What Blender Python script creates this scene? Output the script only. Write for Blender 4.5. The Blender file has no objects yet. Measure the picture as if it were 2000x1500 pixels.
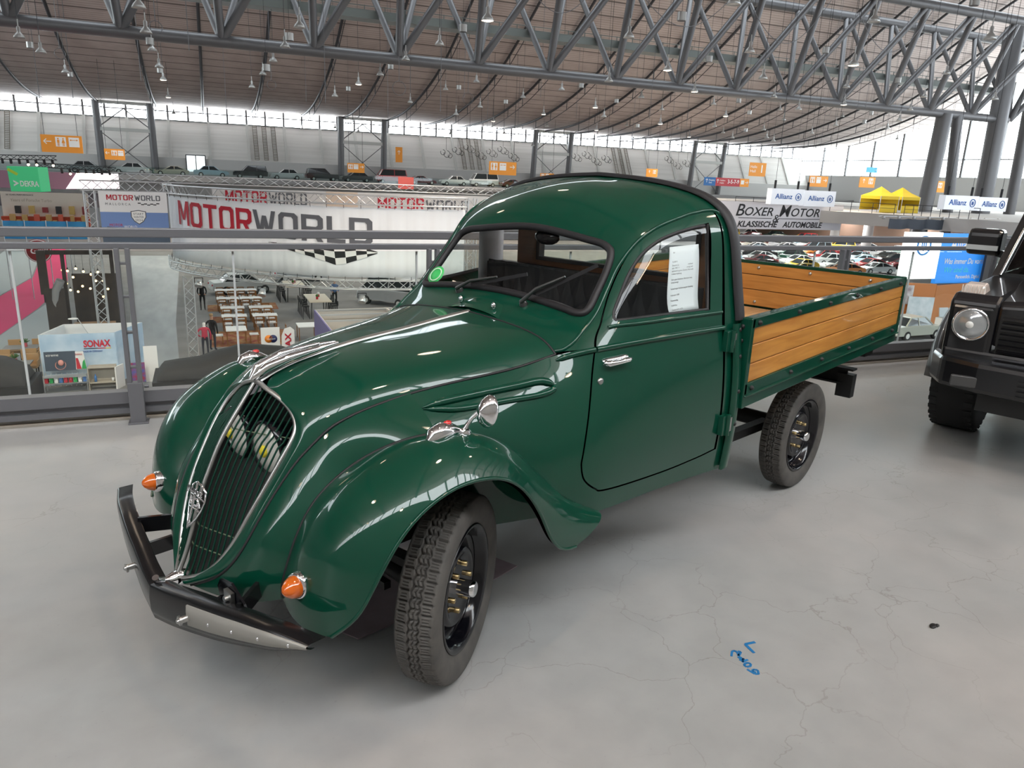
import bpy, math, random
import numpy as np
from mathutils import Matrix, Vector
from mathutils.geometry import delaunay_2d_cdt
random.seed(7)
SC = bpy.context.scene
COL = SC.collection
PI = math.pi

# ------------------------------------------------------------------ camera, light, exposure
cam_data = bpy.data.cameras.new('camera')
cam = bpy.data.objects.new('camera', cam_data)
COL.objects.link(cam)
cam_data.sensor_width = 36.0
cam_data.lens = 1432.94 / 2000 * 36.0
cam_data.clip_start = 0.05
cam_data.clip_end = 600
cam_pos = Vector((1.40771, 2.11564, 1.57610))
yaw, pitch, roll = math.radians(223.04169), math.radians(15.60401), math.radians(2.32905)
fwd = Vector((math.cos(yaw)*math.cos(pitch), math.sin(yaw)*math.cos(pitch), -math.sin(pitch)))
rt = fwd.cross(Vector((0, 0, 1))).normalized()
upv = rt.cross(fwd)
r2 = rt*math.cos(roll) + upv*math.sin(roll)
u2 = upv*math.cos(roll) - rt*math.sin(roll)
m = Matrix((r2, u2, -fwd)).transposed().to_4x4()
m.translation = cam_pos
cam.matrix_world = m
SC.camera = cam

SC.view_settings.view_transform = 'Standard'
SC.view_settings.look = 'None'
SC.view_settings.gamma = 1.0
SC.view_settings.exposure = 0.0
SC.view_settings.use_curve_mapping = False

world = bpy.data.worlds.new('overcast sky')
SC.world = world
world.use_nodes = True
wn = world.node_tree
wn.nodes['Background'].inputs[0].default_value = (0.86, 0.94, 1.0, 1)
wn.nodes['Background'].inputs[1].default_value = 6.0
WINDOW_GLOW = 14.0        # daylight coming through the far glazing
NEAR_GLOW = 13.5          # and through the window strip on our side

# hall axes: a runs along the railing to the right, b away across the hall
HA = Vector((-0.9122, 0.4097, 0)).normalized()
HB = Vector((HA.y, -HA.x, 0))
if HB.y > 0: HB = -HB
HORG = Vector((-0.642, -2.447, 0))
HROT = math.atan2(HA.y, HA.x)
def H(a, b, z=0.0):
    return HORG + HA*a + HB*b + Vector((0, 0, z))
# a frame turned by HROT has x along a, y along b (away) and z up; lettering faces -y, the viewer

# ------------------------------------------------------------------ materials
MATS = {}
def mat(name, col=(.5, .5, .5), rough=.5, metal=0.0, coat=0.0, emit=None, es=1.0, spec=.5, alpha=1.0):
    if name in MATS: return MATS[name]
    mt = bpy.data.materials.new(name); mt.use_nodes = True
    b = mt.node_tree.nodes['Principled BSDF']
    b.inputs['Base Color'].default_value = (*col, 1)
    b.inputs['Roughness'].default_value = rough
    b.inputs['Metallic'].default_value = metal
    b.inputs['Specular IOR Level'].default_value = spec
    if coat: b.inputs['Coat Weight'].default_value = coat; b.inputs['Coat Roughness'].default_value = .03
    if emit: b.inputs['Emission Color'].default_value = (*emit, 1); b.inputs['Emission Strength'].default_value = es
    MATS[name] = mt; return mt
def nodes_of(mt): return mt.node_tree.nodes, mt.node_tree.links
def glass_mat(name, tint=(1, 1, 1), refl=1.0):
    """thin pane: what lies behind shows through, the surface mirrors at grazing angles"""
    if name in MATS: return MATS[name]
    mt = bpy.data.materials.new(name); mt.use_nodes = True
    n, l = nodes_of(mt); n.clear()
    out = n.new('ShaderNodeOutputMaterial'); mix = n.new('ShaderNodeMixShader')
    tr = n.new('ShaderNodeBsdfTransparent'); gl = n.new('ShaderNodeBsdfGlossy'); fr = n.new('ShaderNodeFresnel'); mu = n.new('ShaderNodeMath')
    tr.inputs[0].default_value = (*tint, 1); gl.inputs['Roughness'].default_value = .01; fr.inputs[0].default_value = 1.45
    mu.operation = 'MULTIPLY'; mu.inputs[1].default_value = refl
    geo = n.new('ShaderNodeNewGeometry'); io = n.new('ShaderNodeMapRange'); io.inputs[3].default_value = 1.45; io.inputs[4].default_value = 1/1.45
    l.new(geo.outputs['Backfacing'], io.inputs[0]); l.new(io.outputs[0], fr.inputs[0])
    l.new(fr.outputs[0], mu.inputs[0]); l.new(mu.outputs[0], mix.inputs[0]); l.new(tr.outputs[0], mix.inputs[1]); l.new(gl.outputs[0], mix.inputs[2]); l.new(mix.outputs[0], out.inputs[0])
    MATS[name] = mt; return mt
def noise_mat(name, c1, c2, scale=5, rough=.6, bump=0.0, detail=4, metal=0.0, stretch=(1, 1, 1), coat=0.0):
    if name in MATS: return MATS[name]
    mt = mat(name, c1, rough, metal, coat); n, l = nodes_of(mt); b = n['Principled BSDF']
    tc = n.new('ShaderNodeTexCoord'); mp = n.new('ShaderNodeMapping'); mp.inputs['Scale'].default_value = stretch
    nz = n.new('ShaderNodeTexNoise'); nz.inputs['Scale'].default_value = scale; nz.inputs['Detail'].default_value = detail
    rp = n.new('ShaderNodeValToRGB'); rp.color_ramp.elements[0].color = (*c1, 1); rp.color_ramp.elements[1].color = (*c2, 1)
    rp.color_ramp.elements[0].position = .3; rp.color_ramp.elements[1].position = .7
    l.new(tc.outputs['Object'], mp.inputs[0]); l.new(mp.outputs[0], nz.inputs[0]); l.new(nz.outputs[0], rp.inputs[0]); l.new(rp.outputs[0], b.inputs['Base Color'])
    if bump:
        bp = n.new('ShaderNodeBump'); bp.inputs['Strength'].default_value = bump; bp.inputs['Distance'].default_value = .01
        l.new(nz.outputs[0], bp.inputs['Height']); l.new(bp.outputs[0], b.inputs['Normal'])
    return mt
def objcol_mat(name, rough=.3, coat=0.0):
    """takes its colour from the object it is on (copies share one mesh and differ in colour)"""
    if name in MATS: return MATS[name]
    mt = mat(name, (.5, .5, .5), rough, 0, coat); n, l = nodes_of(mt)
    oi = n.new('ShaderNodeObjectInfo'); l.new(oi.outputs['Color'], n['Principled BSDF'].inputs['Base Color']); return mt

# ------------------------------------------------------------------ mesh building
class MB:
    """collects shapes; build() links them as ONE mesh object"""
    def __init__(s): s.v = []; s.f = []; s.m = []; s.sm = []
    def add(s, vs, fs, mi=0, smooth=False):
        o = len(s.v); s.v += [tuple(map(float, q)) for q in vs]; s.f += [tuple(i+o for i in q) for q in fs]
        s.m += [mi]*len(fs); s.sm += [smooth]*len(fs); return s
    def box(s, c, d, mi=0, rot=None):
        x, y, z = d[0]/2, d[1]/2, d[2]/2
        vs = [Vector((a*x, b*y, e*z)) for a in (-1, 1) for b in (-1, 1) for e in (-1, 1)]
        if rot is not None: vs = [rot @ q for q in vs]
        vs = [q+Vector(c) for q in vs]
        return s.add(vs, [(0, 1, 3, 2), (4, 6, 7, 5), (0, 4, 5, 1), (2, 3, 7, 6), (0, 2, 6, 4), (1, 5, 7, 3)], mi)
    def hexa(s, p, mi=0):
        """p: 8 points, bottom ring 0-3 then top ring 4-7"""
        return s.add(p, [(3, 2, 1, 0), (4, 5, 6, 7), (0, 1, 5, 4), (1, 2, 6, 5), (2, 3, 7, 6), (3, 0, 4, 7)], mi)
    def bar(s, p, q, w, h, mi=0, up=(0, 0, 1)):
        p, q = Vector(p), Vector(q); d = (q-p).normalized(); u = Vector(up)
        if abs(d.dot(u)) > .99: u = Vector((1, 0, 0))
        sd = d.cross(u).normalized(); u = sd.cross(d)
        ring = lambda c: [c+sd*(i*w/2)+u*(j*h/2) for i, j in ((-1, -1), (1, -1), (1, 1), (-1, 1))]
        return s.add(ring(p)+ring(q), [(0, 1, 2, 3), (7, 6, 5, 4), (0, 4, 5, 1), (1, 5, 6, 2), (2, 6, 7, 3), (3, 7, 4, 0)], mi)
    def tube(s, pts, r, n=8, mi=0, cap=True, closed=False):
        pts = [Vector(q) for q in pts]; k = len(pts); rs = r if hasattr(r, '__len__') else [r]*k
        vs = []; fs = []; prev = None
        for i, q in enumerate(pts):
            if closed: d = pts[(i+1) % k]-pts[i-1]
            else: d = pts[min(i+1, k-1)]-pts[max(i-1, 0)]
            d = d.normalized() if d.length > 1e-9 else Vector((0, 0, 1))
            if prev is None:
                a = Vector((0, 0, 1)) if abs(d.z) < .9 else Vector((1, 0, 0)); x = d.cross(a).normalized()
            else:
                x = (prev-d*prev.dot(d)); x = x.normalized() if x.length > 1e-9 else d.orthogonal().normalized()
            prev = x; y = d.cross(x)
            vs += [q+(x*math.cos(t)+y*math.sin(t))*rs[i] for t in (2*PI*j/n for j in range(n))]
        for i in range(k if closed else k-1):
            a, b = i*n, ((i+1) % k)*n
            fs += [(a+j, a+(j+1) % n, b+(j+1) % n, b+j) for j in range(n)]
        s.add(vs, fs, mi, True)
        if cap and not closed:
            s.add(vs[:n], [tuple(range(n))[::-1]], mi); s.add(vs[-n:], [tuple(range(n))], mi)
        return s
    def lathe(s, prof, n=24, mi=0, o=(0, 0, 0), ax=(0, 0, 1), smooth=True):
        """prof: (radius, height) pairs about the axis"""
        ax = Vector(ax).normalized(); x = ax.orthogonal().normalized(); y = ax.cross(x); o = Vector(o); vs = []; fs = []
        for r, h in prof: vs += [o+ax*h+(x*math.cos(2*PI*j/n)+y*math.sin(2*PI*j/n))*r for j in range(n)]
        for i in range(len(prof)-1): fs += [(i*n+j, i*n+(j+1) % n, (i+1)*n+(j+1) % n, (i+1)*n+j) for j in range(n)]
        return s.add(vs, fs, mi, smooth)
    def cyl(s, p, q, r, n=12, mi=0): return s.tube([p, q], r, n, mi)
    def ball(s, c, r, mi=0, n=12, sc=(1, 1, 1)):
        vs = []; fs = []; k = max(4, n//2)
        for i in range(k+1):
            t = PI*i/k
            vs += [(c[0]+r*sc[0]*math.sin(t)*math.cos(2*PI*j/n), c[1]+r*sc[1]*math.sin(t)*math.sin(2*PI*j/n), c[2]+r*sc[2]*math.cos(t)) for j in range(n)]
        for i in range(k): fs += [(i*n+j, (i+1)*n+j, (i+1)*n+(j+1) % n, i*n+(j+1) % n) for j in range(n)]
        return s.add(vs, fs, mi, True)
    def grid(s, P, mi=0, flip=False, smooth=True):
        nu, nv = len(P), len(P[0]); vs = [q for row in P for q in row]
        fs = [(i*nv+j, (i+1)*nv+j, (i+1)*nv+j+1, i*nv+j+1) for i in range(nu-1) for j in range(nv-1)]
        if flip: fs = [q[::-1] for q in fs]
        return s.add(vs, fs, mi, smooth)
    def prism(s, poly, h0, h1, plane='xy', mi=0):
        """polygon extruded along the third axis from h0 to h1"""
        k = len(poly)
        def P(q, h): return (q[0], q[1], h) if plane == 'xy' else ((q[0], h, q[1]) if plane == 'xz' else (h, q[0], q[1]))
        vs = [P(q, h0) for q in poly]+[P(q, h1) for q in poly]
        fs = [tuple(range(k))[::-1], tuple(range(k, 2*k))]+[(i, (i+1) % k, k+(i+1) % k, k+i) for i in range(k)]
        return s.add(vs, fs, mi)
    def xform(s, M): s.v = [tuple(M @ Vector(q)) for q in s.v]; return s
    def mirror_y(s):
        k = len(s.v); nf = len(s.f); s.v += [(x, -y, z) for x, y, z in s.v]; s.f += [tuple(i+k for i in q)[::-1] for q in s.f[:nf]]
        s.m += s.m[:nf]; s.sm += s.sm[:nf]; return s
    def build(s, name, mats, parent=None, bevel=0.0, smooth=None):
        me = bpy.data.meshes.new(name); me.from_pydata(s.v, [], s.f)
        for mm in (mats if isinstance(mats, (list, tuple)) else [mats]): me.materials.append(mm)
        me.polygons.foreach_set('material_index', s.m)
        me.polygons.foreach_set('use_smooth', s.sm if smooth is None else [smooth]*len(s.f))
        me.update()
        o = bpy.data.objects.new(name, me); COL.objects.link(o)
        if parent is not None: o.parent = parent
        if bevel:
            bv = o.modifiers.new('bevel', 'BEVEL'); bv.width = bevel; bv.segments = 2; bv.limit_method = 'ANGLE'; bv.angle_limit = .6
            bv.harden_normals = False
        return o
def tag(o, label=None, cat=None, group=None, kind=None):
    if label: o['label'] = label
    if cat: o['category'] = cat
    if group: o['group'] = group
    if kind: o['kind'] = kind
    return o
def empty(name, loc=(0, 0, 0), rz=0.0, label=None, cat=None, group=None):
    o = bpy.data.objects.new(name, None); COL.objects.link(o); o.location = loc; o.rotation_euler = (0, 0, rz); o.empty_display_size = .2
    return tag(o, label, cat, group)
def copy_tree(o, loc=None, rz=None, label=None, color=None, scale=None, parent=None):
    c = o.copy(); COL.objects.link(c)
    if parent is not None: c.parent = parent
    if loc is not None: c.location = loc
    if rz is not None: c.rotation_euler = (0, 0, rz)
    if scale is not None: c.scale = (scale,)*3 if not hasattr(scale, '__len__') else scale
    if label: c['label'] = label
    if color is not None: c.color = (*color, 1)
    for ch in list(o.children): copy_tree(ch, parent=c, color=color)
    return c
def text_mb(body, size, mi=0, sx=1.0, shear=0.0, ext=.004, align='CENTER', spacing=1.0, bold=0.0):
    """lettering as a mesh: lies in local xz, faces -y, centred on its middle"""
    cu = bpy.data.curves.new('lettering', 'FONT'); cu.body = body; cu.size = size; cu.align_x = align; cu.align_y = 'CENTER'; cu.shear = shear
    cu.extrude = ext; cu.space_character = spacing; cu.offset = bold; cu.resolution_u = 3
    t = bpy.data.objects.new('lettering', cu); COL.objects.link(t)
    dg = bpy.context.evaluated_depsgraph_get(); me = bpy.data.meshes.new_from_object(t.evaluated_get(dg))
    mb = MB(); mb.add([(q.co.x*sx, -q.co.z, q.co.y) for q in me.vertices], [tuple(p.vertices) for p in me.polygons], mi)
    bpy.data.objects.remove(t); bpy.data.curves.remove(cu); bpy.data.meshes.remove(me); return mb
def merge(mb, other, M=None, mi=None):
    o = len(mb.v); mb.v += [tuple(M @ Vector(q)) if M else q for q in other.v]; mb.f += [tuple(i+o for i in q) for q in other.f]
    mb.m += other.m if mi is None else [mi]*len(other.f); mb.sm += other.sm; return mb

def bs_w(t):
    return np.stack([(1-t)**3,3*t**3-6*t**2+4,-3*t**3+3*t**2+3*t+1,t**3],-1)/6.0
def pad(c,ax):
    c=np.moveaxis(np.asarray(c,float),ax,0)
    c=np.concatenate([[2*c[0]-c[1]],c,[2*c[-1]-c[-2]]],0)
    return np.moveaxis(c,0,ax)
def bs_eval(ctrl,u,v):
    """bicubic B-spline point(s); ctrl[nu][nv][3], u in 0..nu-1, v in 0..nv-1"""
    C=pad(pad(ctrl,0),1);u=np.atleast_1d(np.asarray(u,float));v=np.atleast_1d(np.asarray(v,float))
    nu,nv=C.shape[0]-2,C.shape[1]-2
    iu=np.clip(np.floor(u).astype(int),0,nu-2);iv=np.clip(np.floor(v).astype(int),0,nv-2)
    wu=bs_w(u-iu);wv=bs_w(v-iv);out=np.zeros(u.shape+(3,))
    for a in range(4):
        for b in range(4):
            out+=(wu[...,a]*wv[...,b])[...,None]*C[iu+a,iv+b]
    return out
def bs_normal(ctrl,u,v,flip=1):
    e=1e-3;u=np.atleast_1d(np.asarray(u,float));v=np.atleast_1d(np.asarray(v,float));mu,mv=len(ctrl)-1,len(ctrl[0])-1
    du=bs_eval(ctrl,np.minimum(u+e,mu),v)-bs_eval(ctrl,np.maximum(u-e,0),v)
    dv=bs_eval(ctrl,u,np.minimum(v+e,mv))-bs_eval(ctrl,u,np.maximum(v-e,0))
    n=np.cross(du,dv)*flip;return n/np.maximum(np.linalg.norm(n,axis=-1,keepdims=True),1e-12)
def bs_curve(pts,n):
    P=pad(np.asarray(pts,float),0);k=len(pts);t=np.linspace(0,k-1,n);i=np.clip(np.floor(t).astype(int),0,k-2);w=bs_w(t-i)
    return sum(w[:,a,None]*P[i+a] for a in range(4))
def cr_curve(pts,n):
    """interpolating curve (Catmull-Rom)"""
    P=pad(np.asarray(pts,float),0);k=len(pts);t=np.linspace(0,k-1,n);i=np.clip(np.floor(t).astype(int),0,k-2);f=(t-i)[:,None]
    a,b,c,d=P[i],P[i+1],P[i+2],P[i+3]
    return .5*((2*b)+(c-a)*f+(2*a-5*b+4*c-d)*f*f+(3*b-a-3*c+d)*f**3)
# body side, from the belt line (row 0) to the sill; columns run from the cab's rear edge forward
SIDE=[[(-1.40,.752,1.045),(-1.40,.768,.93),(-1.40,.782,.79),(-1.40,.785,.64),(-1.40,.777,.52),(-1.40,.767,.415)],
[(-1.05,.680,1.035),(-1.05,.705,.92),(-1.05,.722,.79),(-1.05,.728,.64),(-1.05,.720,.52),(-1.05,.702,.408)],
[(-.80,.615,1.02),(-.80,.650,.91),(-.80,.678,.78),(-.80,.690,.64),(-.80,.688,.52),(-.80,.675,.403)],
[(-.68,.565,1.005),(-.68,.620,.90),(-.68,.655,.77),(-.68,.672,.64),(-.68,.672,.52),(-.68,.662,.402)],
[(-.565,.482,.978),(-.565,.565,.895),(-.565,.62,.77),(-.565,.648,.64),(-.565,.652,.52),(-.565,.648,.405)],
[(-.394,.43,.939),(-.394,.50,.88),(-.394,.555,.77),(-.394,.59,.64),(-.394,.605,.52),(-.394,.607,.42)],
[(-.186,.395,.93),(-.186,.455,.88),(-.186,.53,.78),(-.186,.555,.64),(-.186,.565,.52),(-.186,.57,.43)],
[(.001,.36,.912),(.001,.43,.868),(.001,.505,.80),(.001,.505,.64),(.001,.505,.52),(.001,.505,.43)],
[(.167,.32,.875),(.167,.378,.84),(.167,.43,.80),(.167,.43,.64),(.167,.43,.52),(.167,.43,.43)]]
# cab shell: rows from the belt up to the roof's rear edge, columns from the rear edge round to the middle of the front
CAB=[[(-1.40,.752,1.045),(-1.05,.680,1.035),(-.80,.615,1.02),(-.68,.565,1.005),(-.565,.482,.978),(-.50,.25,.985),(-.48,0,.99)],
[(-1.40,.748,1.075),(-1.05,.675,1.07),(-.82,.605,1.06),(-.72,.55,1.05),(-.62,.455,1.035),(-.60,.25,1.055),(-.60,0,1.066)],
[(-1.40,.742,1.105),(-1.08,.665,1.10),(-.84,.597,1.095),(-.775,.545,1.095),(-.735,.47,1.088),(-.73,.22,1.11),(-.73,0,1.115)],
[(-1.40,.722,1.20),(-1.12,.652,1.20),(-.92,.588,1.20),(-.86,.535,1.20),(-.823,.46,1.19),(-.826,.22,1.2),(-.826,0,1.2)],
[(-1.40,.702,1.31),(-1.15,.638,1.30),(-1.0,.578,1.295),(-.945,.52,1.295),(-.90,.445,1.29),(-.902,.22,1.30),(-.902,0,1.30)],
[(-1.40,.677,1.42),(-1.2,.622,1.41),(-1.07,.56,1.395),(-1.00,.50,1.385),(-.955,.42,1.37),(-.952,.22,1.395),(-.95,0,1.41)],
[(-1.40,.622,1.497),(-1.23,.567,1.485),(-1.13,.51,1.468),(-1.07,.44,1.455),(-1.03,.36,1.45),(-1.01,.2,1.475),(-1.005,0,1.485)],
[(-1.40,.50,1.556),(-1.26,.455,1.545),(-1.2,.40,1.533),(-1.15,.33,1.528),(-1.12,.26,1.525),(-1.10,.14,1.54),(-1.10,0,1.545)],
[(-1.40,.26,1.594),(-1.32,.24,1.59),(-1.29,.2,1.584),(-1.27,.16,1.582),(-1.25,.12,1.582),(-1.24,.06,1.585),(-1.24,0,1.586)],
[(-1.40,0,1.606),(-1.40,0,1.606),(-1.40,0,1.606),(-1.40,0,1.606),(-1.40,0,1.606),(-1.40,0,1.606),(-1.40,0,1.606)]]
# bonnet half: A along the centre ridge and then round the grille frame, B along the bonnet's lower edge
HOOD=[[(-0.58,0,1.061),(-0.575,0.16,1.056),(-0.572,0.308,1.045),(-0.568,0.426,1.022),(-0.565,0.48,0.978)],
[(-0.43,0,1.046),(-0.43,0.15,1.04),(-0.43,0.293,1.025),(-0.425,0.401,0.998),(-0.42,0.44,0.944)],
[(-0.287,0,1.03),(-0.287,0.14,1.024),(-0.287,0.278,1.007),(-0.29,0.381,0.984),(-0.29,0.415,0.934)],
[(-0.059,0,1.01),(-0.059,0.12,1.004),(-0.06,0.248,0.987),(-0.06,0.346,0.963),(-0.06,0.373,0.92)],
[(0.145,0,0.981),(0.143,0.11,0.974),(0.14,0.218,0.957),(0.133,0.303,0.93),(0.13,0.33,0.885)],
[(0.25,0,0.955),(0.25,0.1,0.945),(0.246,0.193,0.925),(0.24,0.271,0.896),(0.236,0.303,0.847)],
[(0.325,0.03,0.92),(0.318,0.11,0.905),(0.308,0.188,0.883),(0.295,0.258,0.856),(0.27,0.293,0.822)],
[(0.318,0.1,0.9),(0.316,0.155,0.885),(0.314,0.205,0.862),(0.318,0.255,0.836),(0.297,0.286,0.798)],
[(0.303,0.16,0.872),(0.31,0.195,0.857),(0.318,0.228,0.835),(0.331,0.262,0.812),(0.32,0.281,0.778)],
[(0.312,0.21,0.83),(0.325,0.228,0.817),(0.337,0.245,0.8),(0.351,0.267,0.784),(0.344,0.275,0.756)],
[(0.345,0.224,0.785),(0.358,0.236,0.773),(0.368,0.25,0.76),(0.382,0.267,0.747),(0.376,0.27,0.722)],
[(0.4,0.217,0.7),(0.411,0.229,0.692),(0.42,0.242,0.682),(0.426,0.254,0.67),(0.426,0.26,0.655)],
[(0.455,0.202,0.613),(0.466,0.215,0.606),(0.475,0.229,0.598),(0.48,0.241,0.589),(0.478,0.249,0.577)],
[(0.51,0.174,0.503),(0.52,0.187,0.499),(0.527,0.203,0.494),(0.53,0.219,0.489),(0.525,0.229,0.482)],
[(0.56,0.118,0.405),(0.57,0.132,0.402),(0.575,0.148,0.4),(0.573,0.162,0.398),(0.565,0.17,0.395)],
[(0.616,0.02,0.348),(0.622,0.028,0.343),(0.62,0.035,0.338),(0.612,0.04,0.334),(0.6,0.04,0.33)]]
# wing valance between bonnet edge and wing seam
VAL=[[(0.001,0.36,0.912),(0.003,0.425,0.874),(0.01,0.475,0.849),(0.02,0.512,0.823)],
[(0.13,0.33,0.885),(0.137,0.377,0.862),(0.132,0.419,0.838),(0.115,0.465,0.812)],
[(0.236,0.303,0.847),(0.242,0.339,0.822),(0.235,0.369,0.792),(0.218,0.39,0.753)],
[(0.297,0.286,0.798),(0.302,0.324,0.775),(0.294,0.354,0.745),(0.277,0.379,0.722)],
[(0.344,0.275,0.756),(0.349,0.314,0.735),(0.342,0.349,0.71),(0.325,0.377,0.689)],
[(0.376,0.27,0.722),(0.381,0.309,0.7),(0.373,0.344,0.675),(0.358,0.375,0.66)],
[(0.426,0.26,0.655),(0.431,0.299,0.64),(0.422,0.339,0.62),(0.4,0.373,0.608)],
[(0.478,0.249,0.577),(0.481,0.294,0.57),(0.467,0.334,0.555),(0.44,0.37,0.52)],
[(0.525,0.229,0.482),(0.515,0.27,0.475),(0.495,0.32,0.468),(0.458,0.366,0.465)],
[(0.565,0.17,0.395),(0.555,0.23,0.4),(0.525,0.3,0.41),(0.47,0.362,0.42)],
[(0.6,0.04,0.33),(0.57,0.14,0.325),(0.52,0.26,0.33),(0.465,0.35,0.365)]]
WING=[[(.465,.350,.372),(.485,.42,.36),(.487,.48,.350),(.482,.545,.348),(.464,.605,.366)],
[(.470,.362,.42),(.494,.43,.42),(.490,.52,.42),(.465,.60,.42),(.421,.67,.433)],
[(.455,.366,.475),(.487,.45,.485),(.478,.545,.495),(.447,.63,.50),(.392,.69,.51)],
[(.429,.370,.549),(.462,.46,.575),(.448,.56,.60),(.412,.65,.60),(.355,.707,.59)],
[(.388,.373,.629),(.405,.47,.68),(.385,.57,.705),(.352,.665,.69),(.310,.716,.658)],
[(.327,.377,.689),(.315,.475,.755),(.29,.575,.775),(.264,.675,.755),(.242,.722,.712)],
[(.218,.389,.753),(.195,.485,.812),(.175,.58,.828),(.163,.675,.80),(.155,.728,.745)],
[(.115,.465,.812),(.105,.535,.840),(.095,.605,.848),(.087,.685,.822),(.08,.734,.753)],
[(.02,.512,.823),(.012,.57,.842),(.005,.625,.843),(0,.695,.812),(-.005,.736,.742)],
[(-.071,.52,.807),(-.08,.58,.826),(-.085,.64,.817),(-.085,.705,.78),(-.08,.737,.714)],
[(-.155,.53,.787),(-.165,.60,.787),(-.165,.66,.762),(-.158,.713,.72),(-.145,.737,.664)],
[(-.226,.545,.757),(-.238,.61,.738),(-.237,.67,.698),(-.222,.718,.645),(-.198,.736,.60)],
[(-.299,.57,.692),(-.318,.63,.652),(-.313,.685,.60),(-.287,.722,.555),(-.247,.731,.53)],
[(-.36,.59,.625),(-.388,.645,.577),(-.382,.695,.52),(-.345,.724,.48),(-.284,.728,.46)],
[(-.454,.62,.518),(-.477,.665,.49),(-.472,.702,.455),(-.42,.72,.42),(-.33,.723,.400)],
[(-.56,.64,.452),(-.567,.675,.437),(-.553,.702,.418),(-.49,.717,.383),(-.387,.718,.361)],
[(-.648,.66,.405),(-.642,.68,.402),(-.61,.702,.392),(-.54,.712,.366),(-.453,.714,.350)]]

# ------------------------------------------------------------------ panels cut out of a smooth surface
def in_poly(px, py, poly):
    poly = np.asarray(poly, float); x0, y0 = poly[:, 0], poly[:, 1]; x1, y1 = np.roll(x0, -1), np.roll(y0, -1); ins = np.zeros(len(px), bool)
    for a, b, c, d in zip(x0, y0, x1, y1):
        if b == d: continue
        cross = ((b > py) != (d > py)) & (px < (c-a)*(py-b)/(d-b)+a); ins ^= cross
    return ins
def offset_poly(ctrl, poly, g):
    """grow (g > 0) or shrink a polygon in the surface's parameters by about g metres"""
    P = np.asarray(poly, float); ar = .5*np.sum(P[:, 0]*np.roll(P[:, 1], -1)-np.roll(P[:, 0], -1)*P[:, 1]); sgn = 1 if ar > 0 else -1
    mu, mv = len(ctrl)-1, len(ctrl[0])-1; e = .01
    u = np.clip(P[:, 0], e, mu-e); v = np.clip(P[:, 1], e, mv-e)
    su = np.linalg.norm(bs_eval(ctrl, u+e, v)-bs_eval(ctrl, u-e, v), axis=1)/(2*e); sv = np.linalg.norm(bs_eval(ctrl, u, v+e)-bs_eval(ctrl, u, v-e), axis=1)/(2*e)
    su = np.full_like(su, np.median(su)); sv = np.full_like(sv, np.median(sv))
    Q = np.stack([P[:, 0]*su, P[:, 1]*sv], 1); d1 = Q-np.roll(Q, 1, 0); d2 = np.roll(Q, -1, 0)-Q
    d1 /= np.maximum(np.linalg.norm(d1, axis=1, keepdims=True), 1e-9); d2 /= np.maximum(np.linalg.norm(d2, axis=1, keepdims=True), 1e-9)
    n = np.stack([d1[:, 1]+d2[:, 1], -(d1[:, 0]+d2[:, 0])], 1)*sgn; ln = np.linalg.norm(n, axis=1, keepdims=True); n = n/np.maximum(ln, .5)
    n = n/np.maximum(np.linalg.norm(n, axis=1, keepdims=True), 1e-9)
    Q = Q+n*g; return np.stack([Q[:, 0]/su, Q[:, 1]/sv], 1)
def densify(poly, step):
    out = []; k = len(poly)
    for i in range(k):
        a, b = np.asarray(poly[i], float), np.asarray(poly[(i+1) % k], float); n = max(1, int(np.ceil(np.max(np.abs(b-a))/step)))
        out += [a+(b-a)*t/n for t in range(n)]
    return np.array(out)
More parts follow.
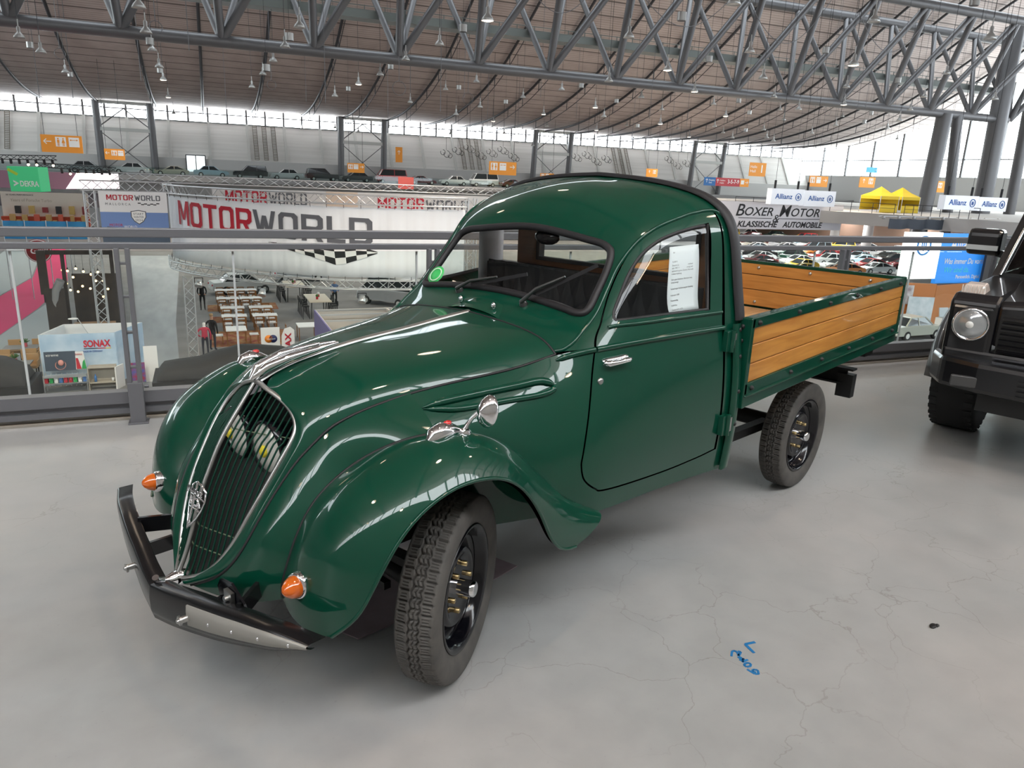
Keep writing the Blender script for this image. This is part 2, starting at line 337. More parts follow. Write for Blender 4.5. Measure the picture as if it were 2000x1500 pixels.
class Skin:
    """smooth panel pieces with exact normals, joined into one object"""
    def __init__(s): s.v = []; s.f = []; s.n = []; s.m = []
    def put(s, V, N, F, mi=0):
        o = len(s.v); s.v += [tuple(q) for q in V]; s.n += [tuple(q) for q in N]; s.f += [tuple(int(i)+o for i in q) for q in F]; s.m += [mi]*len(F)
    def rim(s, V, N, F, depth, mi=0):
        """turns free edges inwards so the panel has thickness"""
        cnt = {}
        for q in F:
            for a, b in zip(q, tuple(q[1:])+(q[0],)):
                key = (min(a, b), max(a, b)); cnt[key] = None if key in cnt else (a, b)
        for e in cnt.values():
            if e is None: continue
            a, b = e; va, vb = np.array(V[a]), np.array(V[b]); wa, wb = va-np.array(N[a])*depth, vb-np.array(N[b])*depth
            fn = np.cross(wb-vb, va-vb); fn = fn/max(np.linalg.norm(fn), 1e-12); o = len(s.v)
            s.v += [tuple(vb), tuple(va), tuple(wa), tuple(wb)]; s.n += [tuple(fn)]*4; s.f.append((o, o+1, o+2, o+3)); s.m.append(mi)
    def patch(s, ctrl, inc, exc, step=.12, flip=1, rim=.016, side=1):
        """the part of the surface inside all polygons inc and outside all exc; side=-1 mirrors it"""
        mu, mv = len(ctrl)-1, len(ctrl[0])-1
        box = np.array([(0, 0), (mu, 0), (mu, mv), (0, mv)], float)
        polys = [densify(p, step) for p in [box]+list(inc)+list(exc)]
        pts = []; edges = []
        for p in polys:
            o = len(pts); pts += [tuple(q) for q in p]; edges += [(o+i, o+(i+1) % len(p)) for i in range(len(p))]
        bound = np.array(pts)
        U, V = np.meshgrid(np.arange(0, mu+1e-6, step), np.arange(0, mv+1e-6, step), indexing='ij'); g = np.stack([U.ravel(), V.ravel()], 1)
        keep = np.array([np.min(np.hypot(*(bound-q).T)) > step*.45 for q in g]); pts += [tuple(q) for q in g[keep]]
        vo, eo, fo, *_ = delaunay_2d_cdt([Vector(q) for q in pts], edges, [], 0, 1e-5)
        uv = np.array([tuple(q) for q in vo]); T = np.array(fo); c = uv[T].mean(1)
        ok = (c[:, 0] > 0) & (c[:, 0] < mu) & (c[:, 1] > 0) & (c[:, 1] < mv)
        for p in inc: ok &= in_poly(c[:, 0], c[:, 1], p)
        for p in exc: ok &= ~in_poly(c[:, 0], c[:, 1], p)
        T = T[ok]; used = np.unique(T); re = -np.ones(len(uv), int); re[used] = np.arange(len(used)); T = re[T]; uv = uv[used]
        uv[:, 0] = np.clip(uv[:, 0], 0, mu); uv[:, 1] = np.clip(uv[:, 1], 0, mv)
        P = bs_eval(ctrl, uv[:, 0], uv[:, 1]); N = bs_normal(ctrl, uv[:, 0], uv[:, 1], flip)
        F = [tuple(q) for q in T]
        if len(F):
            a, b, cc = P[T[0][0]], P[T[0][1]], P[T[0][2]]
            if np.dot(np.cross(b-a, cc-a), N[T[0][0]]) < 0: F = [q[::-1] for q in F]
        if side < 0: P = P*np.array([1, -1, 1]); N = N*np.array([1, -1, 1]); F = [q[::-1] for q in F]
        s.put(P, N, F)
        if rim: s.rim(P, N, F, rim)
        return s
    def grid(s, ctrl, nu, nv, flip=1, rim=.012, side=1, u0=0, u1=None):
        mu, mv = len(ctrl)-1, len(ctrl[0])-1
        U, V = np.meshgrid(np.linspace(u0, mu if u1 is None else u1, nu), np.linspace(0, mv, nv), indexing='ij')
        P = bs_eval(ctrl, U.ravel(), V.ravel()); N = bs_normal(ctrl, U.ravel(), V.ravel(), flip)
        F = [(i*nv+j, (i+1)*nv+j, (i+1)*nv+j+1, i*nv+j+1) for i in range(nu-1) for j in range(nv-1)]
        k = (nu//2)*nv+nv//2; q = F[(nu//2)*(nv-1)+nv//2]
        if np.dot(np.cross(P[q[1]]-P[q[0]], P[q[2]]-P[q[0]]), N[k]) < 0: F = [x[::-1] for x in F]
        if side < 0: P = P*np.array([1, -1, 1]); N = N*np.array([1, -1, 1]); F = [x[::-1] for x in F]
        s.put(P, N, F)
        if rim: s.rim(P, N, F, rim)
        return s
    def build(s, name, m_, parent=None):
        me = bpy.data.meshes.new(name); me.from_pydata(s.v, [], s.f); me.materials.append(m_)
        me.polygons.foreach_set('use_smooth', [True]*len(s.f)); me.update(); me.normals_split_custom_set_from_vertices(s.n)
        o = bpy.data.objects.new(name, me); COL.objects.link(o)
        if parent is not None: o.parent = parent
        return o
def on_surf(ctrl, pts, off=0.0, flip=1, n=None, side=1, interp=True):
    """a curve through parameter points, lifted off the surface"""
    q = cr_curve(pts, n) if n else np.asarray(pts, float)
    u = np.clip(q[:, 0], 0, len(ctrl)-1); v = np.clip(q[:, 1], 0, len(ctrl[0])-1)
    P = bs_eval(ctrl, u, v)+bs_normal(ctrl, u, v, flip)*off
    if side < 0: P = P*np.array([1, -1, 1])
    return [tuple(x) for x in P]

# ================================================================== the setting
def st(o, label=None): o['kind'] = 'structure'; return tag(o, label)
def hbuild(mb, name, mats, parent=None, bevel=0.0):
    """a mesh laid out in hall coordinates (a, b, z)"""
    o = mb.build(name, mats, parent, bevel)
    if parent is None: o.location = HORG; o.rotation_euler = (0, 0, HROT)
    return o
GABLE_ = mat('daylit door glass', (.8, .8, .8), .3, emit=(.88, .98, 1.0), es=1.4)
# gallery floor: ground and sealed concrete with stains and hair cracks
CONC = mat('sealed concrete', (.40, .39, .37), .35); n, l = nodes_of(CONC); b = n['Principled BSDF']
tc = n.new('ShaderNodeTexCoord')
def nz(scale, det=5, dist=0.0, vec=None):
    q = n.new('ShaderNodeTexNoise'); q.inputs['Scale'].default_value = scale; q.inputs['Detail'].default_value = det; q.inputs['Distortion'].default_value = dist; l.new(vec or tc.outputs['Object'], q.inputs[0]); return q
def ramp(src, p0, c0, p1, c1):
    r = n.new('ShaderNodeValToRGB'); e = r.color_ramp.elements; e[0].position = p0; e[1].position = p1; e[0].color = (*c0, 1); e[1].color = (*c1, 1); l.new(src, r.inputs[0]); return r
def mixc(mode, fac, A, B):
    q = n.new('ShaderNodeMix'); q.data_type = 'RGBA'; q.blend_type = mode; q.inputs[0].default_value = fac; l.new(A, q.inputs[6]); l.new(B, q.inputs[7]); return q
n1 = nz(.55, 4, .3); r1 = ramp(n1.outputs[0], .3, (.33, .345, .345), .7, (.43, .41, .395))
n2 = nz(6, 8, .2); r2_ = ramp(n2.outputs[0], .25, (.82, .82, .82), .75, (1.0, 1.0, 1.0))
mx = mixc('MULTIPLY', .9, r1.outputs[0], r2_.outputs[0])
n3 = nz(60, 3); r3 = ramp(n3.outputs[0], .22, (.55, .52, .48), .33, (1, 1, 1)); mx2 = mixc('MULTIPLY', .25, mx.outputs[2], r3.outputs[0])
vd = n.new('ShaderNodeVectorMath'); vd.operation = 'ADD'; nd = nz(2.2, 6); l.new(tc.outputs['Object'], vd.inputs[0])
sc_ = n.new('ShaderNodeVectorMath'); sc_.operation = 'SCALE'; sc_.inputs[3].default_value = .7; l.new(nd.outputs['Color'], sc_.inputs[0]); l.new(sc_.outputs[0], vd.inputs[1])
vo = n.new('ShaderNodeTexVoronoi'); vo.feature = 'DISTANCE_TO_EDGE'; vo.inputs['Scale'].default_value = 2.1; l.new(vd.outputs[0], vo.inputs[0])
rc = ramp(vo.outputs['Distance'], .001, (.74, .72, .68), .0065, (1, 1, 1))
nm = nz(.8, 3); rm = ramp(nm.outputs[0], .45, (0, 0, 0), .60, (1, 1, 1))
mx3 = n.new('ShaderNodeMix'); mx3.data_type = 'RGBA'; mx3.blend_type = 'MULTIPLY'; l.new(rm.outputs[0], mx3.inputs[0]); l.new(mx2.outputs[2], mx3.inputs[6]); l.new(rc.outputs[0], mx3.inputs[7])
l.new(mx3.outputs[2], b.inputs['Base Color'])
rr = ramp(n2.outputs[0], .3, (.30, .30, .30), .7, (.46, .46, .46)); l.new(rr.outputs[0], b.inputs['Roughness'])
bu = n.new('ShaderNodeBump'); bu.inputs['Strength'].default_value = .06; bu.inputs['Distance'].default_value = .01; l.new(n2.outputs[0], bu.inputs['Height']); l.new(bu.outputs[0], b.inputs['Normal'])
mb = MB(); mb.box((0, -5.0, -.25), (92, 10.4, .5)); o = hbuild(mb, 'floor', CONC); st(o)
GREYM = mat('grey painted steel', (.14, .14, .15), .42, .3)
LEDGE = noise_mat('pale concrete ledge', (.42, .40, .37), (.50, .48, .45), 3, .6)
BROWN = noise_mat('brown floor strip', (.20, .18, .15), (.27, .245, .21), 4, .6)
mb = MB(); mb.box((0, .13, .0), (90, .12, .06)); st(hbuild(mb, 'trim_1', LEDGE)); mb = MB(); mb.box((0, .045, .006), (90, .05, .016)); st(hbuild(mb, 'trim_2', BROWN))
# railing
rail = empty('railing', HORG, HROT, 'grey steel railing with glass panes along the gallery edge behind the pickup', 'railing')
mb = MB(); mb.box((0, 0, 1.178), (60, .055, .055)); mb.build('top_rail', GREYM, rail, .006)
mb = MB(); mb.box((0, 0, 1.100), (60, .045, .038)); mb.build('lower_rail', GREYM, rail, .005)
mb = MB(); mb.box((0, .03, .157), (60, .085, .075)); mb.box((0, .03, .066), (60, .05, .036)); mb.box((0, .03, .10), (60, .02, .05)); mb.build('bottom_rail', GREYM, rail)
for k in range(-6, 9):
    a = -.47+1.92*k+(.0 if k < 3 else -.06); mb = MB()
    for s in (-.029, .029): mb.box((a+s, -.04, .66), (.026, .055, .86))
    mb.box((a, -.045, .13), (.086, .066, .27)); mb.box((a, -.045, .005), (.115, .10, .012))
    for z in (.36, .58, .80, 1.0): mb.box((a, -.04, z), (.06, .03, .016))
    p = mb.build('post', GREYM, rail, .003)
    mb = MB(); mb.cyl((a+.05, -.045, .235), (a+.075, -.045, .235), .012, 10); mb.build('post_bolt', STEEL if 'chrome' in MATS else GREYM, p)
PANE = glass_mat('railing glass', (.93, .97, .96), 1.0)
for k in range(-9, 13):
    a = -1.05+1.2*k; mb = MB(); mb.box((a+.60, .03, .635), (1.185, .010, .86)); p = mb.build('glass_pane', PANE, rail)
    mb = MB(); mb.box((a, .03, .635), (.012, .014, .86)); mb.build('pane_joint', mat('pane edge', (.45, .47, .47), .3), p)

# lower hall
CARPET = noise_mat('grey hall carpet', (.17, .165, .16), (.23, .22, .22), .6, .9)
mb = MB(); mb.box((30, 65, -7.15), (170, 130, .3)); st(hbuild(mb, 'floor_lower', CARPET))
mb = MB(); mb.box((0, .35, -3.75), (90, .3, 6.9)); st(hbuild(mb, 'wall_gallery', mat('gallery wall', (.35, .34, .33), .8)))
WALLG = noise_mat('grey wall cladding', (.58, .58, .56), (.68, .68, .66), .4, .7, 0, 3, 0, (.2, 1, 8))
BANDG = mat('concrete band', (.50, .50, .49), .8)
FRAMEW = mat('pale steel ribs', (.55, .56, .54), .6)
SKYPANE = mat('daylit glazing', (.8, .8, .8), .3, emit=(.90, .96, 1.0), es=WINDOW_GLOW)
NEARPANE = mat('near daylit glazing', (.8, .8, .8), .3, emit=(.92, .97, 1.0), es=NEAR_GLOW)
DARKST = mat('dark steel', (.05, .05, .055), .5, .4)
TUBEM = mat('roof steel tube', (.14, .14, .145), .45, .5)
AL, AR, BF = -46.0, 112.0, 116.0
mb = MB(); mb.add([(AL, 113, 2.6), (AR, 113, 2.6), (AR, BF, 7.7), (AL, BF, 7.7)], [(0, 1, 2, 3)]); mb.add([(AL, 113.3, 2.6), (AR, 113.3, 2.6), (AR, BF+.3, 7.7), (AL, BF+.3, 7.7)], [(3, 2, 1, 0)]); st(hbuild(mb, 'wall_far', WALLG))
mb = MB(); mb.box(((AL+AR)/2, 113.1, -2.2), (AR-AL, .6, 9.6)); st(hbuild(mb, 'wall_far_base', BANDG))
mb = MB(); mb.box(((AL+AR)/2, 107, -.05), (AR-AL, 12, .6)); st(hbuild(mb, 'floor_far_gallery', mat('far deck', (.20, .20, .20), .8)))
nb = 30
for i in range(nb):
    a0 = AL+(AR-AL)*i/nb; a1 = AL+(AR-AL)*(i+1)/nb; mb = MB()
    mb.box(((a0+a1)/2, BF+.1, 8.75), (a1-a0-.16, .06, 1.96), 0)
    for a in (a0, (a0+a1)/2): mb.box((a, BF-.02, 8.75), (.27, .22, 2.1), 1)
    mb.box(((a0+a1)/2, BF-.02, 7.72), (a1-a0, .22, .12), 1); mb.box(((a0+a1)/2, BF-.02, 8.9), (a1-a0, .1, .15), 1)
    o = hbuild(mb, 'window_%d' % (i+1), [SKYPANE, TUBEM]); st(o)
    mb = MB(); mb.bar((a0, 112.85, 2.5), (a0, BF-.2, 7.7), .35, .25, 0, (0, -1, .6)); st(hbuild(mb, 'trim_%d' % (i+10), FRAMEW))
mb = MB(); mb.box((AL-.3, 53, 6), (.4, 128, 27)); st(hbuild(mb, 'wall_left_added', mat('added end wall', (.30, .29, .28), .8)))  # unseen wall, added to keep bright sky out of the truck's reflections
mb = MB(); mb.box((-.6, 112.7, 1.9), (2.4, .2, 2.2), 0); mb.box((-.6, 112.6, 1.9), (.12, .2, 2.2), 1)
for q_ in ((-1.85, 112.65, 1.9, .14, 2.3), (.65, 112.65, 1.9, .14, 2.3), (-.6, 112.65, 3.05, 2.6, .14)): mb.box(q_[:3], (q_[3], .24, q_[4]), 1)
st(hbuild(mb, 'door_1', [GABLE_, DARKST]))
# roof: two sagging halves meeting at the truss
BZ = [(118, 9.75), (112, 9.70), (106, 9.85), (101, 10.2), (96, 10.9), (91, 11.9), (86, 13.2), (81, 15.0), (77, 16.9), (73, 19.0), (69, 21.3), (65, 23.6), (61, 25.5), (57, 26.6)]
ROOF = mat('brown roof boarding', (.20, .165, .15), .75); n, l = nodes_of(ROOF); b = n['Principled BSDF']
tc = n.new('ShaderNodeTexCoord'); sp = n.new('ShaderNodeSeparateXYZ'); l.new(tc.outputs['Object'], sp.inputs[0])
def stripes(src, freq, width):
    q = n.new('ShaderNodeMath'); q.operation = 'MULTIPLY'; q.inputs[1].default_value = freq; l.new(src, q.inputs[0]); f = n.new('ShaderNodeMath'); f.operation = 'FRACT'; l.new(q.outputs[0], f.inputs[0]); g_ = n.new('ShaderNodeMath'); g_.operation = 'LESS_THAN'; g_.inputs[1].default_value = width; l.new(f.outputs[0], g_.inputs[0]); return g_
s1 = stripes(sp.outputs[1], .55, .10); s2 = stripes(sp.outputs[1], 3.3, .28)
nzz = n.new('ShaderNodeTexNoise'); nzz.inputs['Scale'].default_value = .5; nzz.inputs['Detail'].default_value = 5; l.new(tc.outputs['Object'], nzz.inputs[0])
r = ramp(nzz.outputs[0], .3, (.40, .33, .305), .7, (.50, .425, .395))
m1 = n.new('ShaderNodeMix'); m1.data_type = 'RGBA'; m1.inputs[7].default_value = (.07, .055, .05, 1); m1m = n.new('ShaderNodeMath'); m1m.operation = 'MULTIPLY'; m1m.inputs[1].default_value = .75; l.new(s1.outputs[0], m1m.inputs[0]); l.new(m1m.outputs[0], m1.inputs[0]); l.new(r.outputs[0], m1.inputs[6])
m2 = n.new('ShaderNodeMix'); m2.data_type = 'RGBA'; m2.blend_type = 'MULTIPLY'; m2.inputs[7].default_value = (.72, .72, .72, 1); l.new(s2.outputs[0], m2.inputs[0]); l.new(m1.outputs[2], m2.inputs[6]); l.new(m2.outputs[2], b.inputs['Base Color'])
def roof(name, fb):
    q = cr_curve([(x, 0, z) for x, z in BZ], 60); mb = MB()
    for dz, fl in ((0, False), (.35, True)):
        mb.grid([[(a, fb(p[0]), p[2]+dz) for a in np.linspace(AL, AR, 12)] for p in q], 0, fl)
    return st(hbuild(mb, name, ROOF))
roof('ceiling_far', lambda x: x); roof('ceiling_near', lambda x: 108-x)
q = cr_curve([(x, 0, z) for x, z in BZ], 40)
for i in range(24):
    a = -44.4+6.45*i+(.6 if i % 3 == 0 else 0); mb = MB(); mb.tube([(a, p[0]-.1, p[2]-.35) for p in q], .16, 6)
    if i > 5:
        for p in q[4:26:3]: mb.cyl((a, p[0], p[2]-.3), (a, p[0], p[2]-1.5), .05, 5)
        mb.tube([(a, p[0], p[2]-1.5) for p in q[4:26]], .05, 5)
    st(hbuild(mb, 'ceiling_beam', DARKST))
    if i > 3: mb = MB(); mb.tube([(a, 108-p[0], p[2]-.35) for p in q[::2]], .16, 6); st(hbuild(mb, 'ceiling_beam', DARKST))
# near side wall with its own high window strip, behind the viewer
mb = MB(); mb.box((0, -10.2, 2.9), (92, .3, 6.2)); st(hbuild(mb, 'wall_near', WALLG))
for i in range(18):
    a0 = -46+5.1*i; mb = MB(); mb.box((a0+2.55, -8.3, 8.5), (4.94, .06, 2.3), 0)
    for a in (a0, a0+2.55): mb.box((a, -8.2, 8.5), (.14, .2, 2.4), 1)
    o = hbuild(mb, 'window_%d' % (i+60), [NEARPANE, TUBEM]); st(o)
mb = MB(); mb.add([(-46, -10.1, 6.0), (46, -10.1, 6.0), (46, -8.3, 7.3), (-46, -8.3, 7.3)], [(0, 1, 2, 3)]); st(hbuild(mb, 'wall_near_slope', WALLG))
# glazed gable at the right-hand end
mb = MB(); mb.box((AR, 60, -1.2), (.5, 112, 11.6)); st(hbuild(mb, 'wall_right', mat('pale gable wall', (.46, .47, .46), .8)))
zr = lambda bb: float(np.interp(bb, [x for x, z in BZ][::-1], [z for x, z in BZ][::-1]))
GABLE = mat('gable glazing', (.8, .8, .8), .3, emit=(.88, .98, 1.0), es=7.0)
k = 0
for b0 in np.arange(57, 115.9, 5.9):
    b1 = b0+5.9; mb = MB(); mb.add([(AR, b0+.08, 4.7), (AR, b1-.08, 4.7), (AR, b1-.08, zr(b1)), (AR, b0+.08, zr(b0))], [(3, 2, 1, 0)], 0); mb.box((AR-.1, b0, (4.5+zr(b0))/2), (.3, .34, zr(b0)-4.5), 1)
    mb.box((AR-.1, (b0+b1)/2, 7.3), (.1, 5.9, .16), 1); k += 1
    st(hbuild(mb, 'window_%d' % (80+k), [GABLE, TUBEM]))
    mb = MB(); mb.add([(AL+.2, b0+.08, 4.7), (AL+.2, b1-.08, 4.7), (AL+.2, b1-.08, zr(b1)), (AL+.2, b0+.08, zr(b0))], [(0, 1, 2, 3)], 0); mb.box((AL+.3, b0, (4.5+zr(b0))/2), (.3, .34, zr(b0)-4.5), 1); st(hbuild(mb, 'window_%d' % (100+k), [GABLE, TUBEM]))  # unseen glowing panes on the left end, added to light roof and far wall
# right-hand gallery deck, its parapet and back wall below
mb = MB(); P = [(48.5, 60), (54, 50), (57.5, 44), (58.5, 36), (58.5, 20), (112, 20), (112, 108), (70, 108), (52, 80)]
mb.prism(P, -1.25, -.15); st(hbuild(mb, 'floor_right_gallery', mat('pale deck edge', (.50, .48, .45), .8)))
mb = MB(); mb.box((100, 70, -4.2), (.4, 90, 5.8)); st(hbuild(mb, 'wall_lower_right', mat('brown lower wall', (.16, .10, .07), .8)))
for (a, b_, w) in ((88, 75, .7), (84, 64, .7), (78, 52, .8), (70, 41, .7), (92, 85, .7)):
    mb = MB(); mb.cyl((a, b_, -7), (a, b_, -1.2), w, 14); st(hbuild(mb, 'pillar', mat('concrete pillar', (.33, .32, .31), .8)))
# big tube columns, and the truss
for a0, a1, r, zt in ((73.4, 74.2, .80, 10.1), (78.3, 76.2, .55, 10.1), (83.0, 82.4, .95, 19.5), (88.0, 87.0, .60, 19.5)):
    mb = MB(); mb.cyl((a0, 55, -7), (a1, 55, zt), r, 18); st(hbuild(mb, 'column', TUBEM))
tr = empty('roof_truss', HORG, HROT, 'grey tubular roof truss spanning the hall high above the stands', 'truss'); tr['kind'] = 'structure'
mb = MB(); mb.cyl((AL, 55, 10.1), (84, 55, 10.1), .42, 14); mb.build('lower_chord', TUBEM, tr)
for bb in (51.2, 58.8):
    mb = MB(); mb.cyl((AL, bb, 19.0), (92, bb, 19.0), .45, 12); mb.build('upper_chord', TUBEM, tr)
mb = MB(); mb.box((20, 57.5, 13.3), (130, 1.6, .55)); mb.box((20, 58.2, 14.2), (130, .06, .06)); mb.box((20, 58.2, 13.9), (130, .05, .05))
for i in range(80): mb.box((-44+1.62*i, 58.2, 13.9), (.06, .06, .7))
mb.build('walkway', mat('walkway steel', (.17, .19, .18), .5, .3), tr)
for i in range(21):
    a = -42.5+6.35*i
    for bb, sa, rr_ in ((51.2, 5.6, .30), (51.2, -.6, .30), (58.8, 3.2, .24), (58.8, -3.0, .24)):
        if a+sa > 92: continue
        mb = MB(); mb.cyl((a, 55, 10.1), (a+sa, bb, 19.0), rr_, 10); mb.build('diagonal', TUBEM, tr)
# paired wall columns with cross ties
for ax in (-9.1, 22.9, 54.6, 86.1, -41):
    pf = empty('wall_frame', H(ax, 111.6, 0), HROT); pf['kind'] = 'structure'
    for s in (-3.25, 3.25): mb = MB(); mb.cyl((s, .6, -.2), (s, -.2, 9.5), .46, 12); mb.build('post', TUBEM, pf)
    mb = MB(); mb.box((0, -.2, 9.3), (6.5, .4, .4)); mb.box((0, 0, 5.9), (6.5, .5, .45)); mb.build('cross_tie', FRAMEW, pf)
    mb = MB(); mb.cyl((-3.2, .3, 5.7), (3.2, .3, .4), .06, 5); mb.cyl((3.2, .3, 5.7), (-3.2, .3, .4), .06, 5); mb.cyl((-3.2, .1, 6.1), (0, 0, 8.6), .08, 5); mb.cyl((3.2, .1, 6.1), (0, 0, 8.6), .08, 5); mb.build('brace', TUBEM, pf)
for ax in (-24.5, 9.0, 41.0, 69.5):
    mb = MB()
    for s in (-1.3, 0, 1.3):
        for t in (-.28, .28): mb.bar((ax+s+t, 112.8, 2.8), (ax+s+t, 115.6, 7.6), .07, .07)
        for j in range(22):
            f = j/21; mb.bar((ax+s-.28, 112.8+2.8*f, 2.8+4.8*f), (ax+s+.28, 112.8+2.8*f, 2.8+4.8*f), .06, .08)
    st(hbuild(mb, 'trim_%d' % (100+int(ax)), mat('cable ladder', (.16, .14, .11), .6)))

# ================================================================== the green pickup truck
PAINT = mat('green paint', (.0016, .046, .026), .35, 0, .85, spec=.08)
BARP = mat('green bar paint', (.004, .036, .022), .5, spec=.15)
CHROME = mat('chrome', (.82, .82, .84), .07, 1.0)
STEEL = mat('dull steel', (.45, .45, .44), .35, 1.0)
BLACKP = mat('black gloss paint', (.004, .004, .006), .12, 0, 0, spec=.4)
BLACKM = mat('black underbody paint', (.008, .008, .008), .55)
RUBBER = noise_mat('tyre rubber', (.055, .052, .049), (.095, .087, .079), 14, .7)
RUBT = mat('black rubber trim', (.012, .011, .013), .55)
BRASS = mat('brass', (.45, .34, .17), .32, 1.0)
GLASS = glass_mat('window glass', (.90, .93, .92), 1.0)
AMBER = mat('amber lens', (.62, .115, .004), .12, 0, 1.0)
LENS = mat('headlamp glass', (.80, .80, .74), .22, .25, 1.0)
YELLOWB = mat('yellow bulb cap', (.85, .72, .05), .3)
LEATHER = mat('black ribbed leather', (.012, .013, .016), .45)
DARKIN = mat('dark cabin lining', (.010, .011, .011), .7)
PAPER = mat('white paper', (.78, .81, .84), .8)
INK = mat('printed ink', (.12, .12, .13), .8)

def wood_mat(name, c1, c2, axis=0):
    mt = mat(name, c1, .38, 0, .25); n, l = nodes_of(mt); b = n['Principled BSDF']
    tc = n.new('ShaderNodeTexCoord'); mp = n.new('ShaderNodeMapping'); sc = [14, 14, 14]; sc[axis] = 1.2; mp.inputs['Scale'].default_value = sc
    nz = n.new('ShaderNodeTexNoise'); nz.inputs['Scale'].default_value = 2.5; nz.inputs['Detail'].default_value = 6; nz.inputs['Distortion'].default_value = .6
    rp = n.new('ShaderNodeValToRGB'); rp.color_ramp.elements[0].color = (*c2, 1); rp.color_ramp.elements[1].color = (*c1, 1); rp.color_ramp.elements[0].position = .33; rp.color_ramp.elements[1].position = .62
    n2 = n.new('ShaderNodeTexNoise'); n2.inputs['Scale'].default_value = 3; mx = n.new('ShaderNodeMix'); mx.data_type = 'RGBA'; mx.blend_type = 'MULTIPLY'; mx.inputs[0].default_value = .5
    r2 = n.new('ShaderNodeValToRGB'); r2.color_ramp.elements[0].color = (.6, .6, .6, 1); r2.color_ramp.elements[0].position = .3; r2.color_ramp.elements[1].position = .6
    l.new(tc.outputs['Object'], mp.inputs[0]); l.new(mp.outputs[0], nz.inputs[0]); l.new(nz.outputs[0], rp.inputs[0]); l.new(tc.outputs['Object'], n2.inputs[0]); l.new(n2.outputs[0], r2.inputs[0])
    l.new(rp.outputs[0], mx.inputs[6]); l.new(r2.outputs[0], mx.inputs[7]); l.new(mx.outputs[2], b.inputs['Base Color']); return mt
OAK = wood_mat('varnished oak planks', (.60, .27, .055), (.46, .18, .03), 0)
OAKY = wood_mat('varnished oak tailgate', (.56, .25, .06), (.42, .17, .035), 1)
CABWOOD = wood_mat('brown cab wood', (.22, .085, .03), (.15, .055, .018), 1)
FLOORWOOD = wood_mat('bed floor wood', (.55, .33, .16), (.42, .25, .12), 0)

truck = empty('pickup_truck', (0, 0, 0), 0, 'dark green vintage pickup truck with wooden cargo bed parked on the concrete gallery', 'truck')
# mirror column so the cab shell runs smoothly across the middle
CABX = [row+[(row[5][0], -row[5][1], row[5][2])] for row in CAB]
SCREEN = [(2.06, 6), (2.035, 5.243), (1.94, 4.41), (1.88, 4.08), (1.95, 3.84), (2.224, 3.744), (2.78, 3.752), (3.60, 3.746), (4.19, 3.787), (4.5, 3.885), (4.734, 4.164), (4.806, 4.58), (4.889, 5.23), (4.94, 5.7), (4.95, 6)]
DOORUP = [(0.0, 2.948), (.5, 3.002), (1.49, 3.088), (2.256, 3.299), (2.856, 3.418), (3.619, 3.413), (4.373, 3.214), (4.989, 2.728), (5.39, 2.092), (5.697, 1.322), (5.86, .70), (5.90, .26)]
DOORWIN = [(1.726, 2.62), (1.95, 2.80), (2.216, 2.907), (2.718, 2.962), (3.435, 2.993), (4.008, 2.866), (4.458, 2.575), (4.838, 2.111), (5.04, 1.671), (5.14, 1.391), (5.348, .558)]
DOORLOW = [(2.95, 0), (3.408, 1.092), (3.789, 2.222), (3.99, 3.0), (4.04, 3.35), (3.93, 3.80), (3.532, 4.16), (3.129, 4.297), (1.408, 4.345), (.659, 4.219), (.26, 4.05)]
scr = [tuple(q) for q in cr_curve(SCREEN, 60)]
screen_full = scr+[(scr[-1][0], 6.6), (scr[0][0], 6.6)]
dup = [(-.3, 2.95)]+[tuple(q) for q in cr_curve(DOORUP, 60)]+[(-.3, .26)]
dwin = [tuple(q) for q in cr_curve(DOORWIN, 60)]+[(1.883, .50)]
dlow = [(2.95, -.3)]+[tuple(q) for q in cr_curve(DOORLOW, 70)]+[(.26, -.3)]
dupR = [(-.3, 2.95)]+[tuple(q) for q in cr_curve(DOORUP[:-1]+[(5.90, .04)], 60)]+[(-.3, .04)]
dwinR = [tuple(q) for q in cr_curve(DOORWIN[:-1]+[(5.40, .16)], 60)]+[(1.883, .14)]
dlowR = [(2.95, -.3)]+[tuple(q) for q in cr_curve(DOORLOW[:-1]+[(.04, 4.02)], 70)]+[(.04, -.3)]
halfbox = [(-.1, -.1), (9.1, -.1), (9.1, 6), (-.1, 6)]
g = .0035
body = Skin()
for sd in (1, -1):
    body.patch(CABX, [halfbox], [offset_poly(CABX, screen_full, -.006), offset_poly(CABX, dup if sd > 0 else dupR, g)], .1, 1, .014, sd)
    body.patch(SIDE, [], [offset_poly(SIDE, dlow if sd > 0 else dlowR, g), [(7.02, -.2), (8.2, -.2), (8.2, 1.95), (7.02, 1.95)], [(8.2, 1.9), (7, 2.0), (6.4, 2.1), (5.93, 2.35), (5.55, 2.8), (5.26, 3.33), (4.85, 4.2), (4.6, 5.2), (8.2, 5.2)]], .1, 1, .014, sd)
cabin = body.build('cab_body', PAINT, truck)

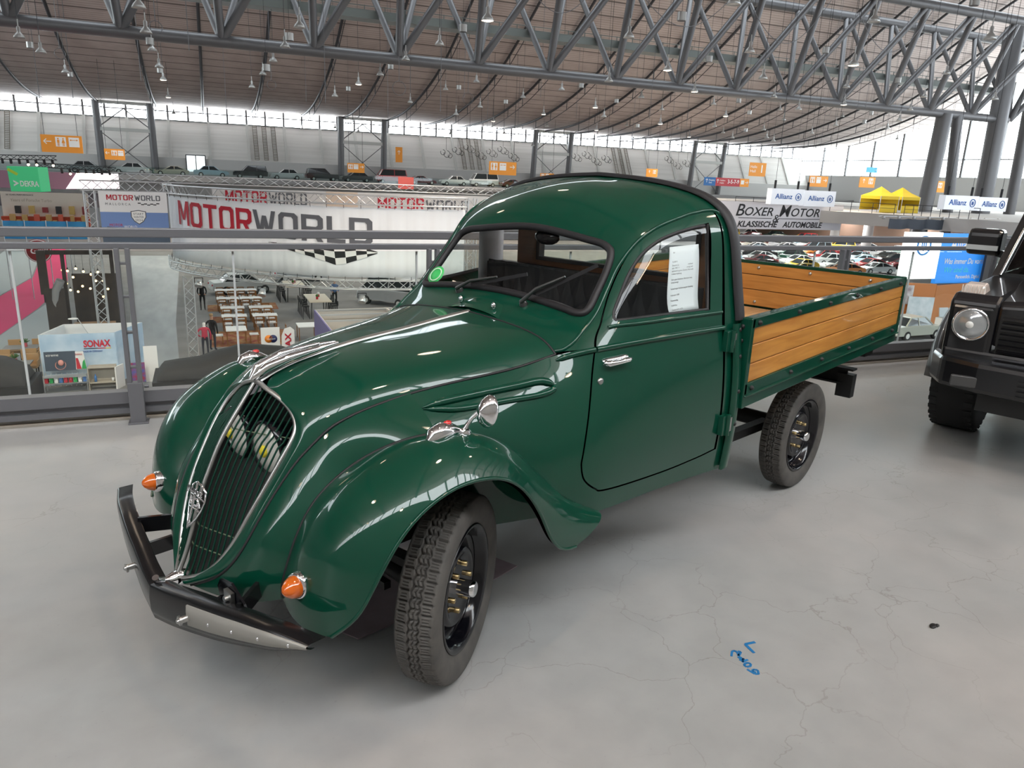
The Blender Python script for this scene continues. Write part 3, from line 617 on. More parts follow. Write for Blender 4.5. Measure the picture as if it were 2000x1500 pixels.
def make_door(sd, shapes):
    s = Skin()
    dup, dwin, dlow = shapes
    s.patch(CABX, [offset_poly(CABX, dup, -g)], [dwin], .1, 1, .016, sd); s.patch(SIDE, [offset_poly(SIDE, dlow, -g)], [], .1, 1, .016, sd)
    d = s.build('door', PAINT, truck)
    w = Skin(); w.patch([[tuple(np.array(q)-np.array([0, .010, 0])) for q in row] for row in CABX], [offset_poly(CABX, dwin, .012)], [], .2, 1, 0, sd); w.build('window_pane', GLASS, d)
    k = offset_poly(CABX, dwin, -.004)
    mb = MB(); mb.tube(on_surf(CABX, np.vstack([k, k[:1]]), -.006, 1, None, sd), .0085, 6); mb.build('window_gasket', RUBT, d)
    mb = MB(); mb.tube(on_surf(SIDE, [(.27, .10), (.8, .09), (1.6, .085), (2.3, .085), (2.93, .09)], .002, 1, 30, sd), [.011]*30, 8); mb.build('belt_moulding', PAINT, d)
    mb = MB(); mb.tube(on_surf(CABX, [(1.60, .30), (1.52, 1.0), (1.45, 1.8), (1.40, 2.5), (1.30, 2.75)], .003, 1, 26, sd), [.007]*26, 8); mb.build('window_ledge', PAINT, d)
    A = Vector(on_surf(SIDE, [(2.86, .52)], .0, 1, None, sd)[0]); B = Vector(on_surf(SIDE, [(2.17, .49)], .0, 1, None, sd)[0]); o = Vector((.1, .99*sd, 0)).normalized(); dr = (B-A).normalized()
    mb = MB(); mb.tube([A-dr*.005, A+dr*.012, B-dr*.01, B+dr*.005], [.010, .014, .013, .009], 10); mb.build('handle_plate', CHROME, d)
    mb = MB(); mb.tube([A+o*.012, A+o*.030+dr*.004, A+o*.034+dr*.03, B+o*.032-dr*.015, B+o*.026], [.011, .012, .009, .010, .006], 10); mb.build('door_handle', CHROME, d)
    A = Vector(on_surf(SIDE, [(3.10, 1.06)], 0, 1, None, sd)[0]); mb = MB(); mb.lathe([(.0, .006), (.008, .006), (.013, .003), (.013, -.004)], 16, 0, A, o); mb.build('door_lock', STEEL, d)
    for v in (.56, 3.15):
        A = Vector(on_surf(SIDE, [(.22, v)], 0, 1, None, sd)[0])
        mb = MB(); mb.box(A+o*.008, (.05, .024, .085)); mb.tube([A+o*.022+Vector((-.012, 0, -.045)), A+o*.022+Vector((-.012, 0, .045))], .011, 10); mb.build('hinge', PAINT, d, .003)
        mb = MB(); mb.box(A+o*.024+Vector((-.028, 0, 0)), (.022, .006, .06)); mb.build('hinge_plate', STEEL, d)
    return d
make_door(1, (dup, dwin, dlow)); make_door(-1, (dupR, dwinR, dlowR))

# dark jamb behind the gaps, cabin floor, firewall
mb = MB()
for sd in (1, -1):
    mb.box((-1.02, sd*.60, .50), (.80, .10, .06)); mb.box((-.66, sd*.50, .62), (.03, .12, .36)); mb.box((-1.37, sd*.70, .75), (.03, .08, .60))
mb.box((-1.0, 0, .47), (.84, 1.24, .03)); mb.box((-.64, 0, .72), (.03, .84, .50)); mb.box((-.74, 0, .98), (.18, .84, .03))
mb.build('cabin_lining', DARKIN, truck)
mb = MB(); mb.box((-.80, 0, 1.03), (.10, 1.02, .12)); mb.cyl((-.855, -.05, 1.03), (-.862, -.05, 1.03), .05, 18); mb.cyl((-.855, .12, 1.03), (-.862, .12, 1.03), .04, 18)
dash = mb.build('dashboard', DARKIN, truck, .01)
mb = MB(); mb.lathe([(.0, .002), (.038, .002), (.042, 0)], 18, 0, (-.862, .12, 1.03), (-1, 0, 0)); mb.build('gauge', STEEL, dash)
mb = MB(); P = []
for i in range(61):
    y = -.60+1.2*i/60; P.append([(-1.20-.012*abs(math.sin(i*PI/4))-.05*j/4, y, .62+.56*j/4) for j in range(5)])
mb.grid(P, flip=True); mb.box((-1.31, 0, .89), (.12, 1.20, .56)); mb.box((-1.08, 0, .56), (.36, 1.2, .14))
mb.build('bench_seat', LEATHER, truck)
mb = MB(); c = Vector((-.95, .225, .995)); n = Vector((-.62, 0, .78)).normalized(); x = Vector((0, 1, 0)); y = n.cross(x)
mb.tube([c+(x*math.cos(t)+y*math.sin(t))*.185 for t in (2*PI*i/40 for i in range(40))], .011, 8, 0, False, True)
for t in (.5, 2.64, 4.71): mb.cyl(c-n*.02, c+(x*math.cos(t)+y*math.sin(t))*.18, .006, 6)
mb.lathe([(.0, .012), (.03, .01), (.04, -.02), (.02, -.04)], 16, 0, c, n)
sw = mb.build('steering_wheel', mat('grey wheel rim', (.10, .10, .105), .3), truck); mb = MB(); mb.cyl(c-n*.03, c-n*.42, .016, 10); mb.build('steering_column', BLACKM, sw)
# wooden back wall of the cab with its window
mb = MB()
for (y0, y1, z0, z1) in ((-.47, -.33, .62, 1.44), (-.68, -.47, .62, 1.06), (.56, .63, .62, 1.44), (-.33, .56, .62, 1.205), (-.33, .56, 1.44, 1.50)): mb.box((-1.375, (y0+y1)/2, (z0+z1)/2), (.025, y1-y0, z1-z0))
bw = mb.build('rear_wall', CABWOOD, truck)
mb = MB()
for (y0, y1, z0, z1) in ((-.335, -.315, 1.2, 1.445), (.545, .565, 1.2, 1.445), (-.335, .565, 1.195, 1.212), (-.335, .565, 1.432, 1.45)): mb.box((-1.372, (y0+y1)/2, (z0+z1)/2), (.04, y1-y0, z1-z0))
mb.build('rear_window_frame', RUBT, bw); mb = MB(); mb.box((-1.378, .115, 1.32), (.004, .88, .23)); mb.build('rear_window_pane', GLASS, bw)
# windscreen
full = [(u, v, 1) for u, v in scr]+[(u, v, -1) for u, v in scr[::-1]]
def scr_pts(off, gr):
    q = offset_poly(CABX, screen_full, gr)[:len(scr)]
    q[:, 1] = np.minimum(q[:, 1], 6); q[0, 1] = q[-1, 1] = 6
    L = on_surf(CABX, q, off, 1, None, 1); Rr = on_surf(CABX, q, off, 1, None, -1)[::-1]
    return L+Rr[1:-1]
ga = MB(); ring = scr_pts(.002, -.014); ga.tube(ring, .0155, 8, 0, False, True); ring = scr_pts(.010, -.014); ga.tube(ring, .006, 6, 0, False, True)
gasket = ga.build('windscreen_gasket', RUBT, truck)
s = Skin(); low = [[tuple(np.array(q)-np.array([.006, 0, .006])) for q in row] for row in CABX]
for sd in (1, -1): s.patch(low, [halfbox, offset_poly(CABX, screen_full, -.004)], [], .15, 1, 0, sd)
s.build('windscreen', GLASS, truck)
for sgn, A, B in ((-1, (-.715, -.19, 1.10), (-.79, .141, 1.195)), (1, (-.708, .19, 1.095), (-.822, .462, 1.262))):
    A, B = Vector(A), Vector(B); off = Vector((.045, 0, .04)); mid = A.lerp(B, .62)+off*.8
    mb = MB(); mb.lathe([(.018, 0), (.016, .02), (.008, .032), (0, .034)], 14, 0, A, (.5, 0, .87)); mb.tube([A+off*.5, A.lerp(B, .25)+off*.95, mid], [.009, .006, .004], 8)
    w = mb.build('wiper', mat('grey wiper steel', (.12, .12, .12), .35, .8), truck); mb = MB(); bl = (B-A).normalized(); mb.bar(mid-bl*.14+off*-.25, B+off*.45, .008, .014); mb.build('wiper_blade', RUBT, w)
mb = MB(); mb.lathe([(.044, 0), (.044, .002), (0, .002)], 24, 0, (-.752, -.392, 1.150), (.80, 0, .60)); st = mb.build('round_sticker', mat('green sticker', (.05, .50, .12), .5), truck)
mb = MB(); mb.lathe([(.034, .0015), (.034, .003), (.029, .003), (.029, .0015)], 24, 0, (-.7503, -.392, 1.1513), (.80, 0, .60)); mb.build('sticker_ring', mat('pale sticker', (.6, .8, .6), .5), st)
# inside mirror and its tag
mb = MB(); mb.ball((-.985, .05, 1.345), .055, 0, 14, (.4, 1.25, .6)); mb.tube([(-.985, .05, 1.36), (-.97, .03, 1.41)], .006, 6); mb.build('inside_mirror', BLACKP, truck)
# belt moulding on the cowl, cowl vent
for sd in (1, -1):
    mb = MB(); mb.tube(on_surf(SIDE, [(2.98, .09), (3.4, .10), (3.8, .13), (4.05, .16)], .002, 1, 16, sd), [.011]*12+[.010, .008, .006, .003], 8); mb.build('cowl_moulding', PAINT, truck)
vent = MB(); P = []
for i in range(13):
    t = i/12*2-1; P.append([(-.60-.085*f*math.sqrt(max(0, 1-t*t)), t*.20, 1.064-.035*t*t+.035*f*math.sqrt(max(0, 1-t*t))*.9+.010) for f in (0, .25, .5, .75, 1)])
vent.grid(P, flip=False)
v = vent.build('cowl_vent', PAINT, truck)
for y in (-.095, .095):
    mb = MB(); mb.ball((-.631, y, 1.092), .010, 0, 10, (1, 1, 1.5)); mb.build('vent_stud', CHROME, v)

for sd in (1, -1):
    mb = MB(); q = [(5.55, .02), (5.913, .30), (5.85, .90), (5.721, 1.316), (5.318, 2.291), (4.684, 3.07), (3.81, 3.50), (2.891, 3.56), (1.932, 3.52), (.758, 3.55), (.15, 3.75), (.0, 3.95)]
    mb.tube(on_surf(CABX, q, .0005, 1, 70, sd), [.0085]*70, 8); mb.build('crease_bead', PAINT, cabin)  # bead along the roof crease, added to catch the window strip's highlight
# bonnet, valances, wings
s = Skin(); s.grid(HOOD, 110, 34, 1, .012, 1); s.grid(HOOD, 110, 34, 1, .012, -1); hood = s.build('bonnet', PAINT, truck)
mb = MB()
for sd in (1, -1): mb.tube([tuple(q) for q in bs_curve([r[4] for r in HOOD], 120)*np.array([1, sd, 1])], .0048, 6)
e = bs_curve(HOOD[0], 30); e = np.vstack([e[::-1]*np.array([1, 1, 1]), e[1:]*np.array([1, -1, 1])]); mb.tube([tuple(q) for q in e], .0042, 6); mb.build('bonnet_seam', RUBT, hood)
for sd in (1, -1):
    s = Skin(); s.grid(VAL, 60, 20, 1, .01, sd); s.build('wing_valance', PAINT, truck)
    s = Skin(); s.grid(WING, 120, 34, -1, .022, sd); wg = s.build('front_wing', PAINT, truck)
    e = bs_curve([row[4] for row in WING], 90)*np.array([1, sd, 1]); mb = MB(); mb.tube([tuple(q) for q in e], .006, 6); mb.build('wing_bead', PAINT, wg)
    e = bs_curve([row[0] for row in WING[:9]], 60)*np.array([1, sd, 1]); mb = MB(); mb.tube([tuple(q) for q in e], .0045, 6); mb.build('wing_piping', RUBT, wg)
    for rows, rad in (([(6.98, .80), (6.6, .76), (6.188, .76), (5.194, .73), (4.62, .73), (4.345, .95)], .014), ([(6.98, .86), (6.7, 1.02), (6.266, 1.17), (5.298, 1.17), (4.787, 1.17), (4.456, 1.10), (4.345, .95)], .011)):
        n = 40; rr = [max(.001, rad*math.sin(PI*min(1, (i+.3)/(n*.22))/2)*(1 if i < n*.9 else math.sqrt(max(0, (n-1-i)/(n*.1))))) for i in range(n)]
        mb = MB(); mb.tube(on_surf(SIDE, rows, .003, 1, n, sd), rr, 8); mb.build('side_moulding', PAINT, truck)
# centre strip of the bonnet and the ornament at its nose
mb = MB(); ln = cr_curve([(-.585, 0, 1.063), (-.43, 0, 1.049), (-.287, 0, 1.033), (-.059, 0, 1.013), (.145, 0, .984), (.25, 0, .958), (.325, 0, .927)], 50)
P = [[(q[0], y, q[2]+zz) for y, zz in ((-.012, -.004), (-.010, .002), (-.004, .005), (.004, .005), (.010, .002), (.012, -.004))] for q in ln]; mb.grid(P, flip=True); mb.build('bonnet_strip', STEEL, hood)
mb = MB()
for k, sgn in ((0, 1), (1, -1)): mb.tube([(.34, 0, .94), (.30, sgn*.02, .972), (.22, sgn*.026, .995), (.12, sgn*.022, 1.008), (.03, sgn*.008, 1.016)], [.012, .016, .014, .010, .004], 10)
mb.tube([(.345, 0, .935), (.325, 0, .968), (.24, 0, 1.004), (.10, 0, 1.020)], [.010, .016, .013, .005], 10); mb.build('bonnet_ornament', CHROME, hood)

# grille
GF = np.array([(.329, .015, .928), (.325, .066, .912), (.305, .136, .887), (.306, .195, .847), (.325, .223, .81), (.369, .222, .751), (.432, .21, .651), (.477, .193, .575), (.51, .174, .503), (.545, .137, .429), (.579, .087, .372), (.616, .022, .350)])
GC = np.array([(.330, 0, .920), (.408, 0, .819), (.458, 0, .749), (.499, 0, .657), (.519, 0, .622), (.560, 0, .484), (.594, 0, .396), (.618, 0, .355)])
fr = bs_curve(GF, 120); ctr = bs_curve(GC, 80)
grille = MB().tube([tuple(q) for q in np.vstack([fr, (fr*np.array([1, -1, 1]))[::-1]])], .0085, 8, 0, False, True).build('grille_surround', STEEL, truck)
mb = MB(); mb.tube([tuple(q+np.array([.006, 0, .002])) for q in ctr], .0075, 8); mb.build('grille_strip', STEEL, grille)
zs = fr[:, 2]; itop = int(np.argmax(fr[:, 1]))
def frame_x(y, top):
    seg = fr[:itop+1] if top else fr[itop:][::-1]
    return np.interp(y, seg[:, 1], seg[:, 2])
def gsurf(y, z):
    low_ = fr[itop:][::-1]; xc = np.interp(z, ctr[::-1, 2], ctr[::-1, 0]); yf = np.interp(z, low_[:, 2], low_[:, 1]); xf = np.interp(z, low_[:, 2], low_[:, 0])
    if z > fr[itop, 2]: yf = fr[itop, 1]; xf = xc-.10
    return xc+(xf-xc)*min(1.0, (y/max(yf, .02)))**1.15
for k in range(1, 12):
    y = .0192*k; z1, z0 = frame_x(y, True), frame_x(y, False)
    if z1-z0 < .05: continue
    for sd in (1, -1):
        pts = [(gsurf(y, z), sd*y, z) for z in np.linspace(z0+.004, z1-.004, 26)]
        mb = MB(); mb.tube(pts, .0030, 6); mb.build('grille_bar', BARP, grille)
for z in (.79, .50, .44):
    mb = MB(); low_ = fr[itop:][::-1]; yf = float(np.interp(z, low_[:, 2], low_[:, 1]))
    mb.tube([(gsurf(abs(y), z)-.012, y, z) for y in np.linspace(-yf, yf, 17)], .0022, 5); mb.build('grille_rod', mat('pale green rod', (.18, .24, .15), .4), grille)
mb = MB(); low_ = fr[itop:][::-1]
mb.grid([[(float(np.interp(z, low_[:, 2], low_[:, 0]))-.035-.05*min(1, max(0, (z-.45)/.3)), float(np.interp(z, low_[:, 2], low_[:, 1]))*t, z) for t in np.linspace(-1.02, 1.02, 9)] for z in np.linspace(fr[-1, 2]-.004, fr[itop, 2], 24)]); mb.box((.20, 0, .80), (.02, .40, .20)); mb.box((.30, 0, .33), (.26, .16, .01)); mb.build('radiator_backing', BLACKM, truck)  # dark backing sheet added so the bright floor does not show through
for sd in (1, -1):
    c = Vector((.352, sd*.098, .735)); ax = Vector((1, sd*.04, -.02)).normalized()
    mb = MB(); mb.lathe([(.02, -.12), (.06, -.10), (.085, -.03), (.092, 0), (.086, .012), (.080, .004)], 28, 0, c, ax); hl = mb.build('headlamp', BLACKP, truck)
    mb = MB(); mb.lathe([(.082, .002), (.07, .012), (.045, .019), (.02, .022), (0, .023)], 28, 0, c, ax); mb.build('headlamp_lens', LENS, hl)
    mb = MB(); mb.ball(c+ax*.024+Vector((0, sd*.012, 0)), .020, 0, 12, (.5, 1, 1)); mb.build('bulb_cap', YELLOWB, hl)
# shield emblem: outline, two crossing bars, the animal's curve and the lettering
bd = MB(); c = Vector((.538, 0, .578)); upd = Vector((-.30, 0, .95)).normalized(); fwd_ = Vector((.95, 0, .30)).normalized()
def bp_(x, y): return c+Vector((0, 1, 0))*(x*.052)+upd*(y*.074)+fwd_*(.018-abs(x)*.012)
sh = [(-.85, .55), (-.45, .72), (0, .82), (.45, .72), (.85, .55), (.92, .2), (.80, -.2), (.5, -.65), (0, -1.15), (-.5, -.65), (-.80, -.2), (-.92, .2)]
bd.tube([bp_(*q) for q in sh], .0035, 6, 0, False, True)
bd.tube([bp_(-.90, .15), bp_(0, .30), bp_(.90, .15)], .0026, 6); bd.tube([bp_(-.72, -.34), bp_(0, -.25), bp_(.72, -.34)], .0026, 6); bd.tube([bp_(-.22, -.9), bp_(0, -.82), bp_(.22, -.9)], .002, 6)
bd.tube([bp_(.10, -.15), bp_(.35, -.12), bp_(.45, .05), (bp_(.2, .14)), bp_(-.1, .1), bp_(-.25, -.1), bp_(-.45, -.2), bp_(-.6, 0), bp_(-.5, .12)], .0042, 6)
bd.tube([bp_(.45, .0), bp_(.62, -.18)], .004, 6); bd.tube([bp_(-.1, .05), bp_(-.05, -.2)], .004, 6); bd.tube([bp_(0, .8), bp_(0, -1.1)], .004, 6)
badge = bd.build('emblem', CHROME, grille)
tm = text_mb('peugeot', .030, 0, 1.0, 0, .002); M = Matrix((( 0, 0, 0, 0),)*4)
M = Matrix.Identity(4); M.col[0][:3] = Vector((0, 1, 0)); M.col[1][:3] = -fwd_; M.col[2][:3] = upd; M.translation = bp_(0, .46)+fwd_*.004
tm.xform(M); tm.build('emblem_lettering', CHROME, badge)
# starting-handle cover at the foot of the grille
mb = MB(); mb.tube([(.60, 0, .345), (.635, 0, .347), (.66, 0, .350), (.685, 0, .362), (.69, .006, .376)], [.020, .022, .013, .011, .010], 12); mb.lathe([(.0, .02), (.024, .015), (.026, -.01), (.018, -.03)], 16, 0, (.615, 0, .345), (1, 0, 0)); mb.build('grille_foot', CHROME, truck)

# bumper: a bent steel channel, tapering and sweeping back to its ends
cl = [(.705, 0, .298), (.692, .10, .312), (.674, .20, .328), (.655, .31, .347), (.632, .42, .367), (.602, .54, .388), (.560, .655, .405)]
hh = [.058, .058, .057, .053, .046, .034, .008]
def bump_strip(prof, name, m_, par, sides, rows=slice(0, 7)):
    mb = MB()
    c_ = cr_curve(cl, 40); h_ = np.interp(np.linspace(0, 6, 40), range(7), hh)
    sel = range(int(rows.start*39/6), int((rows.stop-1)*39/6)+1)
    for sd in sides:
        P = []
        for i in sel: P.append([(c_[i][0]+dx, sd*c_[i][1], c_[i][2]+dz*h_[i]) for dx, dz in prof])
        mb.grid(P, 0, sd < 0)
    return mb.build(name, m_, par)
PR = [(-.050, .98), (-.046, 1.0), (-.004, 1.0), (.002, .9), (.006, .3), (.004, -.5), (-.004, -1.0), (-.010, -1.02), (-.016, -.9)]
BSAT = mat('black satin paint', (.006, .006, .007), .2)
bumper = bump_strip(PR, 'bumper', BSAT, truck, (1, -1))
bump_strip([(.004, .72), (.0085, .70), (.0105, .3), (.0085, -.45), (.003, -.47)], 'bumper_strip', mat('matt alloy strip', (.38, .37, .34), .5, .6), bumper, (1,), slice(2, 7))
for sd in (1, -1):
    mb = MB(); mb.tube([(.665, sd*.20, .327), (.70, sd*.20, .327), (.712, sd*.20, .327)], [.012, .010, .006], 8); mb.tube([(.70, sd*.20, .327), (.706, sd*.20, .327)], .015, 6); mb.build('bumper_bolt', STEEL, bumper)
    mb = MB(); mb.bar((.60, sd*.36, .385), (.40, sd*.22, .40), .012, .055); mb.bar((.635, sd*.24, .345), (.42, sd*.20, .37), .012, .05); mb.build('bumper_bracket', BSAT, bumper)
    for y in (.30, .40, .50, .60):
        if sd > 0:
            xx = float(np.interp(y, [q[1] for q in cl], [q[0] for q in cl])); zz = float(np.interp(y, [q[1] for q in cl], [q[2] for q in cl])); mb = MB(); mb.ball((xx+.010, y, zz), .006, 0, 8, (.5, 1, 1)); mb.build('rivet', CHROME, bumper)
mb = MB(); mb.prism([(.21, .40), (.23, .43), (.30, .445), (.37, .41), (.40, .37), (.24, .34)], .585, .592, 'yz'); pl = mb.build('bumper_plate', BLACKP, bumper)
mb = MB(); mb.box((.600, .302, .405), (.012, .042, .042)); mb.tube([(.60, .302, .405), (.616, .302, .405)], .010, 6); mb.build('plate_bolt', STEEL, pl)

# wing-top lamps, direction indicators, door mirror
for sd in (1, -1):
    c = Vector((.036, sd*.575, .838))
    mb = MB(); mb.tube([c+Vector(q) for q in ((.062, 0, -.010), (.050, 0, .002), (.02, 0, .012), (-.02, 0, .008), (-.055, 0, -.002), (-.09, 0, -.012))], [.016, .029, .032, .024, .013, .003], 14); lt = mb.build('wing_lamp', CHROME, truck)
    mb = MB(); mb.ball(c+Vector((.060, 0, -.008)), .022, 0, 12, (.4, 1, 1)); mb.build('wing_lamp_lens', LENS, lt)
    mb = MB(); mb.ball(c+Vector((-.005, 0, .036)), .010, 0, 10, (1.6, 1, .8)); mb.build('red_jewel', mat('red lens', (.6, .02, .02), .15, 0, 1), lt)
    c = Vector((.478, sd*.476, .474)); ax = Vector((.96, sd*.20, .06)).normalized()
    mb = MB(); mb.lathe([(.038, -.01), (.038, .012), (.034, .018), (.030, .016)], 20, 0, c, ax); ind = mb.build('indicator', CHROME, truck)
    mb = MB(); mb.lathe([(.031, .014), (.032, .024), (.026, .040), (.016, .052), (.006, .058), (0, .059)], 20, 0, c, ax); mb.build('indicator_lens', AMBER, ind)
mb = MB(); b0 = Vector((-.030, .585, .828)); mb.lathe([(.020, 0), (.018, .012), (.010, .02)], 14, 0, b0, (0, .3, .95)); mb.tube([b0+Vector((0, 0, .01)), (-.034, .590, .855), (-.042, .605, .882), (-.058, .618, .903)], [.012, .008, .0065, .008], 8)
mir = mb.build('mirror_stem', CHROME, truck)
mc = Vector((-.080, .628, .900)); ax = Vector((.94, .05, .20)).normalized(); mb = MB()
mb.lathe([(0, .034), (.016, .031), (.032, .020), (.043, .003), (.046, -.008), (.043, -.013), (0, -.013)], 24, 0, (0, 0, 0), (1, 0, 0)); q = Vector((1, 0, 0)).rotation_difference(ax).to_matrix().to_4x4(); q.translation = mc
mb.v = [(x, y*.80, z*1.15) for x, y, z in mb.v]; mb.xform(q); mb.build('mirror_head', CHROME, mir)

# black rubber edge along the back of the cab roof
mb = MB(); e = bs_eval(CABX, np.linspace(.35, 9, 60), np.zeros(60)); e = np.vstack([e, (e*np.array([1, -1, 1]))[::-1]])
P = []
for i, q in enumerate(e):
    a, b = e[max(0, i-1)], e[min(len(e)-1, i+1)]; t = b-a; nrm = np.array([0, -t[2], t[1]]) if False else np.array([0, t[2], -t[1]]); nrm = nrm/max(np.linalg.norm(nrm), 1e-9)
    P.append([tuple(q+np.array([dx, 0, 0])+nrm*dn) for dx, dn in ((.030, .001), (.030, .010), (.022, .016), (-.022, .016), (-.030, .010), (-.030, -.02))])
mb.grid(P); mb.build('roof_edge_trim', RUBT, truck)
mb = MB()
for sd in (1, -1):
    e = bs_eval(SIDE, np.zeros(20), np.linspace(0, 5, 20)); P = [[(q[0]+dx, sd*(q[1]+dy), q[2]) for dx, dy in ((.05, .001), (.05, .012), (.0, .014), (-.012, .004), (-.012, -.05))] for q in e]; mb.grid(P, 0, sd > 0)
    mb.build('cab_rear_flange', PAINT, truck); mb = MB()
for sd in (1, -1):
    for v in (.25, 1.15, 2.2, 3.2):
        A = on_surf(SIDE, [(.02, v)], .014, 1, None, sd)[0]; mb = MB(); mb.ball(A, .010, 0, 8, (1, .7, 1)); mb.build('flange_bolt', BLACKM, truck)

# ---- cargo bed
def bz(x): return -.0175*(x+1.40)
X0, X1, YB = -1.412, -3.39, .81
bed = empty('cargo_bed'); bed.parent = truck
def slab(mb, x0, x1, y0, y1, z0, z1, mi=0):
    p = [(x0, y0, z0+bz(x0)), (x1, y0, z0+bz(x1)), (x1, y1, z0+bz(x1)), (x0, y1, z0+bz(x0)), (x0, y0, z1+bz(x0)), (x1, y0, z1+bz(x1)), (x1, y1, z1+bz(x1)), (x0, y1, z1+bz(x0))]
    return mb.hexa(p, mi)
for sd in (1, -1):
    for k, (z0, z1) in enumerate(((.790, .868), (.872, .950), (.954, 1.030))):
        mb = MB(); slab(mb, X0-.008, X1+.008, sd*(YB-.030), sd*(YB-.008), z0, z1); mb.build('side_plank', OAK, bed, .003)
    mb = MB(); slab(mb, X0, X1, sd*(YB-.04), sd*YB, 1.024, 1.070); mb.build('top_rail', PAINT, bed, .004)
    mb = MB(); slab(mb, X0, X1, sd*(YB-.04), sd*YB, .740, .790); slab(mb, X0, X1, sd*(YB-.04), sd*(YB+.010), .734, .742); mb.build('lower_rail', PAINT, bed, .003)
    mb = MB(); slab(mb, X0, X1, sd*(YB-.05), sd*(YB-.004), .683, .735); mb.build('side_beam', PAINT, bed, .003)
    mb = MB(); slab(mb, X1+.014, X1-.004, sd*(YB-.045), sd*(YB+.002), .74, 1.07); mb.build('corner_post', PAINT, bed, .003)
    for x in (-1.47, -1.86, -2.22, -2.58, -2.94, -3.28):
        for z in (1.045, .765):
            mb = MB(); mb.lathe([(.011, 0), (.011, .004), (.006, .012), (0, .013)], 10, 0, (x, sd*YB, z+bz(x)), (0, sd, 0)); mb.build('bolt', BLACKM, bed)
mb = MB()
slab(mb, X0+.004, X0-.024, -YB, YB, .683, 1.066); mb.build('headboard', PAINT, bed, .004)
for y in (.77, .70):
    for z in (1.03, .97, .72):
        if y < .75 and z == .97: continue
        mb = MB(); mb.ball((X0+.006, y, z), .011, 0, 8, (.7, 1, 1)); mb.build('bolt', BLACKM, bed)
for z0, z1 in ((.760, .868), (.872, .965), (.969, 1.062)):
    mb = MB(); slab(mb, X0-.026, X0-.046, -YB+.05, YB-.05, z0, z1); mb.build('headboard_plank', OAKY, bed, .003)
for z0, z1 in ((.775, .880), (.884, .980), (.984, 1.056)):
    mb = MB(); slab(mb, X1+.036, X1+.012, -YB+.04, YB-.04, z0, z1); mb.build('tailgate_plank', OAKY, bed, .003)
mb = MB(); slab(mb, X1+.038, X1, -YB, YB, 1.054, 1.074); slab(mb, X1+.012, X1, -YB, YB, .74, 1.06); mb.build('tailgate_frame', PAINT, bed, .003)
for y in (-.55, -.1, .25, .62):
    for z in (1.03, .80):
        mb = MB(); mb.ball((X1+.038, y, z+bz(X1)), .011, 0, 10, (.7, 1, 1)); mb.build('silver_bolt', STEEL, bed)
for k in range(10):
    y0 = -YB+.05+k*.151; mb = MB(); slab(mb, X0-.05, X1+.04, y0, y0+.147, .742, .762); mb.build('floor_plank', FLOORWOOD, bed)
mb = MB()
for x in (-1.6, -2.2, -2.8, -3.25): slab(mb, x-.03, x+.03, -YB+.05, YB-.05, .685, .735)
mb.build('cross_bearer', BLACKM, bed)
# ---- chassis
ch = MB()
for sd in (1, -1):
    ch.bar((.45, sd*.28, .42), (-1.35, sd*.40, .47), .07, .09); ch.bar((-1.35, sd*.40, .47), (-3.36, sd*.42, .60), .07, .10)
    ch.bar((-1.38, sd*.50, .37), (-2.40, sd*.50, .33), .05, .045); ch.bar((-1.6, sd*.44, .5), (-1.6, sd*.44, .66), .08, .05)
ch.bar((-1.55, -.5, .60), (-1.55, .62, .60), .10, .09); ch.box((-1.72, .52, .56), (.22, .14, .20))
ch.bar((-3.10, -.62, .515), (-3.10, .66, .515), .012, .09); ch.bar((-3.10, -.62, .56), (-3.10, .70, .56), .07, .012); ch.bar((-3.10, -.62, .47), (-3.10, .66, .47), .07, .012); ch.box((-3.10, .66, .46), (.06, .09, .14)); ch.box((-3.30, .62, .655), (.14, .16, .07))
chassis = ch.build('chassis_frame', BLACKM, truck)
mb = MB(); mb.cyl((-2.45, -.58, .325), (-2.45, .58, .325), .045, 12); mb.ball((-2.45, 0, .325), .13, 0, 14); mb.build('rear_axle', BLACKM, chassis)
mb = MB(); mb.cyl((.02, -.5, .27), (.02, .5, .27), .03, 10); mb.bar((.0, .15, .30), (.0, .50, .33), .05, .03); mb.bar((-.2, .2, .22), (.05, .5, .25), .03, .03); mb.bar((.16, -.45, .33), (.16, .45, .33), .025, .025); mb.build('front_axle', BLACKM, chassis)
for sd in (1, -1):      # wheel arch liner
    mb = MB(); P = [[(.02+.36*math.cos(t), sd*y, .325+.40*math.sin(t)) for y in (.36, .52)] for t in np.linspace(.25, PI-.75, 20)]; mb.grid(P, 0, sd > 0); mb.build('arch_liner', BLACKM, truck)
    mb = MB(); mb.grid([[(x, sd*(.335+.24*max(0, (-.05-x)/.57)), z) for z in np.linspace(.38, .74-.9*max(0, abs(x)-.25)**1.2, 8)] for x in np.linspace(.12, -.62, 26)], 0, sd < 0); mb.build('inner_wing', PAINT, truck)

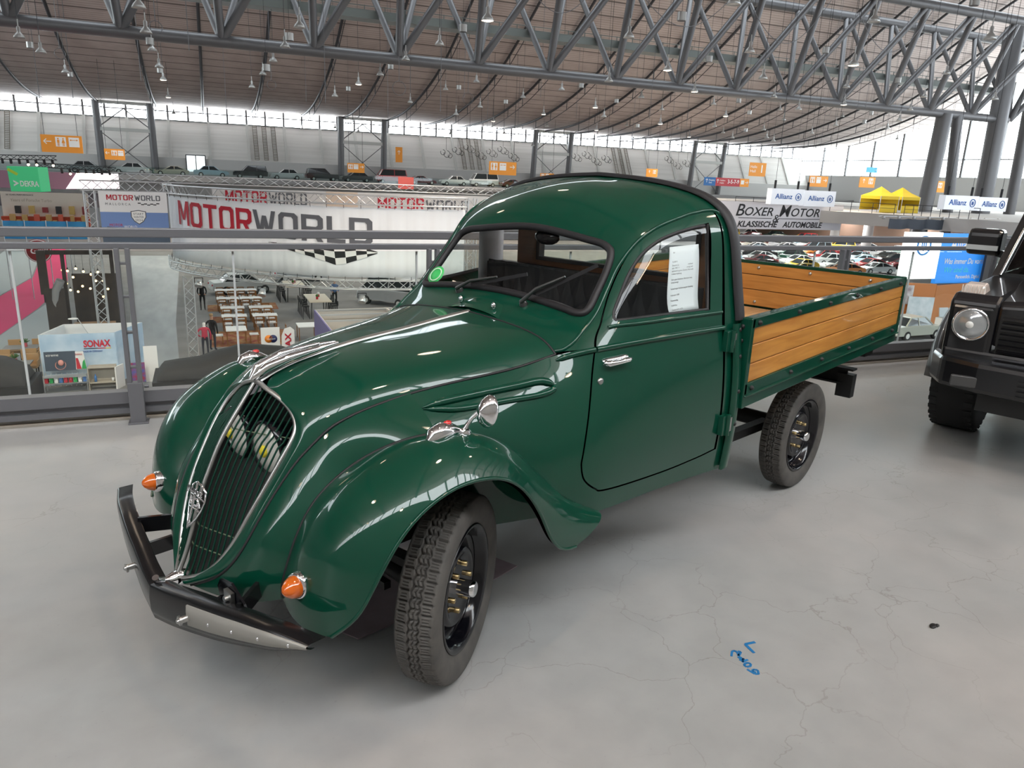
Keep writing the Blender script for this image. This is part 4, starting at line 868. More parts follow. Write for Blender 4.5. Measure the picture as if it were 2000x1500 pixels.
# ---- wheels
def tyre_mesh():
    n, R0 = 840, .325; prof = []      # (lateral, radius, is_tread)
    lat = list(np.linspace(-.056, .056, 57)); vs = []; fs = []
    outer = [(-.058, .3205), (-.066, .312), (-.071, .295), (-.072, .275), (-.069, .252), (-.063, .232), (-.057, .222)]
    cols = [(y, r, 0) for y, r in outer[::-1]]+[(y, R0-.010*(y/.056)**2*.5, 1) for y in lat]+[(-y, r, 0) for y, r in outer]
    tri = lambda x: 2*abs(x-math.floor(x+.5))*2-1
    N = 60
    for i in range(n):
        t = 2*PI*i/n; ph = i/n*N; zz = .0045*tri(ph)
        for y, r, tr in cols:
            if tr:
                d = 0
                for c0 in (-.0155, .0155): d = max(d, 1 if abs(y-c0-zz) < .0032 else 0)
                if abs(y-zz) < .0020: d = max(d, .6)
                fr_ = ph-math.floor(ph)
                if abs(y) < .0165 and abs(fr_-.5) < .09: d = max(d, .7)
                if abs(y) > .024 and fr_ < .17: d = max(d, 1)
                if .030 < abs(y) < .052 and (abs(fr_-.42) < .06 or abs(fr_-.72) < .06): d = max(d, .6)
                r = r-.012*d
            vs.append((r*math.cos(t), y, r*math.sin(t)))
    k = len(cols)
    fs = [(i*k+j, i*k+j+1, ((i+1) % n)*k+j+1, ((i+1) % n)*k+j) for i in range(n) for j in range(k-1)]
    return vs, fs
tv, tf = tyre_mesh()
def make_wheel():
    mb = MB(); mb.lathe([(.214, -.052), (.222, -.048), (.205, -.038), (.192, -.02), (.186, .02), (.200, .042), (.216, .052), (.224, .058), (.221, .063), (.212, .061), (.202, .055), (.194, .040), (.186, .018), (.172, .006), (.158, .008), (.146, .020), (.137, .033), (.124, .037), (.116, .032), (.09, .028), (.06, .030), (0, .030)], 72, 0, (0, 0, 0), (0, 1, 0))
    w = mb.build('wheel', BLACKP, truck)
    mb = MB(); mb.add(tv, [q[::-1] for q in tf], 0, True)
    ty = mb.build('tyre', RUBBER, w, 0, True)
    for i in range(6):
        t = 2*PI*i/6+.3; mb = MB(); p_ = Vector((.080*math.cos(t), .026, .080*math.sin(t))); mb.tube([p_, p_+Vector((0, .018, 0)), p_+Vector((0, .021, 0))], [.0105, .0105, .008], 6); mb.build('lug_nut', BRASS, w)
    mb = MB(); mb.lathe([(.034, .02), (.030, .03), (.029, .075), (.027, .088), (.022, .092), (.018, .091), (0, .091)], 20, 0, (0, 0, 0), (0, 1, 0)); mb.build('hub_cap', CHROME, w)
    return w
w0 = make_wheel(); w0.location = (-.018, .549, .304); w0.rotation_euler = (0, .4, math.radians(27)); w0.scale = (.936,)*3
for loc, rot in (((-.018, -.549, .304), (0, 0, PI+math.radians(24))), ((-2.447, .641, .294), (0, 1.0, 0)), ((-2.447, -.641, .294), (0, 0, PI))):
    w = copy_tree(w0, parent=truck); w.location = loc; w.rotation_euler = rot; w.scale = (.936 if loc[0] > -1 else .905,)*3

# ---- sheets of paper in the windows, tray on the floor, marks
def sheet(uv, off, sd, nq=6, rows=10):
    P = []
    for i in range(rows+1):
        f = i/rows; r0, c0 = (1-f)*uv[0][0]+f*uv[3][0], (1-f)*uv[0][1]+f*uv[3][1]; r1, c1 = (1-f)*uv[1][0]+f*uv[2][0], (1-f)*uv[1][1]+f*uv[2][1]
        P.append([np.array(on_surf(CABX, [((1-q)*r0+q*r1, (1-q)*c0+q*c1)], off+.004*math.sin(f*6), 1, None, sd)[0]) for q in np.linspace(0, 1, nq)])
    return np.array(P)
P = sheet([(4.542, 1.622), (4.554, .796), (2.023, .651), (1.864, 1.18)], -.016, 1)
mb = MB(); mb.grid([[tuple(q) for q in r] for r in P]); o = mb.build('notice_sheet', PAPER); tag(o, 'white typed sales notice taped inside the near door window of the green pickup', 'notice')
so = o.modifiers.new('thick', 'SOLIDIFY'); so.thickness = .0006
for f, txt, w in ((.09, 'Seltener Peugeot 202 UH  Bj. 1947', .66), (.22, 'Zu 80-90 % restauriert', .44), (.27, 'Deutsche Zulassung (H) in Sammlerhand', .68), (.31, 'seit 1997. Motor in Ordnung und', .68), (.35, 'technisch in gutem Zustand. Nur noch', .70), (.39, 'in seltener Ausfuehrung', .32), (.47, 'Sehr gute Substanz. Bremsen neu,', .68), (.51, 'wenig bewegt', .24), (.60, 'Verkauf wegen Verkleinerung der Sammlung', .72), (.69, 'Hubraum 1200', .28), (.77, 'Preisvorschlag', .24), (.85, '15500 Eur', .20), (.93, 'Telefon 0171 4151', .36)):
    L = text_mb(txt, .0085, 0, 1, 0, .0001, 'LEFT'); xs = [q[0] for q in L.v]; wd = max(xs)
    f0 = f*10; i0 = min(9, int(f0)); r = P[i0]*(1-(f0-i0))+P[i0+1]*(f0-i0); A, B = Vector(r[0]), Vector(r[-1]); d = B-A
    if f == .09: A = A+d*.12
    else: A = A+d*.10
    dn = (Vector(P[i0+1][2])-Vector(P[i0][2])).normalized(); x = d.normalized(); nn = x.cross(dn).normalized()
    if nn.y < 0: nn = -nn
    M = Matrix.Identity(4); M.col[0][:3] = x*(w*d.length/wd); M.col[1][:3] = -nn; M.col[2][:3] = -dn; M.translation = A+nn*.0012; L.xform(M); L.build('typed_line', INK, o)
P = [[(-1.19-.17*j/4, -.575+.005*j/4, 1.34-.27*i/4) for j in range(5)] for i in range(5)]
mb = MB(); mb.grid([list(r) for r in P]); o = mb.build('notice_sheet', mat('grey paper', (.52, .53, .57), .8)); tag(o, 'grey sheet seen from behind in the far door window, through the windscreen', 'notice'); so = o.modifiers.new('thick', 'SOLIDIFY'); so.thickness = .001
# drip tray and marks on the floor
mb = MB(); mb.prism([(-.655, .262), (-.508, .272), (.123, .230), (.19, -.03), (.10, -.40), (-.55, -.40)], .004, .008); o = mb.build('drip_tray', noise_mat('stained steel sheet', (.20, .15, .165), (.27, .21, .23), 9, .45, .2), None); tag(o, 'mauve sheet-metal drip tray on the floor under the front of the green pickup', 'tray')
BLUEINK = mat('blue marker paint', (.01, .16, .40), .5)
mb = MB(); th = .0008
def stroke(pts, w=.010):
    for a, b in zip(pts[:-1], pts[1:]): mb.bar((a[0], a[1], th), (b[0], b[1], th), w, .0012)
for P in ([(-.906, 1.207), (-.867, 1.188), (-.843, 1.234)], [(-.766, 1.187), (-.794, 1.175), (-.805, 1.181), (-.799, 1.194), (-.786, 1.204), (-.814, 1.199), (-.809, 1.189)], [(-.775, 1.207), (-.787, 1.212), (-.766, 1.22), (-.786, 1.223), (-.764, 1.229), (-.791, 1.236)],
          [(-.767, 1.24), (-.752, 1.241), (-.75, 1.252), (-.763, 1.259), (-.776, 1.255), (-.775, 1.245), (-.767, 1.24)], [(-.739, 1.259), (-.737, 1.274), (-.735, 1.289), (-.745, 1.298), (-.762, 1.286), (-.753, 1.274), (-.741, 1.277), (-.747, 1.288)]): stroke(P, .008 if len(P) > 3 else .011)
o = mb.build('floor_lettering', BLUEINK); tag(o, 'blue hand-written marker sign on the bare concrete in front of the pickup', 'marking')
mb = MB(); mb.ball((-1.505, 1.635, .004), .022, 0, 10, (1.0, .55, .18)); mb.ball((-1.52, 1.645, .004), .014, 0, 8, (1, .6, .25)); o = mb.build('dark_scrap', BLACKM); tag(o, 'small black scrap lying on the concrete at the right of the blue writing', 'scrap')

# ================================================================== the black off-road car at the right edge
SUVP = mat('anthracite paint', (.006, .006, .0075), .32, 0, .45)
suv = empty('offroad_car', (-4.27, 1.80, 0), 0, 'black boxy off-road car at the right edge of the photo, facing the viewer', 'car')
def prof_loft(name, secs, m_, parent, bevel=.02, mi=None):
    """loft closed sections: each a list of points (same count)"""
    mb = MB(); k = len(secs[0]); vs = [q for s_ in secs for q in s_]
    fs = [(i*k+j, i*k+(j+1) % k, (i+1)*k+(j+1) % k, (i+1)*k+j) for i in range(len(secs)-1) for j in range(k)]
    mb.add(vs, fs+[tuple(range(k))[::-1], tuple(range((len(secs)-1)*k, len(secs)*k))]); return mb.build(name, m_, parent, bevel)
# bonnet with a raised middle, wings left and right, body sides
prof_loft('bonnet', [[(.66, -.53, .74), (.66, .53, .74), (.66, .53, .975), (.66, .38, .985), (.66, -.38, .985), (.66, -.53, .975)], [(.62, -.535, .74), (.62, .535, .74), (.62, .535, 1.0), (.62, .38, 1.02), (.62, -.38, 1.02), (.62, -.535, 1.0)], [(-.42, -.60, .74), (-.42, .60, .74), (-.42, .60, 1.085), (-.42, .44, 1.12), (-.42, -.44, 1.12), (-.42, -.60, 1.085)]], SUVP, suv, .015)
for s in (-1, 1):
    mb = MB(); mb.prism([(.67, .58), (.67, .985), (.60, 1.025), (-.42, 1.065), (-.42, .78), (-.40, .62), (-.30, .80), (-.12, .92), (.12, .92), (.34, .80), (.46, .60)], s*.53, s*.785, 'xz'); mb.build('wing', SUVP, suv, .02)
    mb = MB(); P = []
    for t in np.linspace(.12, PI+.18, 24):
        c, sn = math.cos(t), math.sin(t); P.append([(c*r_, s*y_, .40+sn*r_*1.02) for r_, y_ in ((.43, .76), (.43, .875), (.455, .90), (.50, .89), (.545, .84), (.56, .775))])
    mb.grid(P, 0, s < 0); fl = mb.build('wheel_arch_flare', SUVP, suv); sm_ = fl.modifiers.new('t', 'SOLIDIFY'); sm_.thickness = .015
    mb = MB(); mb.prism([(.675, .60), (.675, .965), (.63, .965), (.63, .60)], s*.545, s*.775, 'xz'); hp = mb.build('headlamp_panel', SUVP, suv, .02)
    c = Vector((.672, s*.655, .852)); mb = MB(); mb.lathe([(.100, 0), (.098, .012), (.088, .016), (.083, .006)], 28, 0, c, (1, 0, 0)); hl = mb.build('headlamp', CHROME, suv)
    mb = MB(); mb.lathe([(.084, .006), (.07, .018), (.045, .026), (0, .03)], 28, 0, c, (1, 0, 0)); mb.build('headlamp_lens', mat('ribbed clear lens', (.40, .42, .43), .12, .5, 1), hl)
    mb = MB(); mb.lathe([(.0, .031), (.02, .03), (.024, .024)], 16, 0, c, (1, 0, 0)); mb.build('bulb', mat('bulb glass', (.75, .75, .72), .2), hl)
    mb = MB(); mb.hexa([(.58, s*.63, 1.015), (.58, s*.765, 1.015), (.44, s*.765, 1.03), (.44, s*.63, 1.03), (.55, s*.645, 1.075), (.55, s*.75, 1.075), (.46, s*.75, 1.085), (.46, s*.645, 1.085)]); ii = mb.build('indicator', mat('clear indicator glass', (.62, .52, .46), .15, 0, 1), suv, .012)
    mb = MB()
    for q in range(9): mb.box((.572-.002, s*(.64+.0145*q), 1.045), (.012, .004, .05))
    mb.build('indicator_ribs', mat('pale ribs', (.7, .66, .6), .3), ii)
    # wheel
    w = MB(); w.lathe([(.20, -.14), (.31, -.145), (.365, -.13), (.38, -.09), (.382, 0), (.38, .09), (.365, .13), (.31, .145), (.22, .14)], 44, 0, (0, 0, 0), (0, 1, 0))
    for q in range(36):
        t = 2*PI*q/36
        for y_ in (-.105, .105): w.box((.378*math.cos(t), y_, .378*math.sin(t)), (.010, .05, .030), 0, Matrix.Rotation(-t, 3, 'Y'))
    for x in (0, -2.85):
        wl = w.build('wheel', mat('black tyre', (.014, .014, .015), .75), suv); wl.location = (x-(.16 if x == 0 else 0), s*.775, .382); r_ = MB(); r_.lathe([(.235, .145*1), (.22, .12), (.15, .08), (.05, .10), (0, .10)], 24, 0, (0, 0, 0), (0, s, 0)); r_.lathe([(.215, .14), (.20, .05), (.19, -.12)], 24, 0, (0, 0, 0), (0, -s, 0)); r_.build('rim', STEEL, wl)
    # cab pillars, doors, mirrors
    mb = MB(); mb.hexa([(-.33, s*.79, 1.06), (-.40, s*.79, 1.06), (-.40, s*.73, 1.06), (-.33, s*.73, 1.06), (-.72, s*.715, 1.60), (-.79, s*.715, 1.60), (-.79, s*.66, 1.60), (-.72, s*.66, 1.60)]); mb.build('windscreen_pillar', SUVP, suv, .01)
    mb = MB(); mb.tube([(-.325, s*.735, 1.07), (-.70, s*.665, 1.575)], .010, 6); mb.build('windscreen_trim', CHROME, suv)
    mb = MB(); mb.prism([(-.40, .50), (-.40, 1.065), (-3.4, 1.065), (-3.4, .62), (-3.30, .5), (-3.2, .80), (-2.98, .92), (-2.72, .92), (-2.5, .80), (-2.4, .45), (-.52, .45)], s*.70, s*.785, 'xz'); mb.build('body_side', SUVP, suv, .012)
    mb = MB(); mb.add([(-.44, s*.775, 1.07), (-3.4, s*.775, 1.07), (-3.38, s*.69, 1.58), (-.80, s*.69, 1.58)], [(0, 1, 2, 3)]); mb.build('side_glass', mat('dark car glass', (.010, .011, .012), .04, 0, 1), suv)
    for x in (-1.35, -2.35, -3.36): mb = MB(); mb.bar((x, s*.782, 1.06), (x, s*.70, 1.58), .07, .03); mb.build('door_pillar', SUVP, suv)
    mb = MB(); mb.prism([(-.70, 1.19), (-.70, 1.33), (-.74, 1.36), (-.86, 1.36), (-.90, 1.32), (-.90, 1.20), (-.86, 1.17), (-.74, 1.17)], s*.84, s*1.06, 'xz'); mr = mb.build('door_mirror', SUVP, suv, .03)
    mb = MB(); mb.box((-.692, s*.95, 1.225), (.02, .20, .035)); mb.build('mirror_signal', mat('clear signal strip', (.6, .62, .62), .2, .3), mr); mb = MB(); mb.bar((-.79, s*.78, 1.17), (-.79, s*.90, 1.20), .06, .05); mb.build('mirror_arm', SUVP, mr)
prof_loft('roof', [[(-.72, -.70, 1.57), (-.72, .70, 1.57), (-.72, .66, 1.64), (-.72, -.66, 1.64)], [(-3.45, -.70, 1.57), (-3.45, .70, 1.57), (-3.45, .66, 1.68), (-3.45, -.66, 1.68)]], SUVP, suv, .03)
mb = MB(); mb.add([(-.36, -.73, 1.08), (-.36, .73, 1.08), (-.74, .67, 1.58), (-.74, -.67, 1.58)], [(0, 1, 2, 3)]); mb.build('windscreen', glass_mat('tinted car glass', (.10, .12, .11), 1.2), suv)
mb = MB(); mb.box((-.40, 0, 1.07), (.10, 1.50, .03)); mb.box((-2.0, 0, .9), (2.8, 1.3, .3)); mb.box((-3.42, 0, 1.1), (.04, 1.5, .9)); mb.build('cab_interior', DARKIN, suv)
# grille, bumper
mb = MB(); mb.box((.655, 0, .815), (.02, 1.02, .235)); gr = mb.build('grille', BLACKM, suv)
for q in range(7):
    mb = MB(); mb.box((.672, 0, .718+.032*q), (.02, 1.0, .013), 0, Matrix.Rotation(.4, 3, 'Y')); mb.build('grille_slat', SUVP, gr)
for q in range(3): mb = MB(); mb.box((.715, 0, .632+.026*q), (.02, 1.0, .010)); mb.build('grille_slat', mat('satin slat', (.10, .10, .11), .2, .7), gr)
mb = MB(); mb.box((.60, 0, .655), (.16, 1.56, .10)); mb.build('front_panel', SUVP, suv, .02)
mb = MB(); mb.prism([(.80, -.55), (.82, -.2), (.82, .2), (.80, .55), (.72, .76), (.55, .85), (.30, .88), (.30, .80), (.50, .76), (.50, -.76), (.30, -.80), (.30, -.88), (.55, -.85), (.72, -.76)], .47, .655); bm = mb.build('bumper', SUVP, suv, .03)
for s in (-1, 1):
    mb = MB(); mb.box((.800, s*.60, .535), (.03, .15, .065), 0, Matrix.Rotation(-s*.25, 3, 'Z')); mb.build('fog_lamp', mat('ribbed fog lamp glass', (.05, .05, .05), .45), bm, .006)
    for q in range(4): mb = MB(); mb.box((.824, s*.25, .50+.028*q), (.01, .18, .012)); mb.build('bumper_slot', BLACKM, bm)
mb = MB(); mb.box((.3, 0, .40), (.7, 1.1, .12)); mb.cyl((0, -.6, .38), (0, .6, .38), .06, 10); mb.bar((-.2, .45, .42), (-3.6, .45, .45), .08, .12); mb.bar((-.2, -.45, .42), (-3.6, -.45, .45), .08, .12); mb.build('underbody', BLACKM, suv)

# ================================================================== the lower hall and its stands
WHITE = mat('white fabric', (.84, .86, .88), .8); WHITEP = mat('white panel', (.75, .75, .75), .6); RED = mat('banner red', (.45, .012, .03), .7); GREYT = mat('banner grey', (.11, .115, .13), .7)
ALU = mat('aluminium truss', (.55, .56, .57), .35, .7); BLK = mat('black letters', (.012, .012, .014), .7); BLUEA = mat('letter blue', (.01, .06, .30), .6)
ORANGE = mat('orange sign', (.80, .30, .03), .6); SIGNW = mat('sign white', (.82, .82, .80), .6)
def hempty(name, a, b, z, label=None, cat=None, group=None, rz=0): return empty(name, H(a, b, z), HROT+rz, label, cat, group)
def truss_mb(pts, w=.29, step=.5, r=.028, rd=.014, upd=(0, 0, 1)):
    """lattice truss along a polyline: four chords and zigzag struts"""
    mb = MB(); pts = [Vector(q) for q in pts]; L = [0]
    for p_, q_ in zip(pts[:-1], pts[1:]): L.append(L[-1]+(q_-p_).length)
    n_ = max(1, int(round(L[-1]/step))); S = []
    for i in range(n_+1):
        t = L[-1]*i/n_; j = min(len(L)-2, max(0, int(np.searchsorted(L, t))-1)); f = (t-L[j])/max(1e-9, L[j+1]-L[j]); S.append(pts[j].lerp(pts[j+1], f))
    fr_ = []
    for i, q_ in enumerate(S):
        d = (S[min(i+1, n_)]-S[max(i-1, 0)]).normalized(); u_ = Vector(upd); s_ = d.cross(u_).normalized(); u_ = s_.cross(d); fr_.append([q_+s_*(x*w/2)+u_*(y*w/2) for x, y in ((-1, -1), (1, -1), (1, 1), (-1, 1))])
    for c in range(4): mb.tube([f[c] for f in fr_], r, 6)
    for i in range(n_):
        for c in range(4):
            c2 = (c+1) % 4; A, B = (fr_[i][c], fr_[i+1][c2]) if i % 2 else (fr_[i][c2], fr_[i+1][c]); mb.tube([A, B], rd, 4, 0, False)
    return mb
def face_text(body, a, z, size, m_, parent, name='lettering', y=-.03, sx=1.0, shear=0, bold=0, width=None, align='CENTER', spacing=1.0):
    t = text_mb(body, size, 0, 1, shear, .004, align, spacing, bold)
    if width: xs = [q[0] for q in t.v]; sx = width/(max(xs)-min(xs))
    t.v = [(q[0]*sx+a, q[1]+y, q[2]+z) for q in t.v]; return t.build(name, m_, parent)
def panel(mb, a, z, w, h, y=0, d=.04, mi=0): return mb.box((a, y, z), (w, d, h), mi)

def block_word(word, x0, x1, z0, z1, y=0.0, t=.20, gap=.16):
    """heavy squared capitals filling a box, as flat strokes in xz"""
    mb = MB(); wd = {'M': 1.15, 'W': 1.25, 'L': .80}; tot_ = sum(wd.get(c, 1.0) for c in word)+gap*(len(word)-1); k = (x1-x0)/tot_; h = z1-z0; x = x0
    def quad(*p): mb.add([(a, y, b) for a, b in p], [tuple(range(len(p)))])
    for c in word:
        w = wd.get(c, 1.0)*k; s_ = t*k*1.25; sz = t*h*.80; X = lambda u: x+u*w; Z = lambda v: z0+v*h
        def rect(a, b, c_, d): 
            n_ = 6
            for i in range(n_): aa, bb = a+(c_-a)*i/n_, a+(c_-a)*(i+1)/n_; quad((aa, b), (bb, b), (bb, d), (aa, d))
        def ring(zb, zt, lround=True):
            ch = .16*w; chz = .12*h; o = [(X(0)+(ch if lround else 0), zb), (X(1)-ch, zb), (X(1), zb+chz), (X(1), zt-chz), (X(1)-ch, zt), (X(0)+(ch if lround else 0), zt), (X(0), zt-(chz if lround else 0)), (X(0), zb+(chz if lround else 0))]
            cx, cz = X(.5), (zb+zt)/2; fx = (w-2*s_)/w; fz = (zt-zb-2*sz)/(zt-zb); q = [(cx+(a-cx)*fx, cz+(b-cz)*fz) for a, b in o]
            for i in range(8): j = (i+1) % 8; quad(o[i], o[j], q[j], q[i])
        if c == 'O': ring(Z(0), Z(1))
        elif c == 'D': ring(Z(0), Z(1), False)
        elif c == 'T': rect(X(0), Z(1)-sz, X(1), Z(1)); rect(X(.5)-s_/2, Z(0), X(.5)+s_/2, Z(1)-sz)
        elif c == 'L': rect(X(0), Z(0), X(0)+s_, Z(1)); rect(X(0)+s_, Z(0), X(1), Z(0)+sz)
        elif c == 'R': ring(Z(.40), Z(1), False); rect(X(0), Z(0), X(0)+s_, Z(.42)); quad((X(.42), Z(.42)), (X(.42)+s_*1.05, Z(.42)), (X(1), Z(0)), (X(1)-s_*1.1, Z(0)))
        elif c == 'W':
            e = s_*.95; q_ = [(0, 1), (.27, 0), (.5, .80), (.73, 0), (1, 1)]
            for (a, b), (a2, b2) in zip(q_[:-1], q_[1:]): xa, xb = X(a*(1-e/w)), X(a2*(1-e/w)); quad((xa, Z(b)), (xa+e, Z(b)), (xb+e, Z(b2)), (xb, Z(b2)))
        elif c in 'MW':
            f = (lambda v: Z(v)) if c == 'M' else (lambda v: Z(1-v)); e = s_*.95
            rect(X(0), Z(0), X(0)+e, Z(1)); rect(X(1)-e, Z(0), X(1), Z(1)); quad((X(0)+e*.2, f(1)), (X(0)+e*1.25, f(1)), (X(.5)+e*.45, f(.22)), (X(.5)-e*.45, f(.22))); quad((X(1)-e*1.25, f(1)), (X(1)-e*.2, f(1)), (X(.5)+e*.45, f(.22)), (X(.5)-e*.45, f(.22)))
        x += w+gap*k
    return mb
# --- curved banner ring
CV = cr_curve([(-1.55, 35.6, 0), (-1.5, 34.5, 0), (-1.30, 33.0, 0), (-.35, 31.0, 0), (1.05, 29.2, 0), (2.4, 27.8, 0), (3.75, 26.6, 0), (5.4, 25.8, 0), (8, 25.4, 0), (10.3, 25.5, 0)], 140)
CL = np.concatenate([[0], np.cumsum(np.linalg.norm(np.diff(CV, axis=0), axis=1))])
def on_curve(s_, off):
    x = np.interp(s_, CL, CV[:, 0]); y = np.interp(s_, CL, CV[:, 1]); x2 = np.interp(s_+.05, CL, CV[:, 0]); y2 = np.interp(s_+.05, CL, CV[:, 1])
    x1 = np.interp(s_-.05, CL, CV[:, 0]); y1 = np.interp(s_-.05, CL, CV[:, 1]); d = np.array([x2-x1, y2-y1]); d = d/max(np.linalg.norm(d), 1e-9); n_ = np.array([d[1], -d[0]]); return x+n_[0]*off, y+n_[1]*off
def s_at(a): return float(np.interp(a, CV[:, 0], CL))
def bend(mb, s0, off): mb.v = [(*on_curve(s0+q[0], off-q[1]), q[2]) for q in mb.v]; return mb
ring = empty('banner_ring', HORG, HROT, 'big curved white MOTORWORLD banner with chequered flag hung from a lattice truss', 'banner')
mb = MB(); P = []
for s_ in np.linspace(0, CL[-1], 160):
    w_ = .018*math.sin(s_*7)+.012*math.sin(s_*17+1); P.append([(*on_curve(s_, w_), z) for z in (.22, -.6, -1.4, -2.0, -2.62)])
mb.grid(P); bn = mb.build('banner_cloth', WHITE, ring); sm_ = bn.modifiers.new('t', 'SOLIDIFY'); sm_.thickness = .012
s0, s1 = s_at(-1.02), s_at(6.35); tot = s1-s0
for txt, m_, f0, f1 in (('MOTOR', RED, 0, .478), ('WORLD', GREYT, .485, 1)):
    t = block_word(txt, s0+f0*tot, s0+f1*tot, -.53, .53, 0, .19); t.v = [(q[0], q[1], q[2]-.46-.28*(q[0]-s0)/tot) for q in t.v]; bend(t, 0, .06); t.build('banner_letters', m_, ring)
ck = MB(); ckw = MB(); rows = [np.linspace(0, 1, 9)]*4
def flagpt(u, v):
    zt = float(np.interp(u, [0, .3, .6, .85, 1], [-1.36, -1.34, -1.30, -1.32, -1.55])); zb = float(np.interp(u, [0, .2, .45, .66, .85, 1], [-1.40, -1.62, -1.86, -2.16, -1.86, -1.62])); return s_at(2.45)+4.75*u+.35*u*(1-u)*(v-.5), zt+(zb-zt)*v
for i in range(11):
    for j in range(3):
        q = [flagpt(u, v) for u, v in ((i/11, j/3), ((i+1)/11, j/3), ((i+1)/11, (j+1)/3), (i/11, (j+1)/3))]; (ck if (i+j) % 2 == 0 else ckw).add([(x, 0, z) for x, z in q], [(0, 1, 2, 3)])
bend(ck, 0, .05); bend(ckw, 0, .05); ck.build('chequered_flag', BLK, ring); ckw.build('flag_white', SIGNW, ring)
for z, nm_ in ((.52, 'top_truss'), (-2.92, 'bottom_truss')): truss_mb([(*on_curve(s_, .05), z) for s_ in np.linspace(0, CL[-1], 60)], .36, .42).build(nm_, ALU, ring)
for k in range(26):
    s_ = CL[-1]*(k+.5)/26; mb = MB()
    for z0, z1 in ((.18, .42), (-2.58, -2.80)): mb = MB(); mb.tube([(*on_curve(s_, .06), z0), (*on_curve(s_, .10), z1)], .010, 4); mb.build('banner_tie', BLK, ring)
for i, (a, b_, z0, z1, lb) in enumerate(((-.85, 30.2, -7, -3.1, 'lattice truss tower standing under the left end of the big curved banner'), (10.75, 26.0, -7, .7, 'lattice truss tower at the right end of the curved banner, seen through the pickup windscreen'), (-4.45, 31.4, -7, .40, 'tall lattice truss tower at the left of the white and blue portal banner'))):
    o = hbuild(truss_mb([(0, 0, z0), (0, 0, z1)], .40, .42, .03, .016, (0, 1, 0)), 'truss_tower', ALU); o.location = H(a, b_, 0); tag(o, lb, 'truss')
o = hbuild(truss_mb([(-4.75, 31.4, .62), (-1.35, 31.4, .62)], .40, .42), 'truss_beam', ALU); tag(o, 'horizontal lattice truss above the white and blue portal banner', 'truss')
o = hbuild(truss_mb([(-4.0, 36, .95), (24, 36, .75)], .36, .6), 'truss_beam', ALU); tag(o, 'long lattice truss running behind the top of the curved banner', 'truss')
# rear side of the ring
rb = hempty('rear_banner', 0, 42, 0, 'grey-white MOTORWORLD banner hanging behind the curved one', 'banner')
mb = MB(); panel(mb, 9.0, -.55, 17, 1.9); mb.build('banner_cloth', mat('grey white fabric', (.60, .59, .58), .85), rb)
block_word('MOTOR', 10.1, 13.1, -.60, .15, -.03).build('banner_letters', RED, rb); block_word('WORLD', 13.2, 16.1, -.68, .07, -.03).build('banner_letters', GREYT, rb)
block_word('MOTOR', 1.2, 3.5, -.42, .3, -.03).build('banner_letters', RED, rb); block_word('WORLD', 3.6, 5.8, -.48, .24, -.03).build('banner_letters', GREYT, rb)
mb = MB(); panel(mb, 7.9, -.4, 1.9, 1.6, -.05); mb.build('lit_panel', mat('warm lit panel', (.62, .50, .40), .8), rb)
# portal banner
pb = hempty('portal_banner', -2.78, 31.2, 0, 'white and blue MOTORWORLD MALLORCA banner hanging in the lattice portal', 'banner')
mb = MB(); panel(mb, 0, -.02, 2.62, .86); panel(mb, 0, -.92, 2.62, .94, 0, .04, 1); pbo = mb.build('banner_cloth', [WHITEP, mat('banner blue', (.16, .26, .52), .7)], pb)
block_word('MOTOR', -1.02, .0, .05, .27, -.03).build('banner_letters', RED, pb); block_word('WORLD', .05, 1.05, .05, .27, -.03).build('banner_letters', GREYT, pb); face_text('MALLORCA', -.60, -.12, .14, GREYT, pb, width=.95, spacing=1.6)
mb = MB()
for i in range(7):
    for j in range(2):
        if (i+j) % 2 == 0: mb.box((.22+.12*i, -.03, -.06-.04*j-.03*math.sin(i*.5)), (.12, .01, .04))
mb.build('chequered_flag', BLK, pb)
SHD = [(-.30, .22), (0, .27), (.30, .22), (.30, -.02), (.18, -.22), (0, -.34), (-.18, -.22), (-.30, -.02)]
mb = MB(); mb.prism([(x+.15, z-.62) for x, z in SHD], -.035, -.025, 'xz'); s_ = mb.build('shield', GREYT, pb); mb = MB(); mb.prism([(x*.88+.15, z*.88-.62) for x, z in SHD], -.045, -.035, 'xz'); mb.build('shield_field', SIGNW, s_)
for t_, z in (('START', -.52), ('WINTER', -.65), ('2024', -.78)): face_text(t_, .15, z, .13, GREYT, pb, y=-.05, width=.40 if t_ != '2024' else .30)
mb = MB(); mb.prism([(-1.1, -1.05), (1.31, -1.38), (1.31, -1.39), (-1.1, -1.39)], -.03, -.022, 'xz'); mb.build('roof_picture', mat('picture grey blue', (.10, .13, .22), .7), pb); face_text('MOTOR', -.75, -1.0, .16, RED, pb, width=.5); face_text('WORLD', -.2, -1.07, .16, SIGNW, pb, width=.5)
mb = MB(); panel(mb, -.0, -1.62, 2.62, .45, .02); mb.build('banner_foot', mat('banner dusk', (.07, .10, .14), .7), pb)

